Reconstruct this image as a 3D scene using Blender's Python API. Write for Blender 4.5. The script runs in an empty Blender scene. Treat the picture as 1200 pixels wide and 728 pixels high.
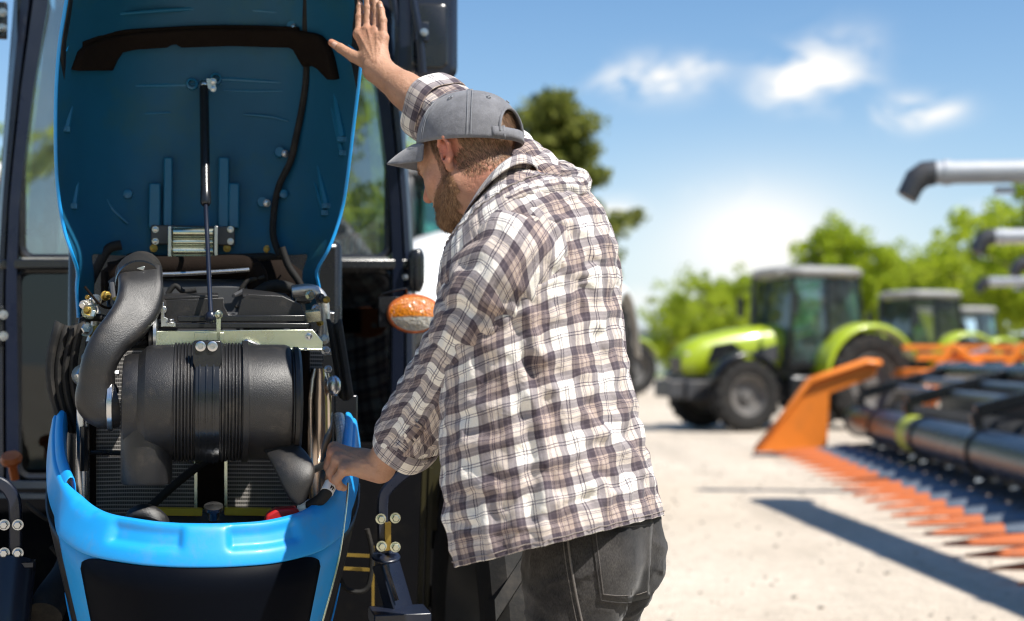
import bpy, math, random
import numpy as np
from mathutils import Vector, Matrix, noise
PI = math.pi
SC = bpy.context.scene
COL = SC.collection
random.seed(7); RNG = np.random.default_rng(7)

# ------------------------------------------------------------------ camera numbers
H = 1.27
F = 1667.0                      # focal length in photo pixels (50 mm on 36 mm, 1200 px wide)
PITCH = math.atan(51 / F)
THETA = math.atan(360 / F)      # the blue tractor stands turned towards the lens by this angle
def ray(px, py):
    u, v = (px - 600) / F, (364 - py) / F
    c, s = math.cos(PITCH), math.sin(PITCH)
    return Vector((u, c - s * v, s + c * v))
def P(px, py, Y):               # world point at distance Y
    r = ray(px, py); k = Y / r.y
    return Vector((r.x * k, Y, H + r.z * k))
def G(px, py, z=0.0):           # world point on a level at height z
    r = ray(px, py); k = (z - H) / r.z
    return Vector((r.x * k, r.y * k, z))
LF = Matrix.Rotation(THETA, 4, 'Z')
LFI = LF.inverted()
def Q(px, py, d):               # point in the blue tractor's own frame (across, back, up)
    r = LFI @ ray(px, py); k = d / r.y
    return Vector((r.x * k, d, H + r.z * k))

# ------------------------------------------------------------------ mesh builder
def catmull(pts, n=6):
    pts = [Vector(p) for p in pts]
    if len(pts) < 3: return pts
    out = []
    for i in range(len(pts) - 1):
        p0 = pts[max(i-1, 0)]; p1 = pts[i]; p2 = pts[i+1]; p3 = pts[min(i+2, len(pts)-1)]
        for k in range(n):
            t = k / n
            out.append(0.5 * ((2*p1) + (p2-p0)*t + (2*p0-5*p1+4*p2-p3)*t*t + (3*p1-p0-3*p2+p3)*t**3))
    out.append(pts[-1])
    return out
def interp(vals, n):            # resample a list of numbers to n values
    m = len(vals) - 1
    r = []
    for i in range(n):
        x = i / (n - 1) * m; k = min(int(x), m - 1); t = x - k
        r.append(vals[k] * (1 - t) + vals[k+1] * t)
    return r
class MB:
    def __init__(s, M=None):
        s.v = []; s.f = []; s.M = M or Matrix.Identity(4); s.uv = None; s.mi = []; s.cur = 0
    def add(s, vs, fs, M=None):
        b = len(s.v); T = s.M @ M if M is not None else s.M
        s.v += [T @ Vector(p) for p in vs]
        s.f += [tuple(b + i for i in f) for f in fs]
        s.mi += [s.cur] * len(fs)
        return s
    def box(s, c, size, rot=None, taper=1.0):
        x, y, z = [a / 2 for a in size]; t = taper
        vs = [(-x,-y,-z),(x,-y,-z),(x,y,-z),(-x,y,-z),(-x*t,-y*t,z),(x*t,-y*t,z),(x*t,y*t,z),(-x*t,y*t,z)]
        fs = [(3,2,1,0),(4,5,6,7),(0,1,5,4),(1,2,6,5),(2,3,7,6),(3,0,4,7)]
        M = Matrix.Translation(Vector(c))
        if rot: 
            from mathutils import Euler
            M = M @ Euler(rot).to_matrix().to_4x4()
        return s.add(vs, fs, M)
    def bar(s, a, b, w, h, up=(0,0,1)):     # square bar between two points
        a = Vector(a); b = Vector(b); d = (b - a); L = d.length; d.normalize()
        upv = Vector(up)
        if abs(d.dot(upv)) > .98: upv = Vector((0,1,0))
        x = d.cross(upv).normalized(); z = x.cross(d)
        M = Matrix((x, d, z)).transposed().to_4x4(); M.translation = (a + b) / 2
        vs = []; 
        for sx, sy, sz in [(-1,-1,-1),(1,-1,-1),(1,1,-1),(-1,1,-1),(-1,-1,1),(1,-1,1),(1,1,1),(-1,1,1)]:
            vs.append((sx*w/2, sy*L/2, sz*h/2))
        return s.add(vs, [(3,2,1,0),(4,5,6,7),(0,1,5,4),(1,2,6,5),(2,3,7,6),(3,0,4,7)], M)
    def loft(s, rings, cap=True, closed=True, flip=False):
        n = len(rings[0]); vs = [p for r in rings for p in r]; fs = []
        m = n if closed else n - 1
        for i in range(len(rings) - 1):
            for j in range(m):
                a = i*n + j; b = i*n + (j+1) % n
                fs.append((a, b, b+n, a+n) if not flip else (a+n, b+n, b, a))
        if cap and closed:
            fs.append(tuple(range(n))[::-1] if not flip else tuple(range(n)))
            k = (len(rings)-1)*n
            fs.append(tuple(range(k, k+n)) if not flip else tuple(range(k, k+n))[::-1])
        return s.add(vs, fs)
    def tube(s, path, r, n=12, smooth=0, cap=True, sq=None):
        pts = [Vector(p) for p in path]
        if smooth: pts = catmull(pts, smooth)
        m = len(pts)
        rs = [r] * m if isinstance(r, (int, float)) else interp(list(r), m)
        t0 = (pts[1] - pts[0]).normalized()
        ref = Vector((0,0,1)) if abs(t0.z) < .9 else Vector((1,0,0))
        x = t0.cross(ref).normalized()
        rings = []
        for i, p in enumerate(pts):
            t = (pts[min(i+1, m-1)] - pts[max(i-1, 0)]).normalized()
            x = (x - t * x.dot(t)).normalized(); y = t.cross(x)
            ring = []
            for j in range(n):
                a = 2*PI*j/n; ca, sa = math.cos(a), math.sin(a)
                if sq:
                    e = 2.0/sq; ca = math.copysign(abs(ca)**e, ca); sa = math.copysign(abs(sa)**e, sa)
                ring.append(p + (x * ca + y * sa) * rs[i])
            rings.append(ring)
        return s.loft(rings, cap)
    def lathe(s, prof, o, d, n=32, cap=True):   # prof: (radius, height) along axis d from o
        o = Vector(o); d = Vector(d).normalized()
        ref = Vector((0,0,1)) if abs(d.z) < .9 else Vector((1,0,0))
        x = d.cross(ref).normalized(); y = d.cross(x)
        rings = []
        for r, h in prof:
            r = max(r, 1e-4)
            rings.append([o + d*h + (x*math.cos(2*PI*j/n) + y*math.sin(2*PI*j/n))*r for j in range(n)])
        return s.loft(rings, cap, flip=False)
    def ball(s, c, r, n=12, sc=(1,1,1)):
        c = Vector(c); rings = []
        for i in range(n//2 + 1):
            a = PI * i / (n//2); rr = max(math.sin(a), 1e-3)
            rings.append([c + Vector((rr*math.cos(2*PI*j/n)*r*sc[0], rr*math.sin(2*PI*j/n)*r*sc[1], -math.cos(a)*r*sc[2])) for j in range(n)])
        return s.loft(rings, True)
    def prism(s, poly, th, axis):            # poly: list of 3D points (planar), axis: extrusion vector
        poly = [Vector(p) for p in poly]; ax = Vector(axis) * th; n = len(poly)
        vs = poly + [p + ax for p in poly]
        nrm = sum(((poly[i] - poly[0]).cross(poly[(i+1) % n] - poly[0]) for i in range(n)), Vector())
        fs = [tuple(range(n))[::-1], tuple(range(n, 2*n))] + [(i, (i+1) % n, n + (i+1) % n, n + i) for i in range(n)]
        if nrm.dot(ax) < 0: fs = [f[::-1] for f in fs]
        return s.add(vs, fs)
    def grid(s, pts, flip=False):            # pts[i][j]
        n = len(pts[0]); vs = [p for r in pts for p in r]; fs = []
        for i in range(len(pts)-1):
            for j in range(n-1):
                a = i*n+j; f = (a, a+1, a+1+n, a+n)
                fs.append(f[::-1] if flip else f)
        return s.add(vs, fs)
    def bolt(s, c, d, r, h=None):
        h = h or r * .9
        s.lathe([(r*1.35, 0), (r*1.35, h*.25)], c, d, 16)
        s.lathe([(r, h*.25), (r, h), (r*.8, h*1.1)], c, d, 6)
        return s
def obj(name, mb, mat, parent=None, bevel=0, ang=35, solid=0, sub=0, seg=2, offset=-1, flat=False):
    me = bpy.data.meshes.new(name)
    me.from_pydata([tuple(p) for p in mb.v], [], mb.f)
    mats = mat if isinstance(mat, (list, tuple)) else [mat]
    for m in mats: me.materials.append(m)
    if len(mats) > 1: me.polygons.foreach_set('material_index', mb.mi)
    if mb.uv is not None:
        l = me.uv_layers.new(name='UVMap')
        li = np.zeros(len(me.loops), dtype=np.int32); me.loops.foreach_get('vertex_index', li)
        l.data.foreach_set('uv', np.asarray(mb.uv, dtype=np.float32)[li].ravel())
    me.validate(); me.update()
    if not flat:
        me.polygons.foreach_set('use_smooth', [True] * len(me.polygons))
        me.set_sharp_from_angle(angle=math.radians(ang))
    o = bpy.data.objects.new(name, me); COL.objects.link(o)
    if parent is not None:
        o.parent = parent; o.matrix_parent_inverse = PWI(parent)
    if solid:
        m = o.modifiers.new('s', 'SOLIDIFY'); m.thickness = solid; m.offset = offset
    if sub:
        m = o.modifiers.new('u', 'SUBSURF'); m.levels = sub; m.render_levels = sub
    if bevel:
        m = o.modifiers.new('b', 'BEVEL'); m.width = bevel; m.segments = seg; m.limit_method = 'ANGLE'; m.angle_limit = math.radians(30)
        m.harden_normals = False
    return o
def PWI(parent):                # inverse of a parent's world matrix, without waiting for the depsgraph
    M = Matrix.Identity(4); p = parent
    chain = []
    while p is not None: chain.append(p); p = p.parent
    for q in reversed(chain):
        M = M @ q.matrix_parent_inverse @ Matrix.LocRotScale(q.location, q.rotation_euler, q.scale)
    return M.inverted()
def tag(o, label=None, cat=None, group=None, kind=None):
    if label: o['label'] = label
    if cat: o['category'] = cat
    if group: o['group'] = group
    if kind: o['kind'] = kind
    return o
def thing(name, label, cat, loc=(0,0,0), rz=0.0, group=None):
    o = bpy.data.objects.new(name, None); COL.objects.link(o)
    o.empty_display_size = .2
    o.location = Vector(loc); o.rotation_euler = (0, 0, rz)
    return tag(o, label, cat, group)
def copy_tree(o, parent=None):
    c = o.copy(); COL.objects.link(c); pi = o.matrix_parent_inverse.copy(); c.parent = parent; c.matrix_parent_inverse = pi
    for ch in list(o.children): copy_tree(ch, c)
    return c
def dup(o, loc, rz, label):
    c = copy_tree(o); c.location = Vector(loc); c.rotation_euler = (0, 0, rz); c['label'] = label
    return c

# ------------------------------------------------------------------ materials
def newmat(name):
    m = bpy.data.materials.new(name); m.use_nodes = True
    nt = m.node_tree; b = nt.nodes['Principled BSDF']
    return m, nt, b
def node(nt, typ, **kw):
    n = nt.nodes.new(typ)
    for k, v in kw.items():
        if k.startswith('i_'):
            key = k[2:]
            n.inputs[int(key) if key.isdigit() else key.replace('_', ' ')].default_value = v
        else: setattr(n, k, v)
    return n
def rgb(c): return (c[0], c[1], c[2], 1.0)
def mat(name, col, rough=.5, metal=0.0, var=.12, vscale=6.0, bump=0.0, bscale=200.0, spec=.5, coat=0.0, dirt=None, dscale=3.0, rvar=.1, sss=0, sheen=0):
    m, nt, b = newmat(name); L = nt.links.new
    tc = node(nt, 'ShaderNodeTexCoord')
    n1 = node(nt, 'ShaderNodeTexNoise', i_Scale=vscale, i_Detail=5.0, i_Roughness=.6)
    L(tc.outputs['Object'], n1.inputs['Vector'])
    mx = node(nt, 'ShaderNodeMix', data_type='RGBA')
    mx.inputs['A'].default_value = rgb([c*(1-var) for c in col]); mx.inputs['B'].default_value = rgb([min(c*(1+var), 1) for c in col])
    L(n1.outputs['Fac'], mx.inputs['Factor'])
    out = mx.outputs['Result']
    if dirt:
        n2 = node(nt, 'ShaderNodeTexNoise', i_Scale=dscale, i_Detail=8.0, i_Roughness=.7)
        L(tc.outputs['Object'], n2.inputs['Vector'])
        r = node(nt, 'ShaderNodeMapRange'); r.inputs['From Min'].default_value = .52; r.inputs['From Max'].default_value = .72
        r.inputs['To Max'].default_value = dirt[3] if len(dirt) > 3 else .5
        L(n2.outputs['Fac'], r.inputs['Value'])
        m2 = node(nt, 'ShaderNodeMix', data_type='RGBA'); m2.inputs['B'].default_value = rgb(dirt)
        L(out, m2.inputs['A']); L(r.outputs['Result'], m2.inputs['Factor']); out = m2.outputs['Result']
    L(out, b.inputs['Base Color'])
    rr = node(nt, 'ShaderNodeMapRange'); rr.inputs['To Min'].default_value = max(rough - rvar, .03); rr.inputs['To Max'].default_value = min(rough + rvar, 1)
    n3 = node(nt, 'ShaderNodeTexNoise', i_Scale=vscale*2.3, i_Detail=6.0)
    L(tc.outputs['Object'], n3.inputs['Vector']); L(n3.outputs['Fac'], rr.inputs['Value']); L(rr.outputs['Result'], b.inputs['Roughness'])
    b.inputs['Metallic'].default_value = metal; b.inputs['Specular IOR Level'].default_value = spec
    b.inputs['Coat Weight'].default_value = coat; b.inputs['Coat Roughness'].default_value = .08
    if sheen: b.inputs['Sheen Weight'].default_value = sheen
    if bump:
        nb = node(nt, 'ShaderNodeTexNoise', i_Scale=bscale, i_Detail=3.0)
        L(tc.outputs['Object'], nb.inputs['Vector'])
        bp = node(nt, 'ShaderNodeBump', i_Strength=bump, i_Distance=.002)
        L(nb.outputs['Fac'], bp.inputs['Height']); L(bp.outputs['Normal'], b.inputs['Normal'])
    return m
M = {}
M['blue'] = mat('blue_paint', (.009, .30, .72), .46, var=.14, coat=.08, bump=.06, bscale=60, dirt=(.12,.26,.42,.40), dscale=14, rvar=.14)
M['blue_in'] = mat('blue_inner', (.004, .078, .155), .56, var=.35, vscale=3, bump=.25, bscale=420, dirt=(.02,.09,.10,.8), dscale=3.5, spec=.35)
M['black'] = mat('black_plastic', (.014, .0135, .014), .42, var=.25, bump=.35, bscale=500, dirt=(.085,.07,.055,.45), dscale=16, rvar=.16)
M['blacksm'] = mat('black_smooth', (.012, .013, .015), .25, var=.2, dirt=(.05,.045,.04,.2), dscale=8)
M['blackpanel'] = mat('black_gloss_panel', (.002, .003, .006), .5, var=.1, vscale=3, spec=.05, dirt=(.006,.007,.009,.3), dscale=6)
M['navy'] = mat('navy_black_paint', (.010, .014, .028), .3, var=.15, dirt=(.05,.05,.06,.15), dscale=10)
M['foam'] = mat('black_foam', (.012, .008, .006), .95, var=.3, vscale=30, bump=.6, bscale=300, spec=.1)
M['rubber'] = mat('rubber', (.014, .0135, .013), .75, var=.25, bump=.3, bscale=150, dirt=(.09,.075,.06,.45), dscale=7, spec=.3)
M['zinc'] = mat('zinc_plated_steel', (.62, .64, .50), .26, metal=1, var=.18, vscale=9, bump=.05, bscale=90, dirt=(.5,.42,.22,.5), dscale=6)
M['steel'] = mat('steel', (.55, .56, .57), .28, metal=1, var=.15, bump=.05, bscale=80, dirt=(.25,.2,.15,.4), dscale=12)
M['alu'] = mat('cast_aluminium', (.60, .58, .55), .42, metal=.9, var=.15, bump=.4, bscale=160, dirt=(.3,.26,.2,.5), dscale=9)
M['warmalu'] = mat('warm_polished_metal', (.62, .48, .38), .2, metal=1, var=.12, bump=.03, bscale=20, dirt=(.35,.2,.12,.5), dscale=5)
M['yellow'] = mat('yellow_paint', (.72, .45, .02), .45, var=.12, dirt=(.15,.09,.02,.4), dscale=12)
M['brass'] = mat('old_yellow_zinc', (.34, .23, .05), .4, metal=.7, var=.2, dirt=(.05,.04,.02,.6), dscale=14)
M['red'] = mat('red_plastic', (.42, .012, .012), .42, var=.2, bump=.2, bscale=90, dirt=(.08,.01,.01,.4), dscale=20)
M['orangep'] = mat('orange_paint', (.80, .22, .02), .45, var=.1, dirt=(.35,.13,.03,.4), dscale=2)
M['redorange'] = mat('red_orange_paint', (.52, .125, .025), .5, var=.15, dirt=(.22,.10,.06,.7), dscale=6)
M['green'] = mat('yellow_green_paint', (.33, .42, .010), .38, var=.06, coat=.4, dirt=(.3,.36,.1,.25), dscale=3)
M['white'] = mat('white_paint', (.78, .78, .76), .35, var=.05, coat=.2, dirt=(.5,.48,.42,.3), dscale=3)
M['grey'] = mat('grey_paint', (.30, .31, .32), .45, var=.1, dirt=(.2,.18,.15,.4), dscale=3)
M['auger'] = mat('auger_grey_paint', (.52, .53, .54), .38, metal=.3, var=.08, dirt=(.35,.32,.28,.4), dscale=2)
M['darkgrey'] = mat('dark_grey_paint', (.05, .052, .057), .45, var=.15, dirt=(.12,.10,.08,.4), dscale=4)
M['bluegrey'] = mat('blue_grey_steel', (.17, .20, .24), .38, metal=.5, var=.2, dirt=(.22,.18,.14,.5), dscale=3)
M['seat'] = mat('seat_fabric', (.03, .035, .045), .9, var=.3)
def glassmat(name, tint, tr=.85, rough=.01, spec=1.45, dust_glare=.05):
    m, nt, b = newmat(name); L = nt.links.new; nt.nodes.remove(b)
    out = nt.nodes['Material Output']
    t = node(nt, 'ShaderNodeBsdfTransparent'); t.inputs['Color'].default_value = rgb(tint)
    g = node(nt, 'ShaderNodeBsdfGlossy'); g.inputs['Roughness'].default_value = rough; g.inputs['Color'].default_value = (1,1,1,1)
    fr = node(nt, 'ShaderNodeFresnel'); fr.inputs['IOR'].default_value = spec
    mx = node(nt, 'ShaderNodeMixShader')
    tc = node(nt, 'ShaderNodeTexCoord'); nz = node(nt, 'ShaderNodeTexNoise', i_Scale=1.3, i_Detail=1.0)
    bp = node(nt, 'ShaderNodeBump', i_Strength=.12, i_Distance=.05)
    L(tc.outputs['Object'], nz.inputs['Vector']); L(nz.outputs['Fac'], bp.inputs['Height']); L(bp.outputs['Normal'], g.inputs['Normal'])
    L(fr.outputs['Fac'], mx.inputs['Fac']); L(t.outputs['BSDF'], mx.inputs[1]); L(g.outputs['BSDF'], mx.inputs[2])
    df = node(nt, 'ShaderNodeBsdfDiffuse'); df.inputs['Color'].default_value = (.55,.60,.60,1)  # pale film: glass dust plus reflected sky light put into the colour
    mx2 = node(nt, 'ShaderNodeMixShader'); nd = node(nt, 'ShaderNodeTexNoise', i_Scale=5.0, i_Detail=6.0); L(tc.outputs['Object'], nd.inputs['Vector'])
    dr = node(nt, 'ShaderNodeMapRange'); dr.inputs['From Min'].default_value=.35; dr.inputs['From Max'].default_value=.75; dr.inputs['To Min'].default_value=dust_glare*.5; dr.inputs['To Max'].default_value=dust_glare*1.6; L(nd.outputs['Fac'], dr.inputs['Value'])
    L(dr.outputs['Result'], mx2.inputs['Fac']); L(mx.outputs['Shader'], mx2.inputs[1]); L(df.outputs['BSDF'], mx2.inputs[2]); L(mx2.outputs['Shader'], out.inputs['Surface'])
    return m
M['glass'] = glassmat('cab_glass', (.72, .86, .86), spec=2.4, dust_glare=.08)
M['glassdark'] = glassmat('dark_glass', (.16, .32, .33), spec=1.5, dust_glare=.0)
M['glassbg'] = glassmat('green_tinted_glass', (.60, .85, .78), spec=1.9)
def lensmat(name, col, rough=.08):
    m, nt, b = newmat(name); L = nt.links.new
    b.inputs['Base Color'].default_value = rgb(col); b.inputs['Roughness'].default_value = rough
    b.inputs['Transmission Weight'].default_value = .45; b.inputs['Coat Weight'].default_value = .2
    tc = node(nt, 'ShaderNodeTexCoord'); v = node(nt, 'ShaderNodeTexVoronoi', i_Scale=150.0)
    bp = node(nt, 'ShaderNodeBump', i_Strength=1.0, i_Distance=.003)
    L(tc.outputs['Object'], v.inputs['Vector']); L(v.outputs['Distance'], bp.inputs['Height']); L(bp.outputs['Normal'], b.inputs['Normal'])
    return m
M['amber'] = lensmat('amber_lens', (.98, .30, .008)); M['clear'] = lensmat('clear_lens', (.75, .72, .66))
def radmat():
    m, nt, b = newmat('radiator_core'); L = nt.links.new
    tc = node(nt, 'ShaderNodeTexCoord'); sp = node(nt, 'ShaderNodeSeparateXYZ'); L(tc.outputs['UV'], sp.inputs[0])
    def stripe(o, freq, w):
        a = node(nt, 'ShaderNodeMath', operation='MULTIPLY'); a.inputs[1].default_value = freq; L(o, a.inputs[0])
        f = node(nt, 'ShaderNodeMath', operation='FRACT'); L(a.outputs[0], f.inputs[0])
        g = node(nt, 'ShaderNodeMath', operation='GREATER_THAN'); g.inputs[1].default_value = w; L(f.outputs[0], g.inputs[0]); return g.outputs[0]
    h = stripe(sp.outputs['Y'], 105, .72); v = stripe(sp.outputs['X'], 190, .55)
    nz = node(nt, 'ShaderNodeTexNoise', i_Scale=14.0, i_Detail=4.0); L(tc.outputs['Object'], nz.inputs['Vector'])
    m1 = node(nt, 'ShaderNodeMix', data_type='RGBA'); m1.inputs['A'].default_value = (.07,.066,.062,1); m1.inputs['B'].default_value = (.20,.19,.18,1); L(v, m1.inputs['Factor'])
    m2 = node(nt, 'ShaderNodeMix', data_type='RGBA'); m2.inputs['B'].default_value = (.55,.52,.49,1); L(m1.outputs['Result'], m2.inputs['A']); L(h, m2.inputs['Factor'])
    m3 = node(nt, 'ShaderNodeMix', data_type='RGBA', blend_type='MULTIPLY'); m3.inputs['Factor'].default_value = .6; L(m2.outputs['Result'], m3.inputs['A']); L(nz.outputs['Fac'], m3.inputs['B'])
    L(m3.outputs['Result'], b.inputs['Base Color']); b.inputs['Roughness'].default_value = .6; b.inputs['Metallic'].default_value = .3
    bp = node(nt, 'ShaderNodeBump', i_Strength=.6, i_Distance=.002); L(h, bp.inputs['Height']); L(bp.outputs['Normal'], b.inputs['Normal'])
    return m
M['rad'] = radmat()

# ------------------------------------------------------------------ camera, light, sky
cam_d = bpy.data.cameras.new('camera'); cam = bpy.data.objects.new('camera', cam_d); COL.objects.link(cam)
cam.location = (0, 0, H); cam.rotation_euler = (PI/2 + PITCH, 0, 0)
cam_d.lens = 50; cam_d.sensor_width = 36; cam_d.clip_start = .05; cam_d.clip_end = 3000
cam_d.dof.use_dof = True; cam_d.dof.focus_distance = 2.95; cam_d.dof.aperture_fstop = 2.4; cam_d.dof.aperture_blades = 0
SC.camera = cam
SUNV = Vector((.60, -.38, 1.0)).normalized()       # towards the sun
sun_d = bpy.data.lights.new('sun', 'SUN'); sun = bpy.data.objects.new('sun', sun_d); COL.objects.link(sun)
sun_d.energy = 4.9; sun_d.angle = math.radians(.53); sun_d.color = (1, .955, .88)
sun.rotation_euler = SUNV.to_track_quat('Z', 'Y').to_euler()
SC.view_settings.view_transform = 'Standard'; SC.view_settings.look = 'None'; SC.view_settings.exposure = .64; SC.view_settings.gamma = 1
W = bpy.data.worlds.new('World'); SC.world = W; W.use_nodes = True
def build_world():
    nt = W.node_tree; L = nt.links.new; bg = nt.nodes['Background']
    sky = node(nt, 'ShaderNodeTexSky', sky_type='NISHITA'); sky.sun_disc = False
    sky.sun_elevation = math.asin(SUNV.z); sky.sun_rotation = math.atan2(SUNV.x, SUNV.y)
    sky.air_density = 1.0; sky.dust_density = .15; sky.ozone_density = 2.5; sky.altitude = 100
    tc = node(nt, 'ShaderNodeTexCoord')
    nz = node(nt, 'ShaderNodeTexNoise', i_Scale=16.0, i_Detail=8.0, i_Roughness=.62, i_Distortion=.6); L(tc.outputs['Generated'], nz.inputs['Vector'])
    mp = node(nt, 'ShaderNodeMapping'); mp.inputs['Scale'].default_value = (1, 1, 2.2); mp.inputs['Location'].default_value = (.37, .11, .23); L(tc.outputs['Generated'], mp.inputs['Vector']); L(mp.outputs['Vector'], nz.inputs['Vector'])
    acc = None
    blobs = [(768,92,46,19,.95),(822,76,22,10,.45),(728,102,20,9,.5),(945,88,44,26,.8),(985,92,30,12,.6),(915,112,26,14,.6),(990,52,34,20,.3),(1070,132,40,15,.8),(1100,126,20,8,.5),
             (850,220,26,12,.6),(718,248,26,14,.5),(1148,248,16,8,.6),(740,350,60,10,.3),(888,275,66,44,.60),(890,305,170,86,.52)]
    for i, (px, py, wx, wy, amp) in enumerate(blobs):
        c = ray(px, py).normalized()
        s = node(nt, 'ShaderNodeVectorMath', operation='SUBTRACT'); L(tc.outputs['Generated'], s.inputs[0]); s.inputs[1].default_value = c
        ml = node(nt, 'ShaderNodeVectorMath', operation='MULTIPLY'); L(s.outputs[0], ml.inputs[0]); ml.inputs[1].default_value = (F/wx, F/wx, F/wy)
        d = node(nt, 'ShaderNodeVectorMath', operation='DOT_PRODUCT'); L(ml.outputs[0], d.inputs[0]); L(ml.outputs[0], d.inputs[1])
        ng = node(nt, 'ShaderNodeMath', operation='MULTIPLY'); L(d.outputs['Value'], ng.inputs[0]); ng.inputs[1].default_value = -.8
        e = node(nt, 'ShaderNodeMath', operation='EXPONENT'); L(ng.outputs[0], e.inputs[0])
        am = node(nt, 'ShaderNodeMath', operation='MULTIPLY'); L(e.outputs[0], am.inputs[0]); am.inputs[1].default_value = amp
        last = am.outputs[0]
        if i < 13:                                    # broken cloud edges; the last two, a sun glow painted into the sky, stay soft
            m3 = node(nt, 'ShaderNodeMapRange'); m3.inputs['From Min'].default_value = .42; m3.inputs['From Max'].default_value = .60
            m3.inputs['To Min'].default_value = 0; m3.inputs['To Max'].default_value = 1.35
            L(nz.outputs['Fac'], m3.inputs['Value'])
            mm = node(nt, 'ShaderNodeMath', operation='MULTIPLY'); L(last, mm.inputs[0]); L(m3.outputs['Result'], mm.inputs[1]); last = mm.outputs[0]
        if acc is None: acc = last
        else:
            a = node(nt, 'ShaderNodeMath', operation='ADD'); L(acc, a.inputs[0]); L(last, a.inputs[1]); acc = a.outputs[0]
    cl = node(nt, 'ShaderNodeClamp'); L(acc, cl.inputs['Value'])
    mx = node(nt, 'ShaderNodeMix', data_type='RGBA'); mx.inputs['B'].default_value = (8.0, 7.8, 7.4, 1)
    hs = node(nt, 'ShaderNodeHueSaturation'); hs.inputs['Saturation'].default_value = 1.25; hs.inputs['Value'].default_value = 1.0
    L(sky.outputs['Color'], hs.inputs['Color'])
    sz = node(nt, 'ShaderNodeSeparateXYZ'); L(tc.outputs['Generated'], sz.inputs[0])
    zm = node(nt, 'ShaderNodeMath', operation='MULTIPLY'); L(sz.outputs['Z'], zm.inputs[0]); zm.inputs[1].default_value = -8.0
    ze = node(nt, 'ShaderNodeMath', operation='EXPONENT'); L(zm.outputs[0], ze.inputs[0]); zc = node(nt, 'ShaderNodeMath', operation='MINIMUM'); L(ze.outputs[0], zc.inputs[0]); zc.inputs[1].default_value = 1
    zk = node(nt, 'ShaderNodeMath', operation='MULTIPLY'); L(zc.outputs[0], zk.inputs[0]); zk.inputs[1].default_value = .85
    hz = node(nt, 'ShaderNodeMix', data_type='RGBA'); hz.inputs['B'].default_value = (4.4, 5.5, 6.6, 1); L(hs.outputs['Color'], hz.inputs['A']); L(zk.outputs[0], hz.inputs['Factor'])
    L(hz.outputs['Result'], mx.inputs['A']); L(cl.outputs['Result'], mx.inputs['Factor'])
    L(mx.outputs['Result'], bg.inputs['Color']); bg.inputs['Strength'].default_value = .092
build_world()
SC.render.engine = 'CYCLES'
SC.cycles.use_denoising = True
try: SC.cycles.denoiser = 'OPENIMAGEDENOISE'
except Exception: pass
SC.cycles.filter_width = 1.15; SC.cycles.max_bounces = 8; SC.cycles.transparent_max_bounces = 12; SC.cycles.sample_clamp_indirect = 6
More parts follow.
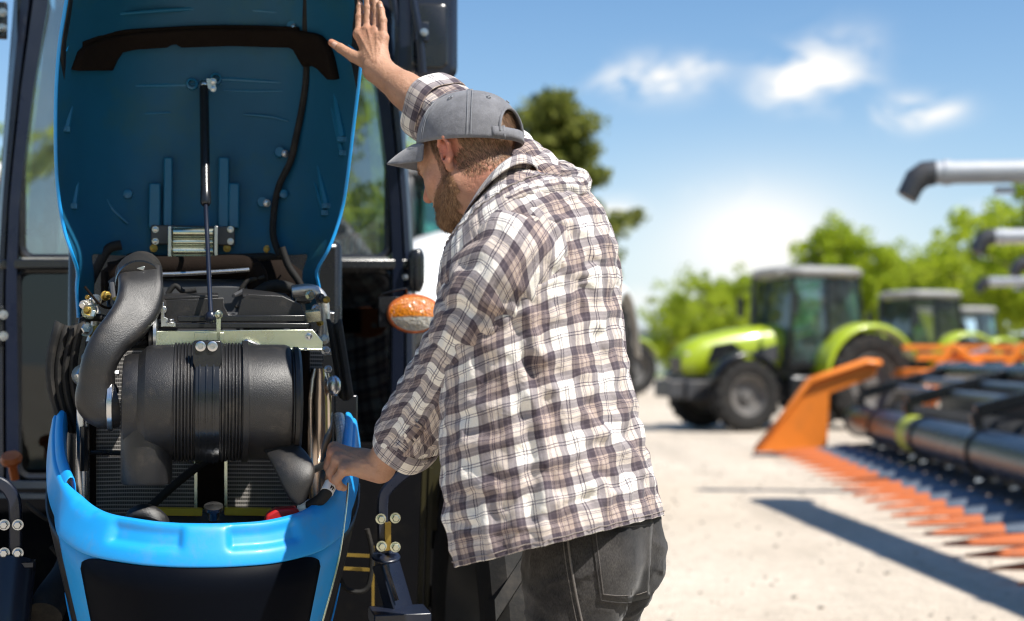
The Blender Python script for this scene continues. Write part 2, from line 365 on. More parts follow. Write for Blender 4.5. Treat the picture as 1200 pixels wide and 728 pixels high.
# ------------------------------------------------------------------ ground
def ground_mat():
    m, nt, b = newmat('gravel_ground'); L = nt.links.new
    tc = node(nt, 'ShaderNodeTexCoord')
    n1 = node(nt, 'ShaderNodeTexNoise', i_Scale=.35, i_Detail=6.0, i_Roughness=.65)
    n2 = node(nt, 'ShaderNodeTexNoise', i_Scale=9.0, i_Detail=8.0, i_Roughness=.7)
    v = node(nt, 'ShaderNodeTexVoronoi', i_Scale=55.0); v2 = node(nt, 'ShaderNodeTexVoronoi', i_Scale=19.0)
    for n in (n1, n2, v, v2): L(tc.outputs['Object'], n.inputs['Vector'])
    r = node(nt, 'ShaderNodeValToRGB'); L(n1.outputs['Fac'], r.inputs['Fac'])
    r.color_ramp.elements[0].position = .3; r.color_ramp.elements[0].color = (.40,.34,.27,1)
    r.color_ramp.elements[1].position = .7; r.color_ramp.elements[1].color = (.54,.47,.385,1)
    mx = node(nt, 'ShaderNodeMix', data_type='RGBA', blend_type='OVERLAY'); mx.inputs['Factor'].default_value = .55
    L(r.outputs['Color'], mx.inputs['A']); L(n2.outputs['Color'], mx.inputs['B'])
    hs = node(nt, 'ShaderNodeHueSaturation'); hs.inputs['Saturation'].default_value = 0; L(n2.outputs['Color'], hs.inputs['Color']); L(hs.outputs['Color'], mx.inputs['B'])
    # scattered darker and paler stones
    mr = node(nt, 'ShaderNodeMapRange'); mr.inputs['From Min'].default_value = 0; mr.inputs['From Max'].default_value = .5; mr.inputs['To Min'].default_value = .72; mr.inputs['To Max'].default_value = 1.12
    L(v.outputs['Distance'], mr.inputs['Value'])
    sv = node(nt, 'ShaderNodeVectorMath', operation='SCALE'); L(mx.outputs['Result'], sv.inputs[0]); L(mr.outputs['Result'], sv.inputs['Scale'])
    st = node(nt, 'ShaderNodeMath', operation='LESS_THAN'); st.inputs[1].default_value = .10; L(v2.outputs['Distance'], st.inputs[0])
    sm = node(nt, 'ShaderNodeMath', operation='MULTIPLY'); sm.inputs[1].default_value = .45; L(st.outputs[0], sm.inputs[0])
    m4 = node(nt, 'ShaderNodeMix', data_type='RGBA'); m4.inputs['B'].default_value = (.2,.18,.16,1); L(sv.outputs[0], m4.inputs['A']); L(sm.outputs[0], m4.inputs['Factor'])
    mpt = node(nt, 'ShaderNodeMapping'); mpt.inputs['Scale'].default_value = (1.3, .12, 1); mpt.inputs['Rotation'].default_value = (0, 0, .25); L(tc.outputs['Object'], mpt.inputs['Vector'])
    nt_ = node(nt, 'ShaderNodeTexNoise', i_Scale=1.6, i_Detail=5.0, i_Roughness=.6); L(mpt.outputs['Vector'], nt_.inputs['Vector'])
    tr_ = node(nt, 'ShaderNodeMapRange'); tr_.inputs['From Min'].default_value=.52; tr_.inputs['From Max'].default_value=.68; tr_.inputs['To Max'].default_value=.38; L(nt_.outputs['Fac'], tr_.inputs['Value'])
    m5 = node(nt, 'ShaderNodeMix', data_type='RGBA'); m5.inputs['B'].default_value = (.27,.235,.19,1); L(m4.outputs['Result'], m5.inputs['A']); L(tr_.outputs['Result'], m5.inputs['Factor']); m4 = m5
    L(m4.outputs['Result'], b.inputs['Base Color']); b.inputs['Roughness'].default_value = .9; b.inputs['Specular IOR Level'].default_value = .2
    bp = node(nt, 'ShaderNodeBump', i_Strength=.5, i_Distance=.012); L(v.outputs['Distance'], bp.inputs['Height'])
    bp2 = node(nt, 'ShaderNodeBump', i_Strength=.4, i_Distance=.03); L(n2.outputs['Fac'], bp2.inputs['Height']); L(bp.outputs['Normal'], bp2.inputs['Normal'])
    L(bp2.outputs['Normal'], b.inputs['Normal'])
    return m
mb = MB()
pts = [[(x, y, 0) for x in (-1500, -60, -20, 0, 20, 60, 1500)] for y in (-300, -20, 0, 10, 30, 70, 2500)]
mb.grid(pts); tag(obj('ground', mb, ground_mat(), flat=True), kind='structure')
M['grass'] = mat('grass', (.085, .14, .03), .9, var=.35, vscale=.4, bump=.8, bscale=8)
mb = MB(); mb.grid([[(x, y, .004) for x in (-900, -100, 0, 100, 900)] for y in (78, 150, 400, 2400)])
tag(obj('grass_field', mb, M['grass'], flat=True), kind='structure')
# scattered loose stones near the camera side of the yard, one uncountable layer
mb = MB()
for i in range(1500):
    x = random.uniform(-1.5, 5.5); y = random.uniform(4.0, 20.0); r = random.choice((.006, .009, .014)) * random.uniform(.6, 1.4)
    mb.ball((x, y, r*.4), r, 6, (1, random.uniform(.7, 1.3), .6))
tag(obj('loose_gravel', mb, mat('gravel_stone', (.36,.32,.27), .9, var=.4, vscale=2)), kind='stuff', label='loose pale gravel stones scattered over the yard')

# ------------------------------------------------------------------ trees
def leafmat(name, a, b_, tr=.35):
    m, nt, b = newmat(name); L = nt.links.new
    g = node(nt, 'ShaderNodeNewGeometry'); r = node(nt, 'ShaderNodeValToRGB')
    r.color_ramp.elements[0].color = rgb(a); r.color_ramp.elements[1].color = rgb(b_)
    L(g.outputs['Random Per Island'], r.inputs['Fac']); L(r.outputs['Color'], b.inputs['Base Color'])
    b.inputs['Roughness'].default_value = .55; b.inputs['Specular IOR Level'].default_value = .3
    t = node(nt, 'ShaderNodeBsdfTranslucent'); hs = node(nt, 'ShaderNodeHueSaturation'); hs.inputs['Value'].default_value = 1.5
    L(r.outputs['Color'], hs.inputs['Color']); L(hs.outputs['Color'], t.inputs['Color'])
    mx = node(nt, 'ShaderNodeMixShader'); mx.inputs['Fac'].default_value = tr
    L(b.outputs['BSDF'], mx.inputs[1]); L(t.outputs['BSDF'], mx.inputs[2]); L(mx.outputs['Shader'], nt.nodes['Material Output'].inputs['Surface'])
    return m
M['leaf'] = leafmat('leaf_fresh_green', (.17,.24,.014), (.44,.50,.04), .62)
M['leafd'] = leafmat('leaf_olive_green', (.085,.11,.018), (.24,.25,.05), .45)
M['bark'] = mat('bark', (.09,.065,.045), .9, var=.3, vscale=5, bump=.8, bscale=20)
def leaves(centres, radii, counts, size, rng, flat=1.0):
    V = []; 
    for c, r, n in zip(centres, radii, counts):
        d = rng.normal(size=(n, 3)); d /= np.linalg.norm(d, axis=1)[:, None]
        p = np.array(c) + d * (r * rng.random((n, 1))**.45) * np.array([1, 1, flat])
        V.append(p)
    Pn = np.concatenate(V); n = len(Pn)
    a = rng.normal(size=(n, 3)); a /= np.linalg.norm(a, axis=1)[:, None]
    b = np.cross(a, rng.normal(size=(n, 3))); b /= np.linalg.norm(b, axis=1)[:, None]
    s = size * (0.6 + .8 * rng.random((n, 1)))
    q = np.stack([Pn - a*s, Pn + b*s*.55, Pn + a*s, Pn - b*s*.55], axis=1).reshape(-1, 3)
    mb = MB(); mb.v = [Vector(x) for x in q.tolist()]; mb.f = [(4*i, 4*i+1, 4*i+2, 4*i+3) for i in range(n)]; mb.mi = [0]*n
    return mb
def tree(label, loc, h, w, kind, seed, rz=0, group='trees along the edge of the yard', dens=1.0):
    rng = np.random.default_rng(seed)
    name = 'pine_tree' if kind == 'pine' else 'deciduous_tree'
    root = thing(name, label, 'tree', loc, rz, group)
    M0 = Matrix.Translation(Vector(loc)) @ Matrix.Rotation(rz, 4, 'Z')
    tr = MB(M0); cs = []; rs = []; ns = []
    lean = rng.normal(size=2) * .03 * h
    top = Vector((lean[0], lean[1], h * .9))
    path = [Vector((0, 0, -.05)), Vector((lean[0]*.2, lean[1]*.2, h*.3)), Vector((lean[0]*.6, lean[1]*.6, h*.6)), top]
    tr.tube(path, [h*.03, h*.022, h*.014, h*.003], 8, 4)
    if kind == 'pine':
        nb = 46; 
        for i in range(nb):
            t = .36 + .61 * i / nb; z = h * t; a = i * 2.4 + rng.random()
            L_ = w * (1.0 - .78 * max(0, (t - .35) / .65)) * (.55 + .6 * rng.random()) 
            if t < .35: L_ *= .8
            b0 = Vector((lean[0]*t, lean[1]*t, z)); b1 = b0 + Vector((math.cos(a)*L_, math.sin(a)*L_, L_*.22))
            tr.tube([b0, (b0+b1)/2 + Vector((0,0,-.05*L_)), b1], [h*.007, h*.004, h*.0015], 5)
            for k in range(5):
                f = .35 + .65 * k / 4; c = b0.lerp(b1, f); cs.append(tuple(c)); rs.append(h * .060 * (.7 + .7*rng.random())); ns.append(int(95*dens))
    else:
        nl = 30
        for i in range(nl):
            t = rng.random(); a = rng.random() * 2 * PI; z = h * (.32 + .62 * t)
            prof = math.sin(PI * min(max((t*.93 + .07), 0), 1)) ** .6
            L_ = w * prof * (.45 + .6 * rng.random())
            b0 = Vector((0, 0, h * (.22 + .5*t))); b1 = Vector((math.cos(a)*L_, math.sin(a)*L_, z))
            tr.tube([b0, b0.lerp(b1, .5) + Vector((0,0,.04*h)), b1], [h*.010, h*.006, h*.002], 5)
            for k in range(6):
                c = b0.lerp(b1, .45 + .6 * rng.random()) + Vector(rng.normal(size=3)) * w * .13
                cs.append(tuple(c)); rs.append(h * .06 * (.6 + .9 * rng.random())); ns.append(int(70*dens))
    obj('trunk', tr, M['bark'], root)
    lv = leaves(cs, rs, ns, h * (.012 if kind == 'pine' else .014), rng, .6 if kind == 'pine' else .8)
    lv.v = [M0 @ p for p in lv.v]
    obj('crown', lv, M['leafd'] if kind == 'pine' else M['leaf'], root, flat=True)
    return root
def at(px, Y): r = ray(px, 415); return (r.x / r.y * Y, Y, 0)
tree('olive green pine with ragged open crown rising behind the cap and shoulder', at(655, 40), 8.7, 2.6, 'pine', 5, dens=1.0)
specs = [(790, 72, 4.6, 2.0, 'small round tree at the left end of the tree row'),
         (832, 66, 5.3, 2.6, 'rounded tree above the bonnet of the large green tractor'),
         (888, 74, 5.6, 2.6, 'tree beside the bright patch of sky, left of the cab roof'),
         (988, 70, 8.3, 3.0, 'tallest pale green tree, behind the cab of the large green tractor'),
         (1052, 76, 7.2, 3.0, 'tree above the second pale cab roof'),
         (1108, 66, 6.6, 2.8, 'tree above the smallest pale cab roof'),
         (1165, 58, 7.4, 3.2, 'tall tree behind the upper pair of grain augers'),
         (1215, 50, 8.0, 3.0, 'tree cut by the right edge of the picture'),
         (1150, 84, 5.6, 3.2, 'lower tree behind the lowest grain auger'),
         (865, 58, 4.6, 2.8, 'tree showing over the rear of the large green tractor bonnet'),
         (925, 62, 5.0, 2.8, 'broad tree just left of the tallest tree'),
         (1010, 95, 7.0, 3.6, 'tree filling the gap right of the tallest tree'),
         (1085, 100, 8.2, 4.2, 'far tree between the second and third cab roofs'),
         (935, 90, 6.4, 3.2, 'tree directly behind the top left corner of the large green tractor cab')]
for i, (px, Y, h, w, lab) in enumerate(specs):
    tree(lab, at(px, Y), h, w, 'dec', 20 + i, rz=i * 1.3)

# low far shed behind the yard
def shed(px, Y, w, h, dp, label):
    x, y, _ = at(px, Y); root = thing('farm_shed', label, 'shed', (x, y, 0))
    mb = MB(); mb.box((x, y + dp/2, h/2), (w, dp, h)); obj('wall', mb, M['shedw'], root)
    mb = MB(); z = h
    mb.prism([(x - w/2 - .3, y - .3, z+.003), (x + w/2 + .3, y - .3, z+.003), (x + w/2 + .3, y + dp + .3, z+.003), (x - w/2 - .3, y + dp + .3, z+.003)], .35, (0,0,1)); obj('roof', mb, M['shedr'], root)
    for k in range(3):
        mb = MB(); mb.box((x + (k - 1) * w * .3, y - .03, h*.4), (w*.2, .08, h*.78)); obj('door', mb, M['darkgrey'], root)
    return root
M['shedw'] = mat('shed_cladding', (.50,.50,.48), .7, var=.1, vscale=2); M['shedr'] = mat('shed_roof', (.36,.36,.37), .6, var=.1)
shed(742, 95, 11, 2.7, 8, 'long low pale shed far behind the yard, left of the green tractor')
M['rimgrey'] = mat('dusty_dark_rim', (.11,.105,.10), .6, var=.2, dirt=(.25,.21,.17,.5), dscale=4); M['roofgrey'] = mat('dusty_pale_roof', (.27,.265,.25), .5, var=.1, dirt=(.3,.27,.22,.5), dscale=3)
# ------------------------------------------------------------------ wheels
def wheel(parent, c, axis, r, w, M0, hub, lugs=20, tyre=None, rim=None):
    """c, axis in the machine's frame; M0 frame to world"""
    axis = Vector(axis).normalized(); c = Vector(c)
    t = MB(M0); hw = w/2
    t.lathe([(r*.56,-hw*.86),(r*.62,-hw*.98),(r*.80,-hw*1.02),(r*.91,-hw*.96),(r*.955,-hw*.75),(r*.965,0),(r*.955,hw*.75),(r*.91,hw*.96),(r*.80,hw*1.02),(r*.62,hw*.98),(r*.56,hw*.86),(r*.5,hw*.6),(r*.5,-hw*.6),(r*.56,-hw*.86)], c, axis, 48, cap=False)
    ref = Vector((0,0,1)); x = axis.cross(ref).normalized(); y = axis.cross(x)
    def pt(a, rr, h): return c + (x*math.cos(a) + y*math.sin(a))*rr + axis*h
    for k in range(lugs):
        for sgn in (-1, 1):
            a0 = 2*PI*(k + (.5 if sgn > 0 else 0))/lugs; da = .11 * 20/lugs; sw = .32 * 20/lugs
            bot = [pt(a0, r*.93, 0), pt(a0+da, r*.93, 0), pt(a0+sw+da, r*.90, sgn*hw*1.0), pt(a0+sw, r*.90, sgn*hw*1.0)]
            top = [pt(a0+da*.15, r, sgn*hw*.04), pt(a0+da*.85, r, sgn*hw*.04), pt(a0+sw+da*.85, r*.975, sgn*hw*.97), pt(a0+sw+da*.15, r*.975, sgn*hw*.97)]
            side = [pt(a0+sw+da, r*.84, sgn*hw*1.04), pt(a0+sw, r*.84, sgn*hw*1.04)]
            vs = bot + top + side
            fs = [(4,5,6,7),(0,1,5,4),(1,2,6,5),(3,0,4,7),(2,8,6),(7,6,8,9),(3,7,9),(2,3,9,8)]
            if sgn > 0: fs = [f[::-1] for f in fs]
            t.add(vs, fs)
    wh = obj('wheel', t, tyre or M['rubber'], parent, ang=30)
    m = MB(M0)
    m.lathe([(r*.57,-hw*.84),(r*.55,-hw*.9),(r*.50,-hw*.7),(r*.47,-hw*.3),(r*.30,-hw*.12),(r*.17,-hw*.22),(r*.16,-hw*.5),(r*.0,-hw*.55)], c, axis, 32, cap=False)
    m.lathe([(r*.57,hw*.84),(r*.55,hw*.9),(r*.50,hw*.7),(r*.47,hw*.3),(r*.30,hw*.12),(r*.17,hw*.22),(r*.16,hw*.5),(r*.0,hw*.55)], c, axis, 32, cap=False)
    for sgn in (-1, 1):
        for k in range(8):
            m.bolt(pt(2*PI*k/8, r*.23, sgn*hw*.17), axis*sgn, r*.025)
    obj('rim', m, rim or M['rimgrey'], wh)
    return wh

# ------------------------------------------------------------------ farm tractor (frame: +x forward, +y left, z up; origin between the wheels)
def farm_tractor(label, group, loc, rz, paint, roofm, scale=1.0, bonnet_mat=None, bz=1.0):
    root = thing('farm_tractor', label, 'tractor', loc, rz, group)
    T = Matrix.Translation(Vector(loc)) @ Matrix.Rotation(rz, 4, 'Z') @ Matrix.Scale(scale, 4)
    WB = 1.35
    # bonnet: lofted along x
    def ring(x, w, z0, z1, k=2.6, n=24):
        r = []
        for j in range(n):
            a = 2*PI*j/n; ca, sa = math.cos(a), math.sin(a)
            r.append((x, math.copysign(abs(ca)**(2/k), ca)*w/2, (z0+z1*bz)/2 + math.copysign(abs(sa)**(2/k), sa)*(z1*bz-z0)/2))
        return r
    b = MB(T); b.loft([ring(.25,.86,1.05,1.92), ring(.7,.86,1.02,1.88), ring(1.3,.80,.98,1.80), ring(1.85,.74,.95,1.68), ring(2.15,.66,.96,1.54), ring(2.28,.5,1.02,1.38)], cap=True, flip=True)
    obj('bonnet', b, bonnet_mat or paint, root, ang=50)
    # black side grilles and front grille
    for sgn in (-1, 1):
        g = MB(T); 
        g.prism([(1.15, sgn*.405, 1.08), (1.62, sgn*.395, 1.06), (1.85, sgn*.378, 1.25), (1.72, sgn*.378, 1.52), (1.35, sgn*.40, 1.58), (1.12, sgn*.41, 1.40)], .015, (0, sgn, 0))
        for k in range(5): g.bar((1.18, sgn*.425, 1.14+k*.09), (1.75, sgn*.405, 1.12+k*.09), .012, .02)
        obj('side_grille', g, M['blacksm'], root)
        g = MB(T); g.prism([(.42, sgn*.432, 1.25), (.9, sgn*.43, 1.22), (.95, sgn*.43, 1.42), (.45, sgn*.432, 1.55)], .012, (0, sgn, 0)); obj('side_vent', g, M['darkgrey'], root)
    g = MB(T); g.prism([(2.22,-.2,1.02),(2.22,.2,1.02),(2.235,.22,1.30),(2.235,-.22,1.30)], .06, (1,0,0)); obj('front_grille', g, M['blacksm'], root)
    for sgn in (-1, 1):
        g = MB(T); g.ball((2.14, sgn*.24, 1.36), .1, 12, (.9, .75, .6)); obj('headlight', g, M['clear'], root)
    # chassis
    c = MB(T); c.box((.7,0,.78), (3.2,.42,.42)); c.box((1.95,0,.72), (.5,.6,.34)); c.box((-.5,0,.85), (.9,.7,.6))
    c.tube([(WB,-.75,.60),(WB,.75,.60)], .09, 10); c.tube([(-1.15,-.8,.82),(-1.15,.8,.82)], .14, 10)
    c.box((2.42,0,.75), (.28,.62,.30)); obj('chassis', c, M['darkgrey'], root, bevel=.02)
    # step and tank
    for sgn in (-1, 1):
        c = MB(T); c.box((.12, sgn*.72, .75), (.7,.42,.46)); obj('fuel_tank', c, M['blacksm'], root, bevel=.06, seg=3)
        c = MB(T)
        for k in range(3): c.box((-.12, sgn*(.86+.02*k), .45+.25*k-.25+.1), (.35,.2,.03))
        c.bar((-.3, sgn*.86,.2), (-.3, sgn*.9,1.0), .03,.03); c.bar((.06, sgn*.86,.2), (.06, sgn*.9,1.0), .03,.03); obj('step', c, M['darkgrey'], root)
    # cab
    zf, zr = 1.15, 2.78
    posts = [(.32,.62,.22,.62),(-.45,.74,-.42,.66),(-1.25,.66,-1.12,.62)]
    for sgn in (-1, 1):
        for (x0, y0, x1, y1) in posts:
            p = MB(T); p.bar((x0, sgn*y0, zf), (x1, sgn*y1, zr), .07, .06, up=(1,0,0)); obj('cab_post', p, M['blacksm'], root, bevel=.01)
        gl = MB(T); gl.prism([(.30, sgn*.625, zf+.05), (-.42, sgn*.735, zf+.05), (-.40, sgn*.665, zr-.05), (.20, sgn*.622, zr-.05)], .008, (0, -sgn, 0)); obj('door_glass', gl, M['glassbg'], root, flat=True)
        gl = MB(T); gl.prism([(-.48, sgn*.73, 1.75), (-1.20, sgn*.66, 1.75), (-1.10, sgn*.625, zr-.05), (-.44, sgn*.66, zr-.05)], .008, (0, -sgn, 0)); obj('side_glass', gl, M['glassbg'], root, flat=True)
        d = MB(T); d.bar((.31, sgn*.63, 1.18), (-.45, sgn*.75, 1.18), .06, .1); d.bar((-.2, sgn*.72, 1.62), (-.38, sgn*.74, 1.66), .03, .04); obj('door_frame', d, M['blacksm'], root)
    gl = MB(T); gl.prism([(.33,-.60,zf+.3),(.33,.60,zf+.3),(.235,.60,zr-.05),(.235,-.60,zr-.05)], .008, (1,0,0)); obj('windscreen', gl, M['glassbg'], root, flat=True)
    gl = MB(T); gl.prism([(-1.24,-.6,1.6),(-1.24,.6,1.6),(-1.13,.6,zr-.05),(-1.13,-.6,zr-.05)], .008, (-1,0,0)); obj('rear_glass', gl, M['glassbg'], root, flat=True)
    f = MB(T); f.box((-.46,0,1.14), (1.55,1.24,.12)); f.box((.30,0,1.3), (.1,1.2,.4)); obj('cab_floor', f, M['darkgrey'], root)
    r = MB(T); n = 24
    def rr(sx, sy, z): return [(-.44 + math.copysign(abs(math.cos(2*PI*j/n))**.5, math.cos(2*PI*j/n))*sx, math.copysign(abs(math.sin(2*PI*j/n))**.5, math.sin(2*PI*j/n))*sy, z) for j in range(n)]
    r.loft([rr(.84,.68,2.76), rr(.90,.74,2.80), rr(.92,.75,2.88), rr(.86,.70,2.94), rr(.7,.55,2.97)]); obj('roof', r, roofm, root, ang=50)
    s = MB(T); s.box((-.55,0,1.42), (.5,.5,.16)); s.box((-.80,0,1.80), (.14,.48,.72)); s.box((-.82,0,2.25), (.1,.26,.2)); obj('seat', s, M['seat'], root, bevel=.05, seg=3)
    s = MB(T); s.tube([(.25,0,1.3),(.02,0,1.75)], .04, 8); ring_ = [Vector((.0,0,1.78)) + Vector((math.sin(a)*.08, math.cos(a)*.2, math.sin(a)*.18)) for a in [2*PI*k/20 for k in range(21)]]; s.tube(ring_, .015, 6); obj('steering_wheel', s, M['blacksm'], root)
    # fenders
    for sgn in (-1, 1):
        f = MB(T); rows = []
        for k in range(13):
            a = math.radians(8 + 150*k/12); R_ = 1.02
            x, z = -1.15 + math.cos(a)*R_*1.0, .88 + math.sin(a)*R_
            rows.append([(x, sgn*.56, z+.0), (x, sgn*.62, z+.025), (x, sgn*1.05, z+.01), (x-.0, sgn*1.10, z-.03), (-1.15+math.cos(a)*R_*.93, sgn*1.11, .88+math.sin(a)*R_*.93)])
        f.grid(rows, flip=sgn > 0); obj('rear_fender', f, paint, root, solid=.02, ang=60)
        f = MB(T); rows = []
        for k in range(9):
            a = math.radians(20 + 130*k/8); R_ = .74
            x, z = WB + math.cos(a)*R_, .64 + math.sin(a)*R_
            rows.append([(x, sgn*.62, z), (x, sgn*.66, z+.015), (x, sgn*.98, z+.01), (x, sgn*1.02, z-.03)])
        f.grid(rows, flip=sgn > 0); obj('front_fender', f, M['blacksm'], root, solid=.015, ang=60)
        wheel(root, (WB, sgn*.82, .64), (0,1,0), .64, .38, T, None, 18)
        wheel(root, (-1.15, sgn*.84, .88), (0,1,0), .88, .50, T, None, 20)
        mi = MB(T); mi.tube([(.25, sgn*.62, 2.6),(.4, sgn*.95, 2.55),(.4, sgn*.98, 2.45)], .015, 6); mi.box((.41, sgn*.98, 2.25), (.05,.2,.38)); obj('mirror', mi, M['blacksm'], root, bevel=.02)
    e = MB(T); e.tube([(.42,-.5,1.2),(.42,-.5,2.6),(.36,-.5,2.78)], .05, 10, 3); obj('exhaust', e, M['darkgrey'], root)
    for sgn in (-1, 1):
        e = MB(T); e.box((.42, sgn*.45, 2.84), (.06,.18,.08)); obj('work_light', e, M['clear'], root, bevel=.01)
    return root
hd = math.atan2(-.34, -.94)
bx = Vector((3.80, 23.3, 0)); fw = Vector((math.cos(hd), math.sin(hd), 0)); lf = Vector((-fw.y, fw.x, 0))
c0 = bx - fw * (1.35*.93) - lf * (.82*.93)
bt = farm_tractor('large yellow green tractor with white cab roof parked side on in the yard', 'yellow green tractors with cabs', c0, hd, M['green'], M['roofgrey'], .93)
# which front wheel is nearest is settled by the heading; copies stand in a row behind
dup(bt, at(1062, 33.5), hd, 'second green tractor, showing its pale roof right of the large green tractor cab')
dup(bt, at(1120, 45), hd, 'farthest green tractor, smallest pale cab roof above the orange implement')
dup(bt, at(690, 44), hd + .1, 'green tractor mostly hidden behind the plaid shirt, its wheel showing at the man\'s back')

# ------------------------------------------------------------------ combines with unloading augers (frame: origin at auger tip's ground point; +x along the auger towards the machine)
def combine(label, tip, ax_dir, drop=0.0, L_=5.2, ar=.10):
    ang = math.atan2(ax_dir[1], ax_dir[0])
    loc = Vector((tip.x, tip.y, 0)); root = thing('combine_harvester', label, 'combine', loc, ang, 'combine harvesters with swung out grain augers')
    T = Matrix.Translation(loc) @ Matrix.Rotation(ang, 4, 'Z'); z = tip.z
    a = MB(T); a.tube([(.15,0,z),(L_,0,z - drop)], ar, 24)
    for k in range(4): a.tube([(.24+k*1.6,0,z - drop*(k*1.6)/L_),(.30+k*1.6,0,z - drop*(k*1.6)/L_)], .15*ar/.135, 24)
    for k in range(2): a.box((.75+.55*k,0,z-.16),(.16,.08,.06))
    au = obj('auger', a, M['auger'], root)
    s = MB(T); 
    def rg(x, zz, hx, r, tilt): 
        r = r*ar/.135; return [(x + math.cos(t)*r*tilt[0], math.sin(t)*r, zz + math.cos(t)*r*tilt[1]) for t in [2*PI*j/20 for j in range(20)]]
    s.loft([rg(.17,z,0,.148,(0,1)), rg(.08,z-.01,0,.155,(-.25,.95)), rg(.0,z-.07,0,.15,(-.6,.78)), rg(-.07,z-.21,0,.135,(-.8,.5))], flip=True)
    obj('spout', s, M['darkgrey'], au, ang=60)
    # machine body beyond the frame's edge
    b = MB(T); b.prism([(L_-.3,-2.6,.9),(L_-.3,2.6,1.1),(L_-.3,2.6,3.1),(L_-.3,-1.2,3.3),(L_-.3,-2.6,2.6)], 2.6, (1,0,0)); obj('body', b, M['green'], root, bevel=.12, seg=3)
    b = MB(T); b.box((L_+1,1.1,3.75),(2.3,2.0,.85),taper=1.1); obj('grain_tank', b, M['grey'], root, bevel=.05)
    b = MB(T); b.box((L_+1,3.45,2.5),(1.7,1.4,1.7)); obj('cab', b, M['glassbg'], root, bevel=.06)
    b = MB(T); b.box((L_+1,3.45,3.45),(1.9,1.7,.16)); obj('roof', b, M['white'], root, bevel=.05)
    for sx in (0, 1):
        wheel(root, (L_+.1+sx*2.0, 2.3, .9), (1,0,0), .9, .6, T, None, 20)
        wheel(root, (L_+.1+sx*2.0, -1.9, .6), (1,0,0), .6, .4, T, None, 18)
    return root
cb = combine('combine with the nearest and largest grey grain auger, high against the sky', P(1072, 203, 12.3), (1.0, -.13))
def cdup(tip, ang, lab):
    c = dup(cb, (tip.x, tip.y, 0), ang, lab); return c
combine('unseen combine added off frame, its auger throwing the shadow across the gravel', Vector((5.0, 10.7, 4.5)), (.07, -1), L_=8.0, ar=.2)  # added out of view for the ground shadow; auger lengthened and thickened
a2 = math.atan2(-.13, 1)
cdup(P(1150, 279, 19.0), a2, 'combine whose auger is second from the top, at the right edge')
cdup(P(1192, 308, 24.5), a2 , 'combine with only a short end of auger showing between two others')
cdup(P(1150, 333, 31.0), a2 - .25, 'farthest combine, with the lowest auger above the orange implement')

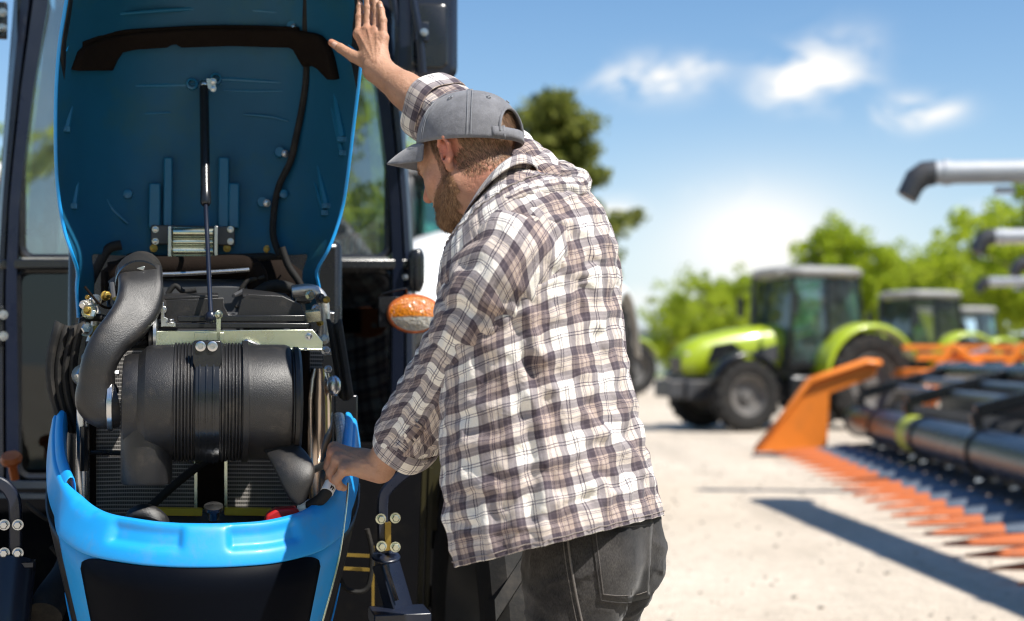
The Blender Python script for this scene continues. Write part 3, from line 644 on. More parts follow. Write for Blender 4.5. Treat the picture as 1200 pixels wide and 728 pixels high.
# ------------------------------------------------------------------ harvester header lying along the yard
def header():
    o = Vector((3.25, 17.6, 0)); e = Vector((2.62, 6.4, 0)); ax = (e - o).normalized(); L_ = (e - o).length + .6
    ang = math.atan2(ax.y, ax.x)
    root = thing('harvester_header', 'wide black harvester header with a long row of orange tipped divider points', 'header', o, ang)
    T = Matrix.Translation(o) @ Matrix.Rotation(ang, 4, 'Z')     # +x towards the camera, +y away from the tips (right in the photo)
    n = 22
    for i in range(n):
        x = .35 + i * .52
        b = MB(T)
        rings = []
        for (y, ww, z0, z1) in ((.42,.05,.10,.135),(.62,.085,.10,.16),(.95,.10,.12,.19),(1.45,.11,.15,.23)):
            rings.append([(x-ww, y, z0),(x-ww*.9, y, z0+(z1-z0)*.6),(x-ww*.4,y,z1),(x+ww*.4,y,z1),(x+ww*.9,y,z0+(z1-z0)*.6),(x+ww,y,z0)])
        b.loft(rings); d = obj('divider_point', b, M['bluegrey'], root, ang=50)
        b = MB(T); rings = []
        for (y, ww, z0, z1) in ((-.06,.010,.075,.090),(.12,.034,.082,.118),(.30,.055,.086,.138),(.45,.070,.09,.15)):
            rings.append([(x-ww, y, z0),(x-ww*.85, y, z0+(z1-z0)*.6),(x-ww*.35,y,z1),(x+ww*.35,y,z1),(x+ww*.85,y,z0+(z1-z0)*.6),(x+ww,y,z0)])
        b.loft(rings); obj('tip', b, M['redorange'], d, ang=50)
        b = MB(T); b.lathe([(.03,0),(.03,.012),(.0,.02)], (x, .8, .18), (0,0,1), 10); obj('bolt_head', b, M['steel'], d)
    fr = MB(T)
    fr.box((L_/2,1.42,.20),(L_,.5,.10)); fr.box((L_/2,2.05,.60),(L_,.10,.85)); fr.box((L_/2,1.95,.16),(L_,.9,.08))
    obj('trough', fr, M['darkgrey'], root, bevel=.02)
    fr = MB(T); fr.tube([(-.1,2.05,1.06),(L_,2.05,1.06)], .10, 16); obj('top_beam', fr, M['blacksm'], root)
    fr = MB(T); fr.tube([(.15,1.02,.46),(L_,1.02,.46)], .185, 28); tb = obj('reel_tube', fr, M['navy'], root)
    for x_ in [.1] + [1.5+k*2.1 for k in range(5)]:
        fr = MB(T); fr.tube([(x_,1.02,.46),(x_+.06,1.02,.46)], .206, 24); obj('collar', fr, M['blacksm'], tb)
    fr = MB(T); fr.tube([(3.0,1.02,.46),(3.4,1.02,.46)], .187, 24); obj('yellow_band', fr, mat('faded_lime_decal', (.42,.46,.04), .5), tb)
    fr = MB(T); fr.tube([(.15,1.50,.55),(L_,1.50,.55)], .09, 16)
    for k in range(60):
        a = k*.9; x = .2 + k*.19
        fr.lathe([(.09,0),(.24,.012),(.24,.02),(.09,.03)], (x,1.50,.45), (1,.12,0), 18)
    obj('feed_auger', fr, M['darkgrey'], root)
    for k in range(5):
        fr = MB(T); x = .3 + k*2.6
        fr.bar((x,2.0,1.06),(x,.98,.78),.07,.12); fr.bar((x,.98,.78),(x,1.02,.5),.06,.09); obj('reel_arm', fr, M['blacksm'], root, bevel=.01)
    fr = MB(T); fr.tube([(.1,1.45,.86),(L_,1.45,.86)], .045, 10); fr.tube([(.1,1.75,.95),(L_,1.75,.95)], .05, 10); obj('cross_rail', fr, M['bluegrey'], root)
    # orange end shield at the far end
    s = MB(T); th = .10
    prof = [(-.35,.06),(.52,.06),(.55,.78),(1.1,.98),(1.16,1.13),(1.0,1.15),(.33,.92)]
    s.prism([(-.12, y+.12, z) for y, z in prof], th, (1,0,0)); sh = obj('end_shield', s, M['orangep'], root, bevel=.02)
    s = MB(T); rows = []
    for y, z, w in ((.12-.36,.08,.02),(.12,.52,.18),(.45,.94,.30),(.62,1.0,.34),(1.12,1.17,.34),(1.30,1.15,.32)):
        rows.append([(-.40+ (.34-w), y, z-.05), (-.34+(.34-w), y, z+.01), (-.05, y, z+.03), (.05, y, z-.02)])
    s.grid(rows, flip=True); obj('end_cover', s, M['orangep'], sh, solid=.02, ang=40)
    for k in range(2):
        s = MB(T); s.bar((.3+k*(L_-1),2.2,.05),(.3+k*(L_-1),2.2,.5),.12,.12); s.box((.3+k*(L_-1),2.2,.02),(.3,.3,.04)); obj('support_leg', s, M['darkgrey'], root)
    return root
header()

# ------------------------------------------------------------------ orange cultivator behind the header
def implement():
    o = at(1150, 22.5); root = thing('cultivator', 'orange folding soil cultivator frame standing behind the header', 'farm implement', o)
    T = Matrix.Translation(Vector(o)); rnd = random.Random(3)
    b = MB(T)
    for y in (0, .8, 1.6): b.bar((-1.0,y,.95),(4.2,y,.95),.12,.14)
    for x in (-.9,.4,1.8,3.2,4.1): b.bar((x,0,.95),(x,1.6,.95),.1,.12)
    for x in (-.8,.3,1.5,2.6): b.bar((x,0,.95),(x+.35,0,1.42),.08,.1); b.bar((x+.35,0,1.42),(x+.9,0,1.0),.08,.1)
    b.bar((-1.0,.1,1.22),(4.2,.1,1.22),.10,.10); b.bar((-1.0,.9,1.38),(4.2,.9,1.36),.08,.08)
    obj('frame', b, M['orangep'], root, bevel=.01)
    for k in range(16):
        t = MB(T); x = -.95 + k*.33; y = (k % 3)*.8
        t.tube([(x,y,.95),(x+.02,y-.22,.75),(x,y-.05,.35),(x,y-.25,.02)], [.035,.035,.03,.02], 6, 3); obj('tine', t, M['orangep'], root)
    for k in range(3):
        t = MB(T); t.tube([(-.4+k*1.6,.3,1.15),(.4+k*1.6,.9,1.35)], .05, 10); obj('hydraulic_ram', t, M['steel'], root)
    for x_ in (-.4, 2.2):
        t = MB(T); t.box((x_,-.1,.74),(.85,.06,.4)); obj('side_plate', t, M['orangep'], root, bevel=.02)
    return root
implement()
# ------------------------------------------------------------------ the blue tractor (frame LF: across, back from the lens, up)
bt_org = LF @ Vector((0, 3.6, 0))
BT = thing('tractor', 'blue tractor standing nose on with its bonnet raised and engine bay open beside the man', 'tractor', bt_org, THETA)
def N(mb=None): return MB(LF)
def R3(c, off): return Vector(c) + Vector(off)

M['redpaint'] = mat('red_paint', (.50,.02,.015), .3, coat=.4)
# ---- raised bonnet: shell seen from inside
def hood():
    # v rows bottom to top: (py, left px, right px, d of edge, depth of the hollow)
    rows = [(372, 92, 377, 3.53, .04), (338, 90, 374, 3.51, .08), (318, 91, 371, 3.49, .11), (296, 84, 383, 3.455, .16), (272, 76, 393, 3.455, .16), (240, 70, 402, 3.45, .18),
            (200, 66, 408, 3.42, .21), (150, 65, 414, 3.39, .24), (100, 66, 420, 3.36, .26), (50, 70, 424, 3.33, .27), (0, 78, 424, 3.30, .27),
            (-60, 86, 420, 3.25, .29), (-120, 98, 412, 3.19, .29), (-165, 118, 394, 3.10, .26), (-185, 150, 364, 2.98, .10)]
    n = 41; g = []
    for (py, xl, xr, d, dp) in rows:
        a = Q(xl, py, d); b = Q(xr, py, d); r = []
        for j in range(n):
            u = -1 + 2*j/(n-1)
            s = math.copysign(1 - (1-abs(u))**1.25, u) if abs(u) > 0 else 0
            ww = math.copysign(abs(u)**.9, u)
            f = (1 - abs(u)**3.2)
            p = a.lerp(b, (ww+1)/2); p.y += dp * f; 
            r.append(p)
        g.append(r)
    return rows, g
HR, HG = hood()
def hood_d(px, py):            # depth of the inner bonnet face under a pixel
    rows = HR
    for i in range(len(rows)-1):
        if rows[i][0] >= py >= rows[i+1][0]:
            t = (rows[i][0]-py)/(rows[i][0]-rows[i+1][0])
            xl = rows[i][1]*(1-t)+rows[i+1][1]*t; xr = rows[i][2]*(1-t)+rows[i+1][2]*t
            d = rows[i][3]*(1-t)+rows[i+1][3]*t; dp = rows[i][4]*(1-t)+rows[i+1][4]*t
            u = max(-1, min(1, (px-xl)/(xr-xl)*2-1)); u = math.copysign(abs(u)**(1/.9), u)
            return d + dp*(1-abs(u)**3.2)
    return 3.5
def HQ(px, py, lift=0.0): return Q(px, py, hood_d(px, py) - lift)
# the lower middle of the shell is cut away over the engine: columns between px 100 and 365 stop at py 296
mb = N(); rowsv = HG
nv = len(rowsv[0]); 
vs = [p for r in rowsv for p in r]; fs = []
for i in range(len(rowsv)-1):
    for j in range(nv-1):
        if i < 3 and 3 <= j <= nv-5: continue
        a = i*nv+j; fs.append((a, a+nv, a+nv+1, a+1))
mb.add(vs, fs)
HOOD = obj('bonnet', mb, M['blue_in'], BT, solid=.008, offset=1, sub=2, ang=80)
# sunlit edge of the shell, drawn as a paler tube
mb = N()
edge = [rowsv[i][0] for i in range(len(rowsv))] + rowsv[-1][1:-1] + [rowsv[i][-1] for i in range(len(rowsv)-1, -1, -1)]
mb.tube([p + Vector((0,-.002,0)) for p in edge], .0042, 8, 3); obj('lit_bonnet_rim', mb, M['blue'], HOOD)
# moulded ribs
def rib(pts, w, name='rib', m='blue_in', lift=.008, r0=.004):
    mb = N(); mb.tube([HQ(x, y, lift) for x, y in pts], [r0*.6, w, w, r0*.6], 8, 5); return obj(name, mb, M[m], HOOD)
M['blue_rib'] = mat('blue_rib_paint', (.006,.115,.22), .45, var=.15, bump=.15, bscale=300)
rib([(138,101),(200,100),(240,99),(262,98)], .006, m='blue_rib'); rib([(240,96),(262,93),(300,95),(333,97)], .006, m='blue_rib'); rib([(262,106),(290,107),(310,107),(332,107)], .004, m='blue_rib')
rib([(210,92),(211,84),(255,83),(268,87)], .0035, m='blue_rib')
for (x, y) in ((225,100),(253,94)):
    mb = N(); c = HQ(x, y, .0); mb.lathe([(.016,0),(.014,.022),(.009,.024),(.008,.01)], c, (0,-1,0), 20); obj('boss', mb, M['blue_rib'], HOOD)
rib([(118,140),(160,134),(200,132)], .0035, m='blue_rib'); rib([(285,134),(318,137),(338,142)], .0035, m='blue_rib'); rib([(110,70),(112,100),(108,140),(104,180)], .004, m='blue_rib'); rib([(120,18),(240,10),(345,16)], .005, m='blue_rib'); rib([(150,262),(128,240),(112,205)], .004, m='blue_rib')
for x in (150, 332):
    mb = N(); c = HQ(x, 228, 0); mb.lathe([(.012,0),(.011,.016),(.007,.018)], c, (0,-1,0), 18); obj('boss', mb, M['blue_rib'], HOOD)
# channel ribs above the hinge
for (x0, x1, yt) in ((192,202,186),(175,188,216),(256,268,186),(268,280,216)):
    mb = N(); a = HQ((x0+x1)/2, yt, 0); b = HQ((x0+x1)/2, 268, 0); w = (x1-x0)/F*3.6
    mb.box(((a.x+b.x)/2, (a.y+b.y)/2 - .008, (a.z+b.z)/2), (w, .028, abs(a.z-b.z))); obj('channel', mb, M['blue_rib'], HOOD, bevel=.004)
for (xt, yt, xb, yb, w) in ((86,108,77,150,.010),(92,202,86,240,.009),(391,100,402,162,.014),(386,112,401,178,.008),(372,192,383,240,.012),(368,212,380,248,.008)):
    mb = N(); a = HQ(xt, yt, .004); b = HQ(xb, yb, .010); mb.tube([a, a.lerp(b,.5), b], [.002, w*.8, w], 8, 4); mb.box(tuple(b + Vector((0,-.002,-.004))), (w*2.1,.02,.012))
    mb.bolt(b + Vector((0,-.012,-.004)), (0,-1,0), .003); obj('side_rib', mb, M['blue_rib'], HOOD)
# black foam seal across the top: band with deeper ends
def hpoly(name, m, poly, lift, th=.006, parent=None, nsub=6):
    # outline on the shell, filled in columns so that it follows the curve
    xs = sorted(set([p[0] for p in poly])); lo, hi = xs[0], xs[-1]; n = max(8, int((hi-lo)/6)); mb = N(); cols = []
    for k in range(n+1):
        x = lo + (hi-lo)*k/n; x = min(max(x, lo+.01), hi-.01); ys = []
        for i in range(len(poly)):
            (xa, ya), (xb, yb) = poly[i], poly[(i+1) % len(poly)]
            if (xa-x)*(xb-x) <= 0 and xa != xb: ys.append(ya + (yb-ya)*(x-xa)/(xb-xa))
        y0, y1 = min(ys), max(ys)
        cols.append([HQ(x, y0 + (y1-y0)*q/nsub, lift) for q in range(nsub+1)])
    mb.grid(cols); return obj(name, mb, M[m], parent or HOOD, solid=th, offset=0, ang=50)
hpoly('foam_seal', 'foam', [(85,82),(86,68),(96,54),(118,44),(160,38),(235,34),(300,34),(345,35),(375,40),(385,50),(393,72),(395,92),(388,94),(378,82),(366,76),(354,80),(352,66),(344,56),(270,54),(212,56),(207,52),(200,53),(195,56),(155,58),(136,62),(133,72),(130,82)], .030, .028)
mb = N(); mb.tube([HQ(x,y,.03) for x,y in ((96,52),(130,40),(180,36),(240,33),(300,33),(350,35))], .007, 8, 4); obj('seal_lip', mb, M['foam'], HOOD)
# black ventilation panels at both edges
hpoly('side_vent', 'black', [(71,98),(70,60),(74,30),(80,0),(84,-40),(100,-40),(98,0),(98,20),(92,36),(84,60),(76,90)], .006)
hpoly('side_vent', 'black', [(384,-40),(384,0),(386,30),(396,48),(412,68),(419,104),(423,85),(424,0),(418,-40)], .006)
mb = N(); mb.tube([HQ(x,y,.012) for x,y in ((391,-30),(389,0),(388,26),(404,48),(418,60))], .0025, 6, 4); obj('piping', mb, M['blue'], HOOD)
mb = N(); mb.tube([HQ(x,y,.012) for x,y in ((92,-30),(91,0),(89,28),(82,46),(77,60))], .0025, 6, 4); obj('piping', mb, M['blue'], HOOD)
# wiring hose on the right
mb = N(); mb.tube([HQ(x,y,.02) for x,y in ((362,-40),(359,0),(358,40),(359,84),(355,120),(346,165),(340,190),(328,215),(322,240),(320,275),(328,300))], .0085, 10, 5); obj('hose', mb, M['rubber'], HOOD)
for (x, y, dx, dy) in ((341,33,4,6),(327,180,10,5),(307,238,8,4)):
    mb = N(); c = HQ(x,y,0); mb.lathe([(.013,0),(.012,.03)], c, (0,-1,0), 14); pb = obj('peg', mb, M['blue_rib'], HOOD)
    mb = N(); mb.bolt(c + Vector((dx/F*3.6*.6, -.03, -dy/F*3.6*.4)), (.3,-1,0), .007); obj('bolt', mb, M['steel'], pb)
# gas strut
gs = N(); gt = HQ(239, 100, .05); gm = Q(241, 240, 3.42); gb_ = Q(247, 372, 3.19)
gs.tube([gt, gt.lerp(gm, .96)], .0115, 16); gs.lathe([(.0125,0),(.0125,.03),(.009,.035)], gt.lerp(gm,.9), gm-gt, 16)
GS = obj('gas_strut', gs, M['blacksm'], BT)
mb = N(); mb.tube([gm, gb_], .0052, 12); mb.ball(gb_, .014, 10); obj('rod', mb, M['navy'], GS)
mb = N(); c = gt; mb.box(R3(c,(.017,-.0,.002)), (.022,.02,.026)); mb.bolt(R3(c,(.022,-.012,.008)), (0,-1,0), .006); mb.bolt(R3(c,(.022,-.012,-.010)), (0,-1,0), .006); mb.ball(R3(c,(0,0,.0)), .014, 10); obj('ball_joint', mb, M['steel'], GS)

# ---- hinge at the foot of the bonnet
mb = N(); d = 3.60
a = Q(177,264,d); b = Q(275,288,d); mb.box(((a.x+b.x)/2, d, (a.z+b.z)/2), (b.x-a.x, .02, a.z-b.z)); HG_ = obj('hinge_plate', mb, M['darkgrey'], BT, bevel=.003)
mb = N()
for y in (273, 284, 295, 305): mb.tube([Q(202,y,d-.04), Q(250,y,d-.04)], .0125 if y != 284 else .008, 16)
mb.box(tuple((Q(202,288,d-.02)+Q(250,288,d-.02))/2), (.10,.02,.09)); obj('hinge_barrel', mb, M['zinc'], HG_, bevel=.002)
for x in (199,253):
    mb = N(); mb.bar(Q(x,266,d-.05), Q(x,312,d-.05), .008, .05); obj('hinge_cheek', mb, M['steel'], HG_, bevel=.001)
for x, y in ((182,269),(182,283),(270,269),(270,283)):
    mb = N(); mb.bolt(Q(x,y,d-.011), (0,-1,0), .006); obj('bolt', mb, M['steel'], HG_)

# ---- engine bay depth: dark bulkhead, boxes, pipes
mb = N(); a = Q(88,285,3.95); b = Q(392,700,3.95); mb.box(((a.x+b.x)/2, 4.02, (a.z+b.z)/2+.02), (b.x-a.x+.04, .10, a.z-b.z)); obj('bulkhead', mb, M['blacksm'], BT, bevel=.02)
mb = N(); mb.box((0,3.72,1.12), (.40,.55,.50)); mb.box((-.02,3.70,1.40), (.30,.45,.10)); obj('engine_block', mb, M['darkgrey'], BT, bevel=.02)
# shroud round the foot of the bonnet
mb = N(); rr = []
for k in range(21):
    x = 118 + 236*k/20; t = abs(k-10)/10
    top = Q(x, 292 + 26*t**4, 3.66); bot = Q(x, 345, 3.62); rr.append([top, top.lerp(bot,.5), bot])
mb.grid(rr, flip=False); obj('rear_shroud', mb, M['foam'], BT, solid=.012)
for x,y in ((133,292),(313,292),(180,291),(266,291)):
    mb = N(); mb.bolt(Q(x,y,3.60), (0,-1,0), .007); obj('bolt', mb, M['brass'], BT)
PIPES = [('hose', 'rubber', [(98,348),(108,325),(122,298),(130,290),(142,287)], 3.56, .012), ('hose', 'foam', [(128,320),(170,314),(230,313),(285,312),(300,322),(302,340)], 3.48, .026),
         ('pipe', 'steel', [(186,322),(230,320),(280,317),(292,316)], 3.43, .0055), ('hose', 'rubber', [(330,290),(338,312),(350,330),(356,345)], 3.52, .009),
         ('pipe', 'alu', [(342,342),(365,340),(377,350),(380,372),(380,400)], 3.38, .014), ('hose', 'rubber', [(96,376),(108,372),(122,374),(128,384)], 3.40, .009),
         ('pipe', 'alu', [(102,360),(112,366),(112,384),(106,404)], 3.42, .012), ('hose', 'rubber', [(300,345),(318,335),(340,338),(356,350)], 3.45, .014),
         ('hose', 'blacksm', [(132,336),(142,328),(160,326)], 3.44, .016), ('cable', 'rubber', [(280,345),(290,330),(310,325)], 3.46, .006), ('cable','rubber',[(196,345),(205,335),(215,342),(230,340)], 3.40, .006),
         ('cable','rubber',[(148,300),(200,304),(280,302),(330,300)],3.60,.01)]
for nm, m_, pts, d, r in PIPES:
    mb = N(); mb.tube([Q(x,y,d) for x,y in pts], r, 12, 6); obj(nm, mb, M[m_], BT)
rc = random.Random(12)
for k in range(26):
    left = k % 2 == 0; x0 = rc.uniform(98,150) if left else rc.uniform(285,378); y0 = rc.uniform(318,400); x1 = x0 + rc.uniform(-40,60) if left else x0 + rc.uniform(-70,25); y1 = y0 + rc.uniform(-25,50); d0 = rc.uniform(3.36,3.6)
    x1 = min(max(x1, 96), 384); mb = N(); mb.tube([Q(x0,y0,d0), Q((x0+x1)/2+rc.uniform(-14,14),(y0+y1)/2+rc.uniform(6,22),d0-.03), Q(x1,y1,d0+rc.uniform(-.05,.05))], rc.choice((.0025,.003,.0045,.006)), 8, 6)
    obj('cable', mb, M[rc.choice(('rubber','blacksm','rubber','foam','darkgrey'))], BT)
for k in range(30):
    x0, y0 = (rc.uniform(98,140), rc.uniform(340,440)) if k % 2 else (rc.uniform(355,388), rc.uniform(335,450)); mb = N(); c_ = Q(x0, y0, rc.uniform(3.3,3.42)); r_ = rc.uniform(.004,.009)
    if k % 3: mb.bolt(c_, (rc.uniform(-.6,.6),-1,rc.uniform(-.3,.5)), r_, r_*1.8)
    else: mb.box(c_, (r_*4, r_*2, r_*3), rot=(rc.uniform(-.5,.5), rc.uniform(-.5,.5), 0))
    obj('fitting' if k % 3 else 'bracket', mb, M[rc.choice(('steel','alu','zinc','darkgrey','brass'))], BT, bevel=.0008)
# fuse box and little fittings on the right and left of the bay
mb = N(); c = Q(352,345,3.46); mb.box(c, (.05,.05,.045)); obj('connector', mb, M['blacksm'], BT, bevel=.006)
for (x,y,d,r,m_) in ((104,366,3.38,.012,'zinc'),(112,352,3.40,.010,'steel'),(100,386,3.36,.012,'steel'),(363,346,3.36,.009,'zinc'),(370,362,3.35,.008,'steel'),(102,420,3.28,.010,'steel'),(97,440,3.27,.018,'steel'),(381,411,3.2,.008,'steel'),(384,433,3.2,.007,'steel')):
    mb = N(); mb.bolt(Q(x,y,d), (.2,-1,.1), r, r*1.6); obj('fitting', mb, M[m_], BT)

# ---- black cover box in front of the engine
mb = N(); d = 3.27
def QP(pts, d): return [Q(x,y,d) for x,y in pts]
mb.prism(QP([(186,352),(262,349),(263,360),(268,369),(278,369),(282,352),(290,345),(330,347),(352,357),(362,383),(190,383)], d+.02), .02, (0,-1,0)); CB = obj('cover_panel', mb, M['black'], BT, bevel=.002)
mb = N(); mb.prism([Q(186,352,d), Q(256,349,d), Q(256,346,d+.09), Q(196,347,d+.09)], .006, (0,0,1)); mb.prism([Q(284,349,d), Q(345,357,d), Q(335,347,d+.10), Q(284,341,d+.10)], .006, (0,0,1)); obj('cover_lid', mb, M['black'], CB, bevel=.0015)
mb = N(); mb.bar(Q(208,374,d-.03), Q(358,373,d-.03), .012, .014); mb.bar(Q(186,382,d-.03), Q(362,382,d-.03), .03, .012); obj('cover_rail', mb, M['blacksm'], CB, bevel=.002)
# zinc cross plate
mb = N(); d = 3.20
mb.prism(QP([(178,388),(366,386),(378,400),(378,411),(178,411)], d), .006, (0,-1,0)); mb.prism([Q(178,411,d-.006), Q(378,411,d-.006), Q(378,411,d-.03), Q(178,411,d-.03)], .005, (0,0,1)); ZP = obj('cross_plate', mb, M['zinc'], BT, bevel=.0015)
mb = N(); mb.tube([Q(280,407,d-.03),Q(288,400,d-.035),(Q(296,402,d-.035)),(Q(305,406,d-.03))], .004, 8, 5); mb.bolt(Q(362,394,d-.006),(0,-1,0),.007); mb.bolt(Q(358,409,d-.03),(0,-1,0),.003); obj('clip', mb, M['steel'], ZP)
mb = N(); mb.prism(QP([(228,390),(262,390),(262,400),(258,400),(228,400)], d-.012), .02, (0,-1,0)); mb.prism(QP([(253,370),(257,367),(259,370),(258,400),(254,400)], d-.02), .012, (0,-1,0)); mb.bolt(Q(256,369,d-.035),(.4,-1,0),.007); obj('bracket', mb, M['zinc'], ZP, bevel=.001)
mb = N(); mb.prism(QP([(189,355),(192,355),(193,372),(206,379),(206,383),(189,383)], d+.02), .03, (0,-1,0)); mb.bolt(Q(191,363,d),(0,-1,0),.006); mb.bolt(Q(200,378,d-.01),(0,-.2,1),.008); obj('bracket', mb, M['steel'], ZP, bevel=.001)

# ---- air filter housing
c0 = Q(140,472,3.10); AX = Vector((1,0,0)); Z0 = c0.z; Y0 = 3.10
def sx(px, d=3.02): return Q(px, 472, d).x
prof = [(.085,sx(142)),(.098,sx(143.5)),(.102,sx(149)),(.103,sx(161)),(.108,sx(164)),(.118,sx(170)),(.1215,sx(178)),(.1225,sx(200))]
for k in range(6): x = 203 + k*4; prof += [(.1225,sx(x)),(.1265,sx(x+1)),(.1265,sx(x+2.6)),(.1225,sx(x+3.4))]
prof += [(.1225,sx(228)),(.1225,sx(258))]
for k in range(6): x = 259 + k*4; prof += [(.1225,sx(x)),(.1265,sx(x+1)),(.1265,sx(x+2.6)),(.1225,sx(x+3.4))]
prof += [(.1235,sx(284)),(.131,sx(284.5)),(.131,sx(291)),(.1235,sx(291.5)),(.1225,sx(296)),(.1225,sx(335)),(.119,sx(341)),(.112,sx(343.5)),(.112,sx(345)),(.118,sx(346)),(.118,sx(351)),(.112,sx(354)),(.09,sx(355))]
mb = N(); mb.lathe(prof, (0,Y0,Z0), AX, 72); AF = obj('air_filter_housing', mb, M['black'], BT, ang=28)
mb = N(); mb.lathe([(.1235,sx(228.5)),(.1300,sx(229)),(.1300,sx(256.5)),(.1235,sx(257))], (0,Y0,Z0), AX, 64)
for x in (234,242,250): mb.lathe([(.130,sx(x-1.2)),(.1325,sx(x-1)),(.1325,sx(x+1)),(.130,sx(x+1.2))], (0,Y0,Z0), AX, 64)
obj('clamp_band', mb, M['blacksm'], AF, ang=30)
mb = N(); mb.prism(QP([(226,402),(228,399),(258,399),(260,402),(260,425),(256,436),(230,436),(226,425)], 2.995+.012), .012, (0,-1,0)); tb = obj('clamp_tab', mb, M['blacksm'], AF, bevel=.003)
for x in (235,249):
    mb = N(); mb.lathe([(.0105,0),(.0105,.003),(.008,.004),(.005,.004),(.0045,.001)], Q(x,406,2.994), (0,-1,0), 20); obj('screw', mb, M['steel'], tb)
# outlet spout underneath, left
mb = N(); a = Q(171,520,3.02); mb.lathe([(.0525,-.07),(.0525,0),(.052,.075),(.0495,.082),(.044,.083),(.042,.05)], Vector((a.x,3.06,Z0-.085)), (0,0,-1), 40); obj('outlet_spout', mb, M['black'], AF, ang=40)
mb = N(); mb.lathe([(.11,0),(.11,.002)], (sx(166),Y0,Z0), AX, 40)
# dust_valve, right
mb = N(); rings = []
for (x,y,d,w,t) in ((318,512,3.06,.030,.030),(332,528,3.02,.034,.033),(345,545,2.99,.040,.026),(350,562,2.97,.036,.016),(350,580,2.965,.022,.007),(352,592,2.965,.010,.004)):
    c = Q(x,y,d); rings.append([c + Vector((math.cos(a)*w, math.sin(a)*t, math.sin(a)*t*.4+math.cos(a)*w*.25)) for a in [2*PI*j/24 for j in range(24)]])
mb.loft(rings, flip=True); obj('dust_valve', mb, M['black'], AF, ang=60, sub=1)
# intake duct on the left: round clamp end, elbow, broad flat box
mb = N()
Dm = 3.06
path = [Q(134,473,Y0-.01), Q(123,474,Y0-.015), Q(114,467,Y0-.02), Q(113,448,Y0-.025), Q(117,424,Y0-.03), Q(128,402,Y0-.02), Q(143,385,Y0), Q(157,367,Y0+.03), Q(164,348,Y0+.06), Q(165,330,Y0+.10)]
pp = catmull(path, 6); rings = []
m = len(pp); wid = interp([.051,.051,.046,.037,.036,.038,.042,.046,.047,.047], m); thk = interp([.051,.051,.042,.038,.036,.036,.038,.042,.046,.046], m); kk = interp([2,2,2.2,2.6,3,3.6,4.5,6,8,9], m)
x = None
for i, p in enumerate(pp):
    t = (pp[min(i+1,m-1)] - pp[max(i-1,0)]).normalized()
    yv = Vector((0,-1,0)); yv = (yv - t*yv.dot(t)).normalized(); xv = yv.cross(t)
    ring = []
    for j in range(36):
        a = 2*PI*j/36; e = 2/kk[i]; ca, sa = math.cos(a), math.sin(a)
        ring.append(p + xv*math.copysign(abs(ca)**e, ca)*wid[i] + yv*math.copysign(abs(sa)**e, sa)*thk[i])
    rings.append(ring)
mb.loft(rings); DU = obj('intake_duct', mb, M['black'], BT, ang=60)
mb = N(); mb.lathe([(.056,0),(.057,.001),(.057,.010),(.056,.011)], (sx(124),Y0-.01,Z0-.002), AX, 40); mb.lathe([(.0575,0),(.0575,.004)], (sx(127.5),Y0-.01,Z0-.002), AX, 40); mb.bolt((sx(125),Y0-.03,Z0+.062),(1,0,0),.006,.02); obj('hose_clamp', mb, M['steel'], DU, ang=40)
mb = N(); c = Q(163,322,3.18); mb.tube([Q(163,332,3.17), Q(160,323,3.22), Q(166,318,3.32)], .046, 28, 3); ob = obj('elbow_hose', mb, M['rubber'], DU, ang=60)
mb = N(); 
mb.lathe([(.049,0),(.049,.012)], Q(163,332,3.165), Q(160,320,3.22)-Q(163,330,3.17), 36); mb.box(Q(165,316,3.19), (.026,.012,.014)); obj('clamp', mb, M['blacksm'], ob, ang=30)
mb = N(); mb.box(Q(163,313,3.155), (.024,.008,.012), rot=(0,.3,0)); obj('clamp_screw', mb, M['steel'], ob, bevel=.002)
mb = N(); mb.tube([Q(138,396,3.22), Q(176,394,3.20)], .030, 24); mb.tube([Q(176,394,3.20), Q(182,394,3.20)], .024, 24); obj('breather_pipe', mb, M['blacksm'], BT)
mb = N(); mb.lathe([(.046,0),(.046,.006),(.03,.007)], Q(180,395,3.16), AX, 32); mb.lathe([(.028,-.006),(.03,0)], Q(178,395,3.16), AX, 24); obj('washer', mb, M['steel'], BT, ang=30)
mb = N(); mb.tube([Q(186,361,3.24), Q(175,361,3.22)], .026, 20); obj('stub_pipe', mb, M['rubber'], BT)

# ---- radiator
d = 3.34; mb = N(); pts = []; uvs = []
for i in range(2):
    r = []
    for j in range(2):
        p = Q(106 + (378-106)*j, 408 + (612-408)*i, d); r.append(p); uvs.append((j*.55, i*.42))
    pts.append(r)
mb.grid(pts, flip=True); mb.uv = uvs
RA = obj('radiator', mb, M['rad'], BT, flat=True, solid=.03, offset=-1)
mb = N()
for x in (104, 352): a = Q(x,400,d-.02); b = Q(x,615,d-.02); mb.bar(a, b, .012, .02)
for x in (86,): pass
a = Q(107,548-40,d-.04); 
obj('radiator_frame', mb, M['blacksm'], RA, bevel=.002)
mb = N(); 
for x in (231, 263): mb.bar(Q(x,540,d-.025), Q(x,602,d-.025), .014, .02)
obj('centre_post', mb, M['zinc'], RA, bevel=.001)
mb = N(); mb.bar(Q(247,530,d-.03), Q(247,604,d-.03), .030*2, .02); obj('latch_post', mb, M['foam'], RA, bevel=.002)
mb = N(); mb.tube([Q(165,604,d-.10), Q(183,588,d-.08), Q(205,568,d-.08), Q(240,540,d-.06)], .0095, 12, 4); obj('stay_rod', mb, M['rubber'], RA)
mb = N(); mb.tube([Q(106,530,d-.05), Q(145,531,d-.05)], .006, 10); mb.tube([Q(99,500,d-.07), Q(99,552,d-.07)], .010, 8); obj('stay_rod', mb, M['blacksm'], RA)
mb = N(); mb.box(Q(246,606,d-.06), (.56,.06,.02)); mb.box(Q(246,600,d-.05), (.06,.05,.012)); obj('lower_tray', mb, M['darkgrey'], BT, bevel=.003)
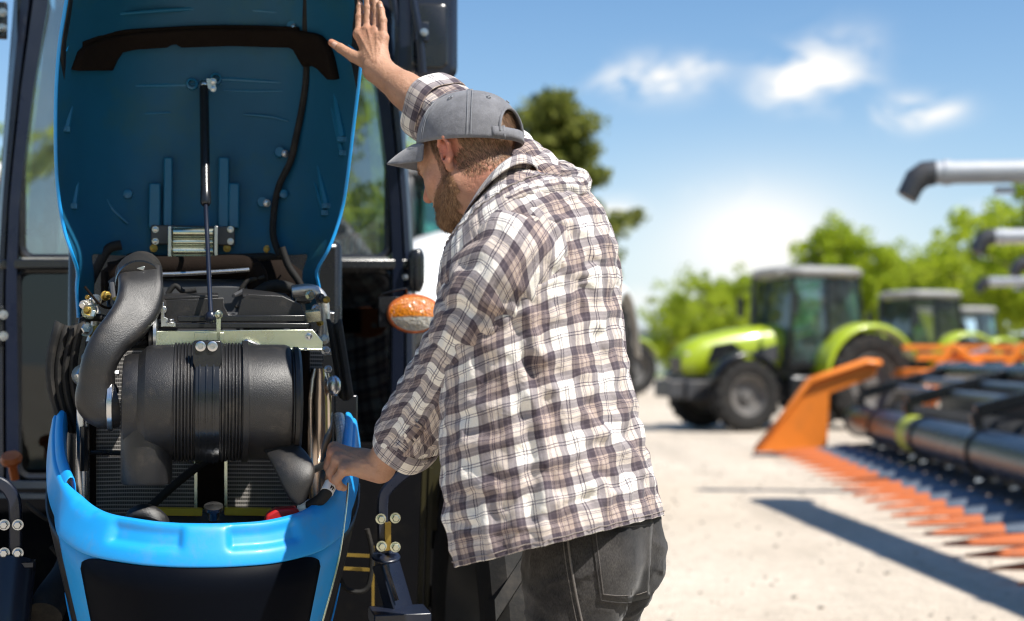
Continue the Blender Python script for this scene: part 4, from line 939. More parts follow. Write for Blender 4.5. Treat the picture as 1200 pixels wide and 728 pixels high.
for (x0,x1) in ((172,237),(263,318)):
    mb = N(); a = Q(x0,599,d-.12); b = Q(x1,600,d-.12); mb.bar(a, b, .03, .016); obj('yellow_strip', mb, M['yellow'], BT, bevel=.002)
mb = N(); mb.lathe([(.012,0),(.012,.02),(.02,.022),(.02,.03),(.0,.034)], Q(250,608,3.06), (0,-.4,1), 16); obj('latch_pin', mb, M['steel'], BT)
# crumpled black boot left, red battery cap and cable right
mb = N(); rings = []
rnd = random.Random(4)
for k,(x,y,r) in enumerate(((146,607,.016),(156,603,.024),(168,602,.030),(182,606,.030),(194,612,.022),(199,615,.010))):
    c = Q(x,y,3.06); rings.append([c + Vector((0, math.cos(a)*r, math.sin(a)*r*.8)) * (1+rnd.uniform(-.15,.15)) if False else c + Vector((rnd.uniform(-.003,.003), math.cos(a)*r*(1+rnd.uniform(-.16,.16)), math.sin(a)*r*.8*(1+rnd.uniform(-.16,.16)))) for a in [2*PI*j/14 for j in range(14)]])
mb.loft(rings, flip=True); obj('rubber_boot', mb, M['black'], BT, sub=1, ang=40)
mb = N(); mb.prism(QP([(308,612),(311,601),(322,594),(345,592),(350,597),(350,612),(308,616)], 3.03), .05, (0,-1,0)); obj('terminal_cap', mb, M['red'], BT, bevel=.006, seg=3)
mb = N(); mb.tube([Q(346,600,3.01), Q(362,594,2.99), Q(376,585,2.975), Q(385,574,2.97), Q(390,563,2.99)], [.009,.0125,.0125,.0125,.010], 14, 6); CBL = obj('battery_cable', mb, M['rubber'], BT)
for pa_, pb_ in ((Q(353,598,3.00), Q(362,594,2.988)), (Q(383,577,2.968), Q(388,567,2.98))):
    mb = N(); mb.tube([pa_, pb_], .0139, 16); obj('tape', mb, M['white'], CBL)

# ---- polished side tanks and rubber baffles
mb = N(); r1 = []
for (y,w) in ((432,.018),(445,.026),(470,.030),(520,.031),(560,.031),(585,.028)):
    c = Q(374,y,3.30); r1.append([c + Vector((math.cos(a)*w, math.sin(a)*.030, 0)) for a in [2*PI*j/28 for j in range(28)]])
mb.loft(r1); SP = obj('side_tank', mb, M['warmalu'], BT, ang=50)
mb = N(); mb.ball(Q(391,452,3.27), .022, 16, (.8,.5,1.1)); obj('sight_glass', mb, M['steel'], SP)
mb = N(); mb.tube([Q(360,588,3.26), Q(388,588,3.26)], .006, 8); obj('strap', mb, M['steel'], SP)
mb = N(); r1 = []
for (y,w) in ((452,.012),(480,.014),(540,.015),(600,.015),(640,.012)):
    c = Q(97,y,3.30); r1.append([c + Vector((math.cos(a)*w, math.sin(a)*.02, 0)) for a in [2*PI*j/20 for j in range(20)]])
mb.loft(r1); obj('side_post', mb, M['steel'], BT, ang=50)
mb = N(); mb.tube([Q(357,400,3.30), Q(357,600,3.30)], .012, 8); mb.tube([Q(106,400,3.32), Q(106,612,3.32)], .012, 8); obj('seal_strip', mb, M['foam'], BT)
def baffle(x0, x1, y0, y1, d, tilt, n, curve=0):
    mb = N(); rows = []
    for i in range(n*4+1):
        t = i/(n*4); rp = .010 * abs(math.sin(PI*t*n)); r = []
        for k in range(9):
            v = k/8; px = x0 + (x1-x0)*t + tilt*v + curve*math.sin(PI*v); py = y0 + (y1-y0)*v + 6*math.sin(PI*t)
            p = Q(px, py, d - rp); r.append(p)
        rows.append(r)
    mb.grid(rows); return obj('ribbed_baffle', mb, M['rubber'], BT, solid=.008, offset=0, ang=60)
baffle(66, 100, 376, 502, 3.36, 6, 4, -14); baffle(384, 399, 374, 464, 3.30, 14, 2, 0)
mb = N(); mb.box(Q(405,495,3.40), (.055,.02,.13)); obj('side_flap', mb, M['blacksm'], BT, bevel=.004)
# corrugated sleeve and hose by the right hand
mb = N(); cp = catmull([Q(396,488,3.34), Q(400,505,3.30), Q(401,522,3.25), Q(398,538,3.2)], 10)
mb.tube(cp, [.013 + (.002 if k % 2 else 0) for k in range(len(cp))], 14); obj('corrugated_sleeve', mb, M['alu'], BT, ang=20)
mb = N(); mb.tube([Q(362,553,3.22), Q(380,545,3.16), Q(392,538,3.12)], .008, 10, 4); obj('hose', mb, M['alu'], BT)

# ---- blue nose: U shaped rim, corner posts, black panels
UC = [Q(64,487,3.36),Q(62,514,3.27),Q(65,548,3.15),Q(80,579,3.03),Q(112,602,2.945),Q(160,612,2.89),Q(200,616,2.868),Q(240,617,2.862),Q(280,616,2.868),Q(322,612,2.89),Q(367,599,2.945),Q(398,573,3.03),Q(411,544,3.15),Q(415,514,3.27),Q(416,491,3.36)]
def ucurve(n):
    base = catmull([Vector(p) for p in UC], 10); L_ = [0]
    for a, b in zip(base, base[1:]): L_.append(L_[-1] + (b-a).length)
    out = []; k = 0
    for i in range(n):
        s = L_[-1]*i/(n-1)
        while k < len(L_)-2 and L_[k+1] < s: k += 1
        t = (s-L_[k])/max(L_[k+1]-L_[k], 1e-9); out.append(base[k].lerp(base[k+1], min(max(t,0),1)))
    return out
nu = 181; UP = ucurve(nu)
def unorm(i):
    t = UP[min(i+1,nu-1)] - UP[max(i-1,0)]; t.z = 0; t.normalize(); return Vector((t.y, -t.x, 0))    # outwards
def ridge(u, a, b, e=.012): # smooth 0..1 plateau between a and b
    f = lambda x: max(0, min(1, x))
    return f((u-a)/e) * f((b-u)/e)
rows = []
for i in range(nu):
    p = UP[i]; nrm = unorm(i); u = i/(nu-1)*2-1; au = abs(u)
    side = max(0, min(1, (au-.46)/.1))                 # on the flanks
    r = []
    # (outward, down): inner skirt, lip, sloping band, lower edge
    prof_ = [(-.024,-.040),(-.023,-.010),(-.021,-.001),(-.014,.0),(-.006,-.001),(-.001,-.005),(.0025,-.013),(.0060,-.022),(.0095,-.031),(.013,-.040),(.0165,-.049),(.0195,-.058),(.022,-.068),(.0235,-.078)]
    for k,(o,dn) in enumerate(prof_):
        dep = 0
        if 4 <= k <= 9:   # two pressed recesses along the front
            if k in (6,7,8,9): dep = .011
            elif k in (5,): dep = .005
            dep *= max(ridge(au, .055, .27, .010), 0) 
        if 3 <= k <= 5: dep += .004 * ridge(au, .33, .45, .01)
        wid = 1.0 - .62*side
        q_ = p + nrm*(o*wid - dep) + Vector((0,0,dn*(1 - .1*side) - (dep*.4)))
        r.append(q_)
    rows.append(r)
mb = N(); mb.grid(rows, flip=True); NB = obj('nose_rim', mb, M['blue'], BT, solid=.005, offset=-1, ang=60, sub=1)
# upper flank strips that stand proud (step in the lip where they end)
for sgn in (-1, 1):
    mb = N(); rows = []
    rng_ = range(0, 42) if sgn < 0 else range(nu-42, nu)
    for i in rng_:
        p = UP[i]; nrm = unorm(i); k = (i if sgn < 0 else nu-1-i)/41
        w = .030*(.35+.65*math.sin(PI*min(k*.8+.1,1)))
        rows.append([p + nrm*(-.026) + Vector((0,0,-.035)), p + nrm*(-.024) + Vector((0,0,.002+w*.2)), p + nrm*(-.020) + Vector((0,0,.010+w*.35)), p + nrm*(-.012) + Vector((0,0,.010+w*.25)), p + nrm*(-.004) + Vector((0,0,-.004)), p + nrm*.0035 + Vector((0,0,-.03))])
    mb.grid(rows, flip=True); obj('flank_rim', mb, M['blue'], NB, solid=.004, offset=-1, ang=60, sub=1)
# lower body of the nose: columns below the rim, shrinking downwards
def lower(i0, i1, drop0, drop1, name, m, inset=.0, step=1, th=.006, par=None, nrow=10, f0=None, f1=None):
    mb = N(); rows = []
    for i in range(i0, i1+1, step):
        p = UP[i]; nrm = unorm(i); r = []
        a = f0(i) if f0 else drop0; b = f1(i) if f1 else drop1
        for k in range(nrow+1):
            dn = a + (b-a)*k/nrow
            x = p.x*(1 - .80*max(0,dn-.07)) ; y = p.y + (.30*max(0,dn-.07)**1.2 if abs(p.x) < .3 else .12*max(0,dn-.07))
            z = (.938 + (p.z-.938)*max(0, 1-dn*1.2)) - dn
            r.append(Vector((x, y, z)) + nrm*(.0215 - inset))
        rows.append(r)
    mb.grid(rows, flip=True); return obj(name, mb, M[m], par or BT, solid=th, offset=-1, ang=60)
iF = [i for i in range(nu) if abs(UP[i].x) < .262]; fa, fb = iF[0], iF[-1]
# flank: blue diagonal corner post, black side panel, blue foot
post_w = 16
lower(fa-2, fb+2, .062, .66, 'nose_panel', 'blue', inset=.003)
# black front panel stands 3 mm proud of the blue shell with rounded upper corners
ia = [i for i in range(nu) if abs(UP[i].x) < .222]; pa, pb = ia[0], ia[-1]
def top_edge(i):
    e = min(i-pa, pb-i); r_ = 7
    return .078 + (0 if e >= r_ else .03*(1-math.sqrt(max(0, 1-((r_-e)/r_)**2))))
lower(pa, pb, .078, .62, 'front_grille_panel', 'blackpanel', inset=-.003, f0=top_edge)
for sgn in (-1, 1):
    if sgn < 0: a0, a1 = 8, fa+1
    else: a0, a1 = fb-1, nu-9
    def fl0(i, s=sgn, a0=a0, a1=a1):
        k = (i-a0)/(a1-a0); k = k if s < 0 else 1-k
        return .10 - .025*k
    def fl1(i, s=sgn, a0=a0, a1=a1):
        k = (i-a0)/(a1-a0); k = k if s < 0 else 1-k
        return .16 + .20*k**.6
    lower(a0, a1, 0, 0, 'side_panel', 'black', inset=.006, f0=fl0, f1=fl1)
    lower(a0+14 if sgn<0 else a0, a1 if sgn<0 else a1-14, 0, 0, 'side_foot', 'blue', inset=.002, f0=lambda i: fl1(i)-.002, f1=lambda i: fl1(i)+.04)
mb = N(); mb.tube([Q(408,566,2.99), Q(405,600,2.96), Q(396,660,2.93), Q(378,728,2.92)], .0022, 6, 5); obj('trim_line', mb, M['zinc'], NB)

# ---- chassis below: axle, frame, dark shade sheets
mb = N(); mb.box((0,3.75,.50),(.36,1.6,.34)); mb.box((0,3.15,.42),(.30,.35,.30)); mb.box((0,4.6,.62),(.55,1.2,.5)); CH = obj('chassis', mb, M['darkgrey'], BT, bevel=.02)
mb = N(); mb.tube([(-.62,3.72,.46),(-.25,3.72,.50),(.25,3.72,.50),(.62,3.72,.46)], .075, 16, 3); mb.ball((0,3.70,.50), .17, 16); obj('front_axle', mb, M['darkgrey'], BT)
for sgn in (-1, 1):
    wh = wheel(BT, (sgn*.82,3.72,.52), (1,0,0), .52, .33, LF, None, 16, rim=M['darkgrey'])
    # bracket of the mudguard, with bolts
mb = N(); a = [Q(x,y,3.35) for x,y in ((-30,560),(0,566),(14,580),(18,600),(18,655))]; mb.tube(a, .014, 12, 4, sq=4); BR = obj('mudguard_bracket', mb, M['navy'], BT)
for x,y in ((5,615),(21,615),(5,648),(21,648)):
    mb = N(); mb.bolt(Q(x,y,3.33), (0,-1,0), .009, .014); obj('bolt', mb, M['steel'], BR)
mb = N(); mb.tube([Q(15,660,3.36), Q(8,728,3.30), Q(4,790,3.28)], .05, 16); mb.box(Q(18,661,3.34), (.08,.05,.01)); obj('bracket_foot', mb, M['navy'], BR)
mb = N(); mb.tube([Q(90,620,3.6), Q(85,665,3.5), Q(62,700,3.4), Q(52,722,3.35), Q(75,700,3.42), Q(100,640,3.5)][:4], .04, 18, 6); obj('lower_hose', mb, M['rubber'], BT)
mb = N(); mb.tube([Q(x,y,3.3) for x,y in ((500,538),(478,552),(455,572),(448,592),(450,660))], .013, 12, 5, sq=4); BR2 = obj('mudguard_bracket', mb, M['navy'], BT)
for x,y in ((446,608),(463,607),(447,640),(463,641)):
    mb = N(); mb.bolt(Q(x,y,3.27), (0,-1,0), .009, .016); obj('bolt', mb, M['zinc'], BR2)
mb = N(); mb.bar(Q(454,612,3.29), Q(454,645,3.29), .014, .02); obj('link_bar', mb, M['brass'], BR2)
mb = N(); mb.lathe([(.034,0),(.034,.006),(.02,.008)], Q(452,654,3.28), (0,-.3,1), 28); mb.bar(Q(452,660,3.33), Q(468,715,3.30), .07, .03); mb.box(Q(468,722,3.26), (.13,.12,.03)); obj('bracket_foot', mb, M['navy'], BR2, bevel=.003)
mb = N(); mb.bar(Q(452,662,3.29), Q(465,704,3.27), .006, .008); obj('zinc_strip', mb, M['warmalu'], BR2)
for (x0,y0,x1,y1,d,m_) in ((400,650,440,652,3.5,'brass'),(400,666,438,668,3.45,'brass'),(437,640,437,728,3.6,'brass'),(384,688,390,760,3.2,'yellow')):
    mb = N(); mb.bar(Q(x0,y0,d), Q(x1,y1,d), .007, .008); obj('linkage_rod', mb, M[m_], BT)
for pts, d in (([(395,665),(405,690),(430,690),(436,650),(430,620)],3.45),([(60,640),(80,670),(70,700)],3.6),([(30,590),(60,610),(90,600)],3.7)):
    mb = N(); mb.tube([Q(x,y,d) for x,y in pts], .006, 8, 6); obj('cable', mb, M['rubber'], BT)
M['mud'] = mat('olive_dark_paint', (.025,.021,.004), .45, var=.3, dirt=(.02,.02,.02,.7), dscale=6)
for x,y0,y1 in ((497,548,728),(505,548,720)):
    mb = N(); mb.bar(Q(x,y0,3.9), Q(x-6,y1,3.9), .012, .02); obj('upright', mb, M['mud'], BT)
mb = N(); mb.box(Q(530,560,4.05), (.16,.03,.30)); obj('side_plate', mb, M['mud'], BT, bevel=.01)

# ---- cab
M['shadowblack'] = mat('underbody_shade_black', (.004,.004,.005), .8, var=.3, spec=.1, dirt=(.02,.017,.012,.5), dscale=7)
M['cabshade'] = mat('cab_shade_dark', (.012,.018,.02), .6, var=.3, vscale=3, dirt=(.03,.05,.05,.5), dscale=2)
D = 4.55
def cb_(x): return (x-240)/F*D
zs = Q(240,305,D).z; ztop = 2.62
# pillars (wider at the foot)
for sgn in (-1, 1):
    mb = N(); rows = []
    outer = [(447,-190),(462,0),(476,180),(486,330),(488,470),(488,640)]; inner = [(405,-190),(424,0),(443,110),(458,230),(462,330),(460,470),(458,640)]
    def ex(l, y):
        for (xa,ya),(xb,yb) in zip(l, l[1:]):
            if ya <= y <= yb: return xa + (xb-xa)*(y-ya)/(yb-ya)
    for k in range(26):
        y = -190 + (640+190)*k/25; xo, xi = ex(outer,y), ex(inner,y)
        if sgn < 0: xo, xi = 480-xo, 480-xi
        a, b = Q(xo,y,D+.02), Q(xi,y,D-.03); w = (b-a)
        rows.append([a + Vector((0,.16,0)), a, a + w*.25 + Vector((0,-.03,0)), a + w*.45 + Vector((0,-.028,0)), a + w*.50 + Vector((0,-.005,0)), a + w*.56 + Vector((0,-.005,0)), a + w*.62 + Vector((0,-.03,0)), b, b + Vector((0,.03,0))])
    mb.grid(rows, flip=sgn < 0); obj('cab_pillar', mb, M['navy'], BT, solid=.006, offset=0, ang=30)
# window frames and panes
def rrect(x0, y0, x1, y1, r, d, n=6):
    pts = []
    for (cx, cy, a0) in ((x1-r, y0+r, -90),(x1-r, y1-r, 0),(x0+r, y1-r, 90),(x0+r, y0+r, 180)):
        for k in range(n+1):
            a = math.radians(a0 + 90*k/n); pts.append(Q(cx + r*math.cos(a), cy + r*math.sin(a), d))
    return pts
for nm, (x0,y0,x1,y1), gm in (('upper_window', (24,-170,456,303), 'glass'), ('lower_window', (20,316,460,560), 'glassdark')):
    ol = rrect(x0,y0,x1,y1,16,D-.01); mb = N(); mb.tube(ol + [ol[0]], .014, 8, 0, cap=False); wf = obj('window_frame', mb, M['blacksm'], BT)
    mb = N()
    if nm == 'upper_window': ol = [Q(72,-170,D),Q(408,-170,D),Q(424,0,D),Q(443,110,D),Q(457,230,D),Q(457,303,D),Q(23,303,D),Q(23,230,D),Q(37,110,D),Q(56,0,D)]
    mb.prism([p + Vector((0,.0,0)) for p in ol], .006, (0,1,0)); obj('pane', mb, M[gm], wf, flat=True)
mb = N(); mb.bar(Q(0,310,D-.01), Q(480,310,D-.01), .05, .035); obj('window_crossbar', mb, M['blacksm'], BT, bevel=.008)
mb = N(); mb.bar(Q(26,303,D-.03), Q(455,303,D-.03), .006, .006); obj('pane_seal', mb, M['alu'], BT)
mb = N(); mb.box((0,4.75,2.72),(1.25,.5,.12)); mb.box((0,5.2,2.75),(1.4,1.3,.14)); obj('roof', mb, M['navy'], BT, bevel=.04)
mb = N(); mb.box((0,5.95,1.62),(1.20,.05,.10)); mb.box((0,5.95,1.0),(1.2,.05,.7)); mb.box((-.64,5.3,.95),(.03,1.3,.75)); mb.box((.64,5.3,.95),(.03,1.3,.75)); mb.box((0,5.2,.60),(1.25,1.4,.1)); obj('cab_body', mb, M['blacksm'], BT, bevel=.01)
for sgn in (-1, 1):
    mb = N(); mb.bar((sgn*.64,5.95,.9), (sgn*.56,5.9,2.7), .06, .06); obj('rear_pillar', mb, M['navy'], BT)
    mb = N(); mb.prism([(sgn*.66,4.7,1.3),(sgn*.66,5.9,1.3),(sgn*.58,5.9,2.6),(sgn*.58,4.7,2.6)], .005, (sgn,0,0)); obj('side_glass', mb, M['glass'], BT, flat=True)
# inside the cab
mb = N(); mb.prism([Q(14,318,4.95),Q(470,318,4.95),Q(470,640,4.95),Q(14,640,4.95)], .03, (0,1,0)); obj('shade_backing', mb, M['cabshade'], BT, bevel=.01)  # dark sheet added behind the lower panes as the cab's inner shade
mb = N(); mb.box((0,5.45,1.32),(.48,.46,.14)); mb.box((0,5.70,1.68),(.46,.12,.62)); obj('seat', mb, M['seat'], BT, bevel=.05, seg=3)
mb = N(); mb.box((-.02,4.86,1.18),(.46,.24,.66)); obj('dash', mb, M['blacksm'], BT, bevel=.05, seg=3)
mb = N(); c = Q(200,262,4.92); ring_ = [Vector((0,4.95,1.66)) + Vector((math.cos(a)*.2, math.sin(a)*.08, math.sin(a)*.18)) for a in [2*PI*k/28 for k in range(29)]]; mb.tube(ring_, .014, 8); mb.tube([(0,5.0,1.4),(0,4.95,1.66)], .03, 10); obj('steering_wheel', mb, M['blacksm'], BT)
for sgn, x, y in ((-1,53,269),(1,398,272)):
    mb = N(); c = Q(x,y,4.72); mb.lathe([(.0,-.01),(.020,-.008),(.028,0),(.026,.02),(.010,.03)], c, (0,1,0), 24); mb.tube([R3(c,(0,.02,0)), R3(c,(-sgn*-.12,.06,-.01))], .009, 8); obj('hand_knob', mb, M['blacksm'], BT)
for x,y0,y1 in ((402,240,300),(412,232,300),(420,250,300),(28,180,300),(18,200,300)):
    mb = N(); mb.tube([Q(x-8,y0,5.0), Q(x,(y0+y1)/2,4.95), Q(x-3,y1+10,4.9)], .008, 8, 4); obj('lever', mb, M['alu'], BT)
# orange push knob low on the left
mb = N(); mb.lathe([(.012,-.05),(.012,0),(.026,.004),(.030,.014),(.024,.026),(.0,.03)], Q(14,543,4.1), (-.1,-.5,.9), 20); obj('isolator_knob', mb, M['redorange'], BT)
mb = N(); mb.bar(Q(-40,568,4.3), Q(100,568,4.3), .03, .02); mb.bar(Q(-40,580,4.3), Q(100,582,4.3), .03, .014); obj('step_bar', mb, M['bluegrey'], BT)
mb = N(); mb.prism([Q(-60,570,4.45),Q(100,570,4.45),Q(100,760,4.45),Q(-60,690,4.45)], .05, (0,1,0)); obj('underbody_shade', mb, M['shadowblack'], BT)  # black sheet standing in for the shade below the cab
mb = N(); mb.prism([Q(385,520,4.45),Q(640,520,4.45),Q(640,800,4.45),Q(385,800,4.45)], .05, (0,1,0)); obj('underbody_shade', mb, M['shadowblack'], BT)  # second black sheet for shade, on the right side
for sgn in (-1,1):
    mb = N()
    for k in range(7):
        a = Q(0,0,D); 
    wheel(BT, (sgn*.86,6.0,.74), (1,0,0), .74, .42, LF, None, 18, rim=M['darkgrey'])
# pillar hinge bolts
for x,y in ((3,15),(3,33),(4,369),(4,394)):
    mb = N(); mb.bolt(Q(x,y,D-.06), (0,-1,0), .010, .02); obj('bolt', mb, M['steel'], BT)
mb = N(); mb.box(Q(-2,24,D-.05), (.05,.03,.11)); obj('hinge', mb, M['blacksm'], BT, bevel=.004)
mb = N(); mb.box(Q(-2,382,D-.05), (.03,.03,.12)); obj('hinge', mb, M['blacksm'], BT, bevel=.004)
# oblong door buffer
mb = N(); mb.tube([Q(487,292,D-.06), Q(488,300,D-.06), Q(488,330,D-.06), Q(487,342,D-.06)], [.014,.026,.026,.014], 16, 4); obj('door_handle', mb, M['blacksm'], BT)
for x,y in ((475,325),(480,345),(461,352),(448,357),(448,380)):
    mb = N(); mb.bolt(Q(x,y,D-.12), (-.3,-1,0), .007, .012); obj('bolt', mb, M['steel'], BT)
# door mirror
mb = N(); d = 4.35; pts = []
def mr(x0,y0,x1,y1,r,dd,tap=0): return rrect(x0,y0,x1,y1,r,dd)
mb.loft([mr(466,-92,534,92,14,d+.05), mr(462,-96,536,96,16,d+.02), mr(462,-96,536,96,16,d-.01), mr(468,-88,530,90,14,d-.035), mr(476,-78,524,84,12,d-.040)], flip=False); MI = obj('mirror', mb, M['navy'], BT, ang=35)
mb = N(); mb.loft([rrect(482,4,525,80,8,d-.041), rrect(484,6,523,78,8,d-.047)]); obj('mirror_back', mb, M['blacksm'], MI, ang=35)
mb = N(); mb.tube([Q(478,-40,d-.09), Q(484,0,d-.09), Q(491,40,d-.09), Q(495,86,d-.08)], .013, 14, 3); mb.box(Q(494,38,d-.085), (.04,.03,.055)); AR = obj('mirror_arm', mb, M['navy'], MI, bevel=.001)
mb = N(); mb.bolt(Q(497,38,d-.105), (0,-1,0), .009, .014); obj('bolt', mb, M['steel'], AR)
mb = N(); mb.tube([Q(452,-60,d), Q(462,0,d-.02), Q(470,60,d-.02), Q(474,100,d)], .010, 10, 4); mb.bolt(Q(447,17,d-.03),(0,-1,0),.007); mb.bolt(Q(450,33,d-.03),(0,-1,0),.007); obj('mirror_stay', mb, M['navy'], MI)
# amber and clear side lamp
d = 3.95; c = Q(485,368,d); Rw, Rh = .0735, .052
mb = N(); rings = []
for (k, dy) in ((1.0,.03),(1.04,.0),(1.06,-.008),(1.0,-.016)):
    rings.append([c + Vector((math.cos(a)*Rw*k, dy, math.sin(a)*Rh*k)) for a in [2*PI*j/40 for j in range(40)]])
mb.loft(rings, flip=True); LM = obj('side_lamp', mb, M['redorange'], BT, ang=40)
mb2_ = N(); mb2_.loft([[c + Vector((math.cos(a)*Rw*.93*k, dy, math.sin(a)*Rh*.93*k)) for a in [2*PI*j/32 for j in range(32)]] for k, dy in ((1,-.0165),(.7,-.0175))], flip=True); obj('reflector', mb2_, M['steel'], LM)
mb = N(); rows = []
for i in range(9):
    v = i/8; r = []
    for j in range(33):
        a = PI*j/32; x_, z_ = math.cos(a)*.95, math.sin(a)*.93
        zz = -.22 + .10*(1-x_*x_) ; z2 = zz + (z_*1.0 - zz)*v if True else 0
        bulge = -.018 - .022*(1 - min(1, x_*x_*1 + z2*z2))
        r.append(c + Vector((x_*Rw, bulge, z2*Rh)))
    rows.append(r)
mb.grid(rows); obj('amber_lens', mb, M['amber'], LM, ang=80)
mb = N(); rows = []
for i in range(7):
    v = i/6; r = []
    for j in range(33):
        a = PI*j/32; x_, z_ = math.cos(a)*.90, -math.sin(a)*.90
        zz = -.26 + .10*(1-x_*x_); z2 = zz + (z_-zz)*v
        r.append(c + Vector((x_*Rw, -.020 - .02*(1-min(1,x_*x_+z2*z2)), z2*Rh)))
    rows.append(r)
mb.grid(rows, flip=True); obj('clear_lens', mb, M['clear'], LM, ang=80)
mb = N(); mb.box(Q(458,366,d+.03), (.07,.03,.085)); mb.tube([Q(448,345,d), Q(465,340,d-.02), Q(476,338,d-.02), Q(477,344,d)], .003, 6); obj('lamp_bracket', mb, M['blacksm'], LM, bevel=.003)

# ------------------------------------------------------------------ white bonneted tractor parked beyond
farm_tractor('pale bonneted tractor with dark cab roof parked beyond the blue one, beside the bearded face', 'tractors parked behind the blue one', (at(560, 12.3)[0], 12.3, 0), math.atan2(-2.1, -.5), M['white'], M['darkgrey'], 1.0, M['white'], bz=1.22)
farm_tractor('red tractor with white roof seen through the left cab windows', 'tractors parked behind the blue one', (at(30, 13)[0], 13, 0), math.radians(-50), M['redpaint'], M['white'], 1.0)
farm_tractor('red tractor with dark roof seen through the right cab windows', 'tractors parked behind the blue one', (at(395, 15)[0], 15, 0), math.radians(-130), M['redpaint'], M['darkgrey'], 1.0)
tree('tree behind the cab of the blue tractor, seen through its left window', at(60, 30), 7, 3, 'dec', 61)
tree('tree behind the cab of the blue tractor, seen through its right window', at(420, 34), 8, 3.2, 'dec', 62)
for k, (x, y) in enumerate(((-7,-9),(-2.5,-12),(3,-11),(8,-8),(-12,-4))):
    tree('tree behind the viewer, mirrored in the tractor glass', (x, y, 0), 6.5 + k % 2, 3, 'dec', 70+k)
# ------------------------------------------------------------------ distance-field bodies
def vs(*a): return np.array(a, dtype=np.float64)
class Cone:      # capsule that tapers from a to b
    def __init__(s, a, b, ra, rb, k=.02, fl=None):
        s.a = np.array(a, float); s.b = np.array(b, float); s.ra = ra; s.rb = rb; s.k = k
    def __call__(s, p):
        ab = s.b - s.a; L2 = ab @ ab; h = np.clip(((p - s.a) @ ab) / L2, 0, 1)
        return np.linalg.norm(p - s.a - h[..., None]*ab, axis=-1) - (s.ra + (s.rb - s.ra)*h)
class Ell:       # ellipsoid with its own axes (columns of R)
    def __init__(s, c, r, R=None, k=.02, sub=False):
        s.c = np.array(c, float); s.r = np.array(r, float); s.R = np.eye(3) if R is None else np.array(R, float); s.k = k; s.sub = sub
    def __call__(s, p):
        q = (p - s.c) @ s.R; k0 = np.linalg.norm(q / s.r, axis=-1); k1 = np.linalg.norm(q / (s.r**2), axis=-1)
        return k0*(k0 - 1)/np.maximum(k1, 1e-9)
def smin(a, b, k):
    h = np.maximum(k - np.abs(a - b), 0)/k
    return np.minimum(a, b) - h*h*k*.25
def sdf_mesh(prims, lo, hi, vox, B=24):
    lo = np.array(lo, float); n = np.ceil((np.array(hi) - lo)/vox/B).astype(int)
    DIM = (n*B + 4).astype(np.int64)
    VP, VI, FQ = [], [], []
    R = B*vox*.95
    for bi in range(n[0]):
        for bj in range(n[1]):
            for bk in range(n[2]):
                i0 = np.array([bi, bj, bk])*B; c = lo + (i0 + B/2 + .5)*vox
                act = []; best = 9
                for pr in prims:
                    d = float(pr(c[None])[0])
                    if getattr(pr, 'sub', False):
                        if d < R + .02: act.append(pr)
                        continue
                    best = min(best, d)
                    if d < R + pr.k + .01: act.append(pr)
                if best > R + .02 or best < -R - .03 or not act: continue
                ax = [lo[q] + (i0[q] + np.arange(B+2))*vox for q in range(3)]
                g = np.stack(np.meshgrid(*ax, indexing='ij'), -1)
                D = None
                for pr in act:
                    if getattr(pr, 'sub', False): continue
                    d = pr(g); D = d if D is None else smin(D, d, pr.k)
                if D is None: continue
                for pr in act:
                    if getattr(pr, 'sub', False): D = -smin(-D, pr(g), pr.k)
                S = D < 0
                if S.all() or not S.any(): continue
                # cells
                m = B+1; acc = np.zeros((m, m, m, 3)); cnt = np.zeros((m, m, m))
                P0 = np.stack(np.meshgrid(*[np.arange(B+2)]*3, indexing='ij'), -1).astype(float)
                for a in range(3):
                    sl0 = [slice(None)]*3; sl1 = [slice(None)]*3; sl0[a] = slice(0, -1); sl1[a] = slice(1, None)
                    d0 = D[tuple(sl0)]; d1 = D[tuple(sl1)]; cr = (d0 < 0) != (d1 < 0)
                    t = np.where(cr, d0/np.where(cr, d0 - d1, 1), 0)
                    pos = P0[tuple(sl0)].copy(); pos[..., a] += t
                    o = [q for q in range(3) if q != a]
                    for du in (0, 1):
                        for dv in (0, 1):
                            s_ = [slice(0, m)]*3; s_[o[0]] = slice(du, du+m); s_[o[1]] = slice(dv, dv+m); s_[a] = slice(0, m)
                            c_ = cr[tuple(s_)]; acc += pos[tuple(s_)]*c_[..., None]; cnt += c_
                use = cnt > 0; idx = np.argwhere(use)
                V = acc[use]/cnt[use][:, None]
                gi = idx + i0; gid = (gi[:, 0]*DIM[1] + gi[:, 1])*DIM[2] + gi[:, 2]
                VP.append(lo + (V + i0)*vox); VI.append(gid)
                for a in range(3):
                    s0 = [slice(1, B+1)]*3; s1 = [slice(1, B+1)]*3; s1[a] = slice(2, B+2)
                    A = S[tuple(s0)]; C = S[tuple(s1)]; e = np.argwhere(A != C)
                    if len(e) == 0: continue
                    ins = A[tuple(e.T)]; e = e + 1 + i0
                    o = [(a+1) % 3, (a+2) % 3]; quad = []
                    for du, dv in ((0, 0), (-1, 0), (-1, -1), (0, -1)):
                        f = e.copy(); f[:, o[0]] += du; f[:, o[1]] += dv
                        quad.append((f[:, 0]*DIM[1] + f[:, 1])*DIM[2] + f[:, 2])
                    q = np.stack(quad, 1); q[~ins] = q[~ins][:, ::-1]; FQ.append(q)
    gid = np.concatenate(VI); pos = np.concatenate(VP); u, first = np.unique(gid, return_index=True)
    F_ = np.searchsorted(u, np.concatenate(FQ)); return pos[first], F_
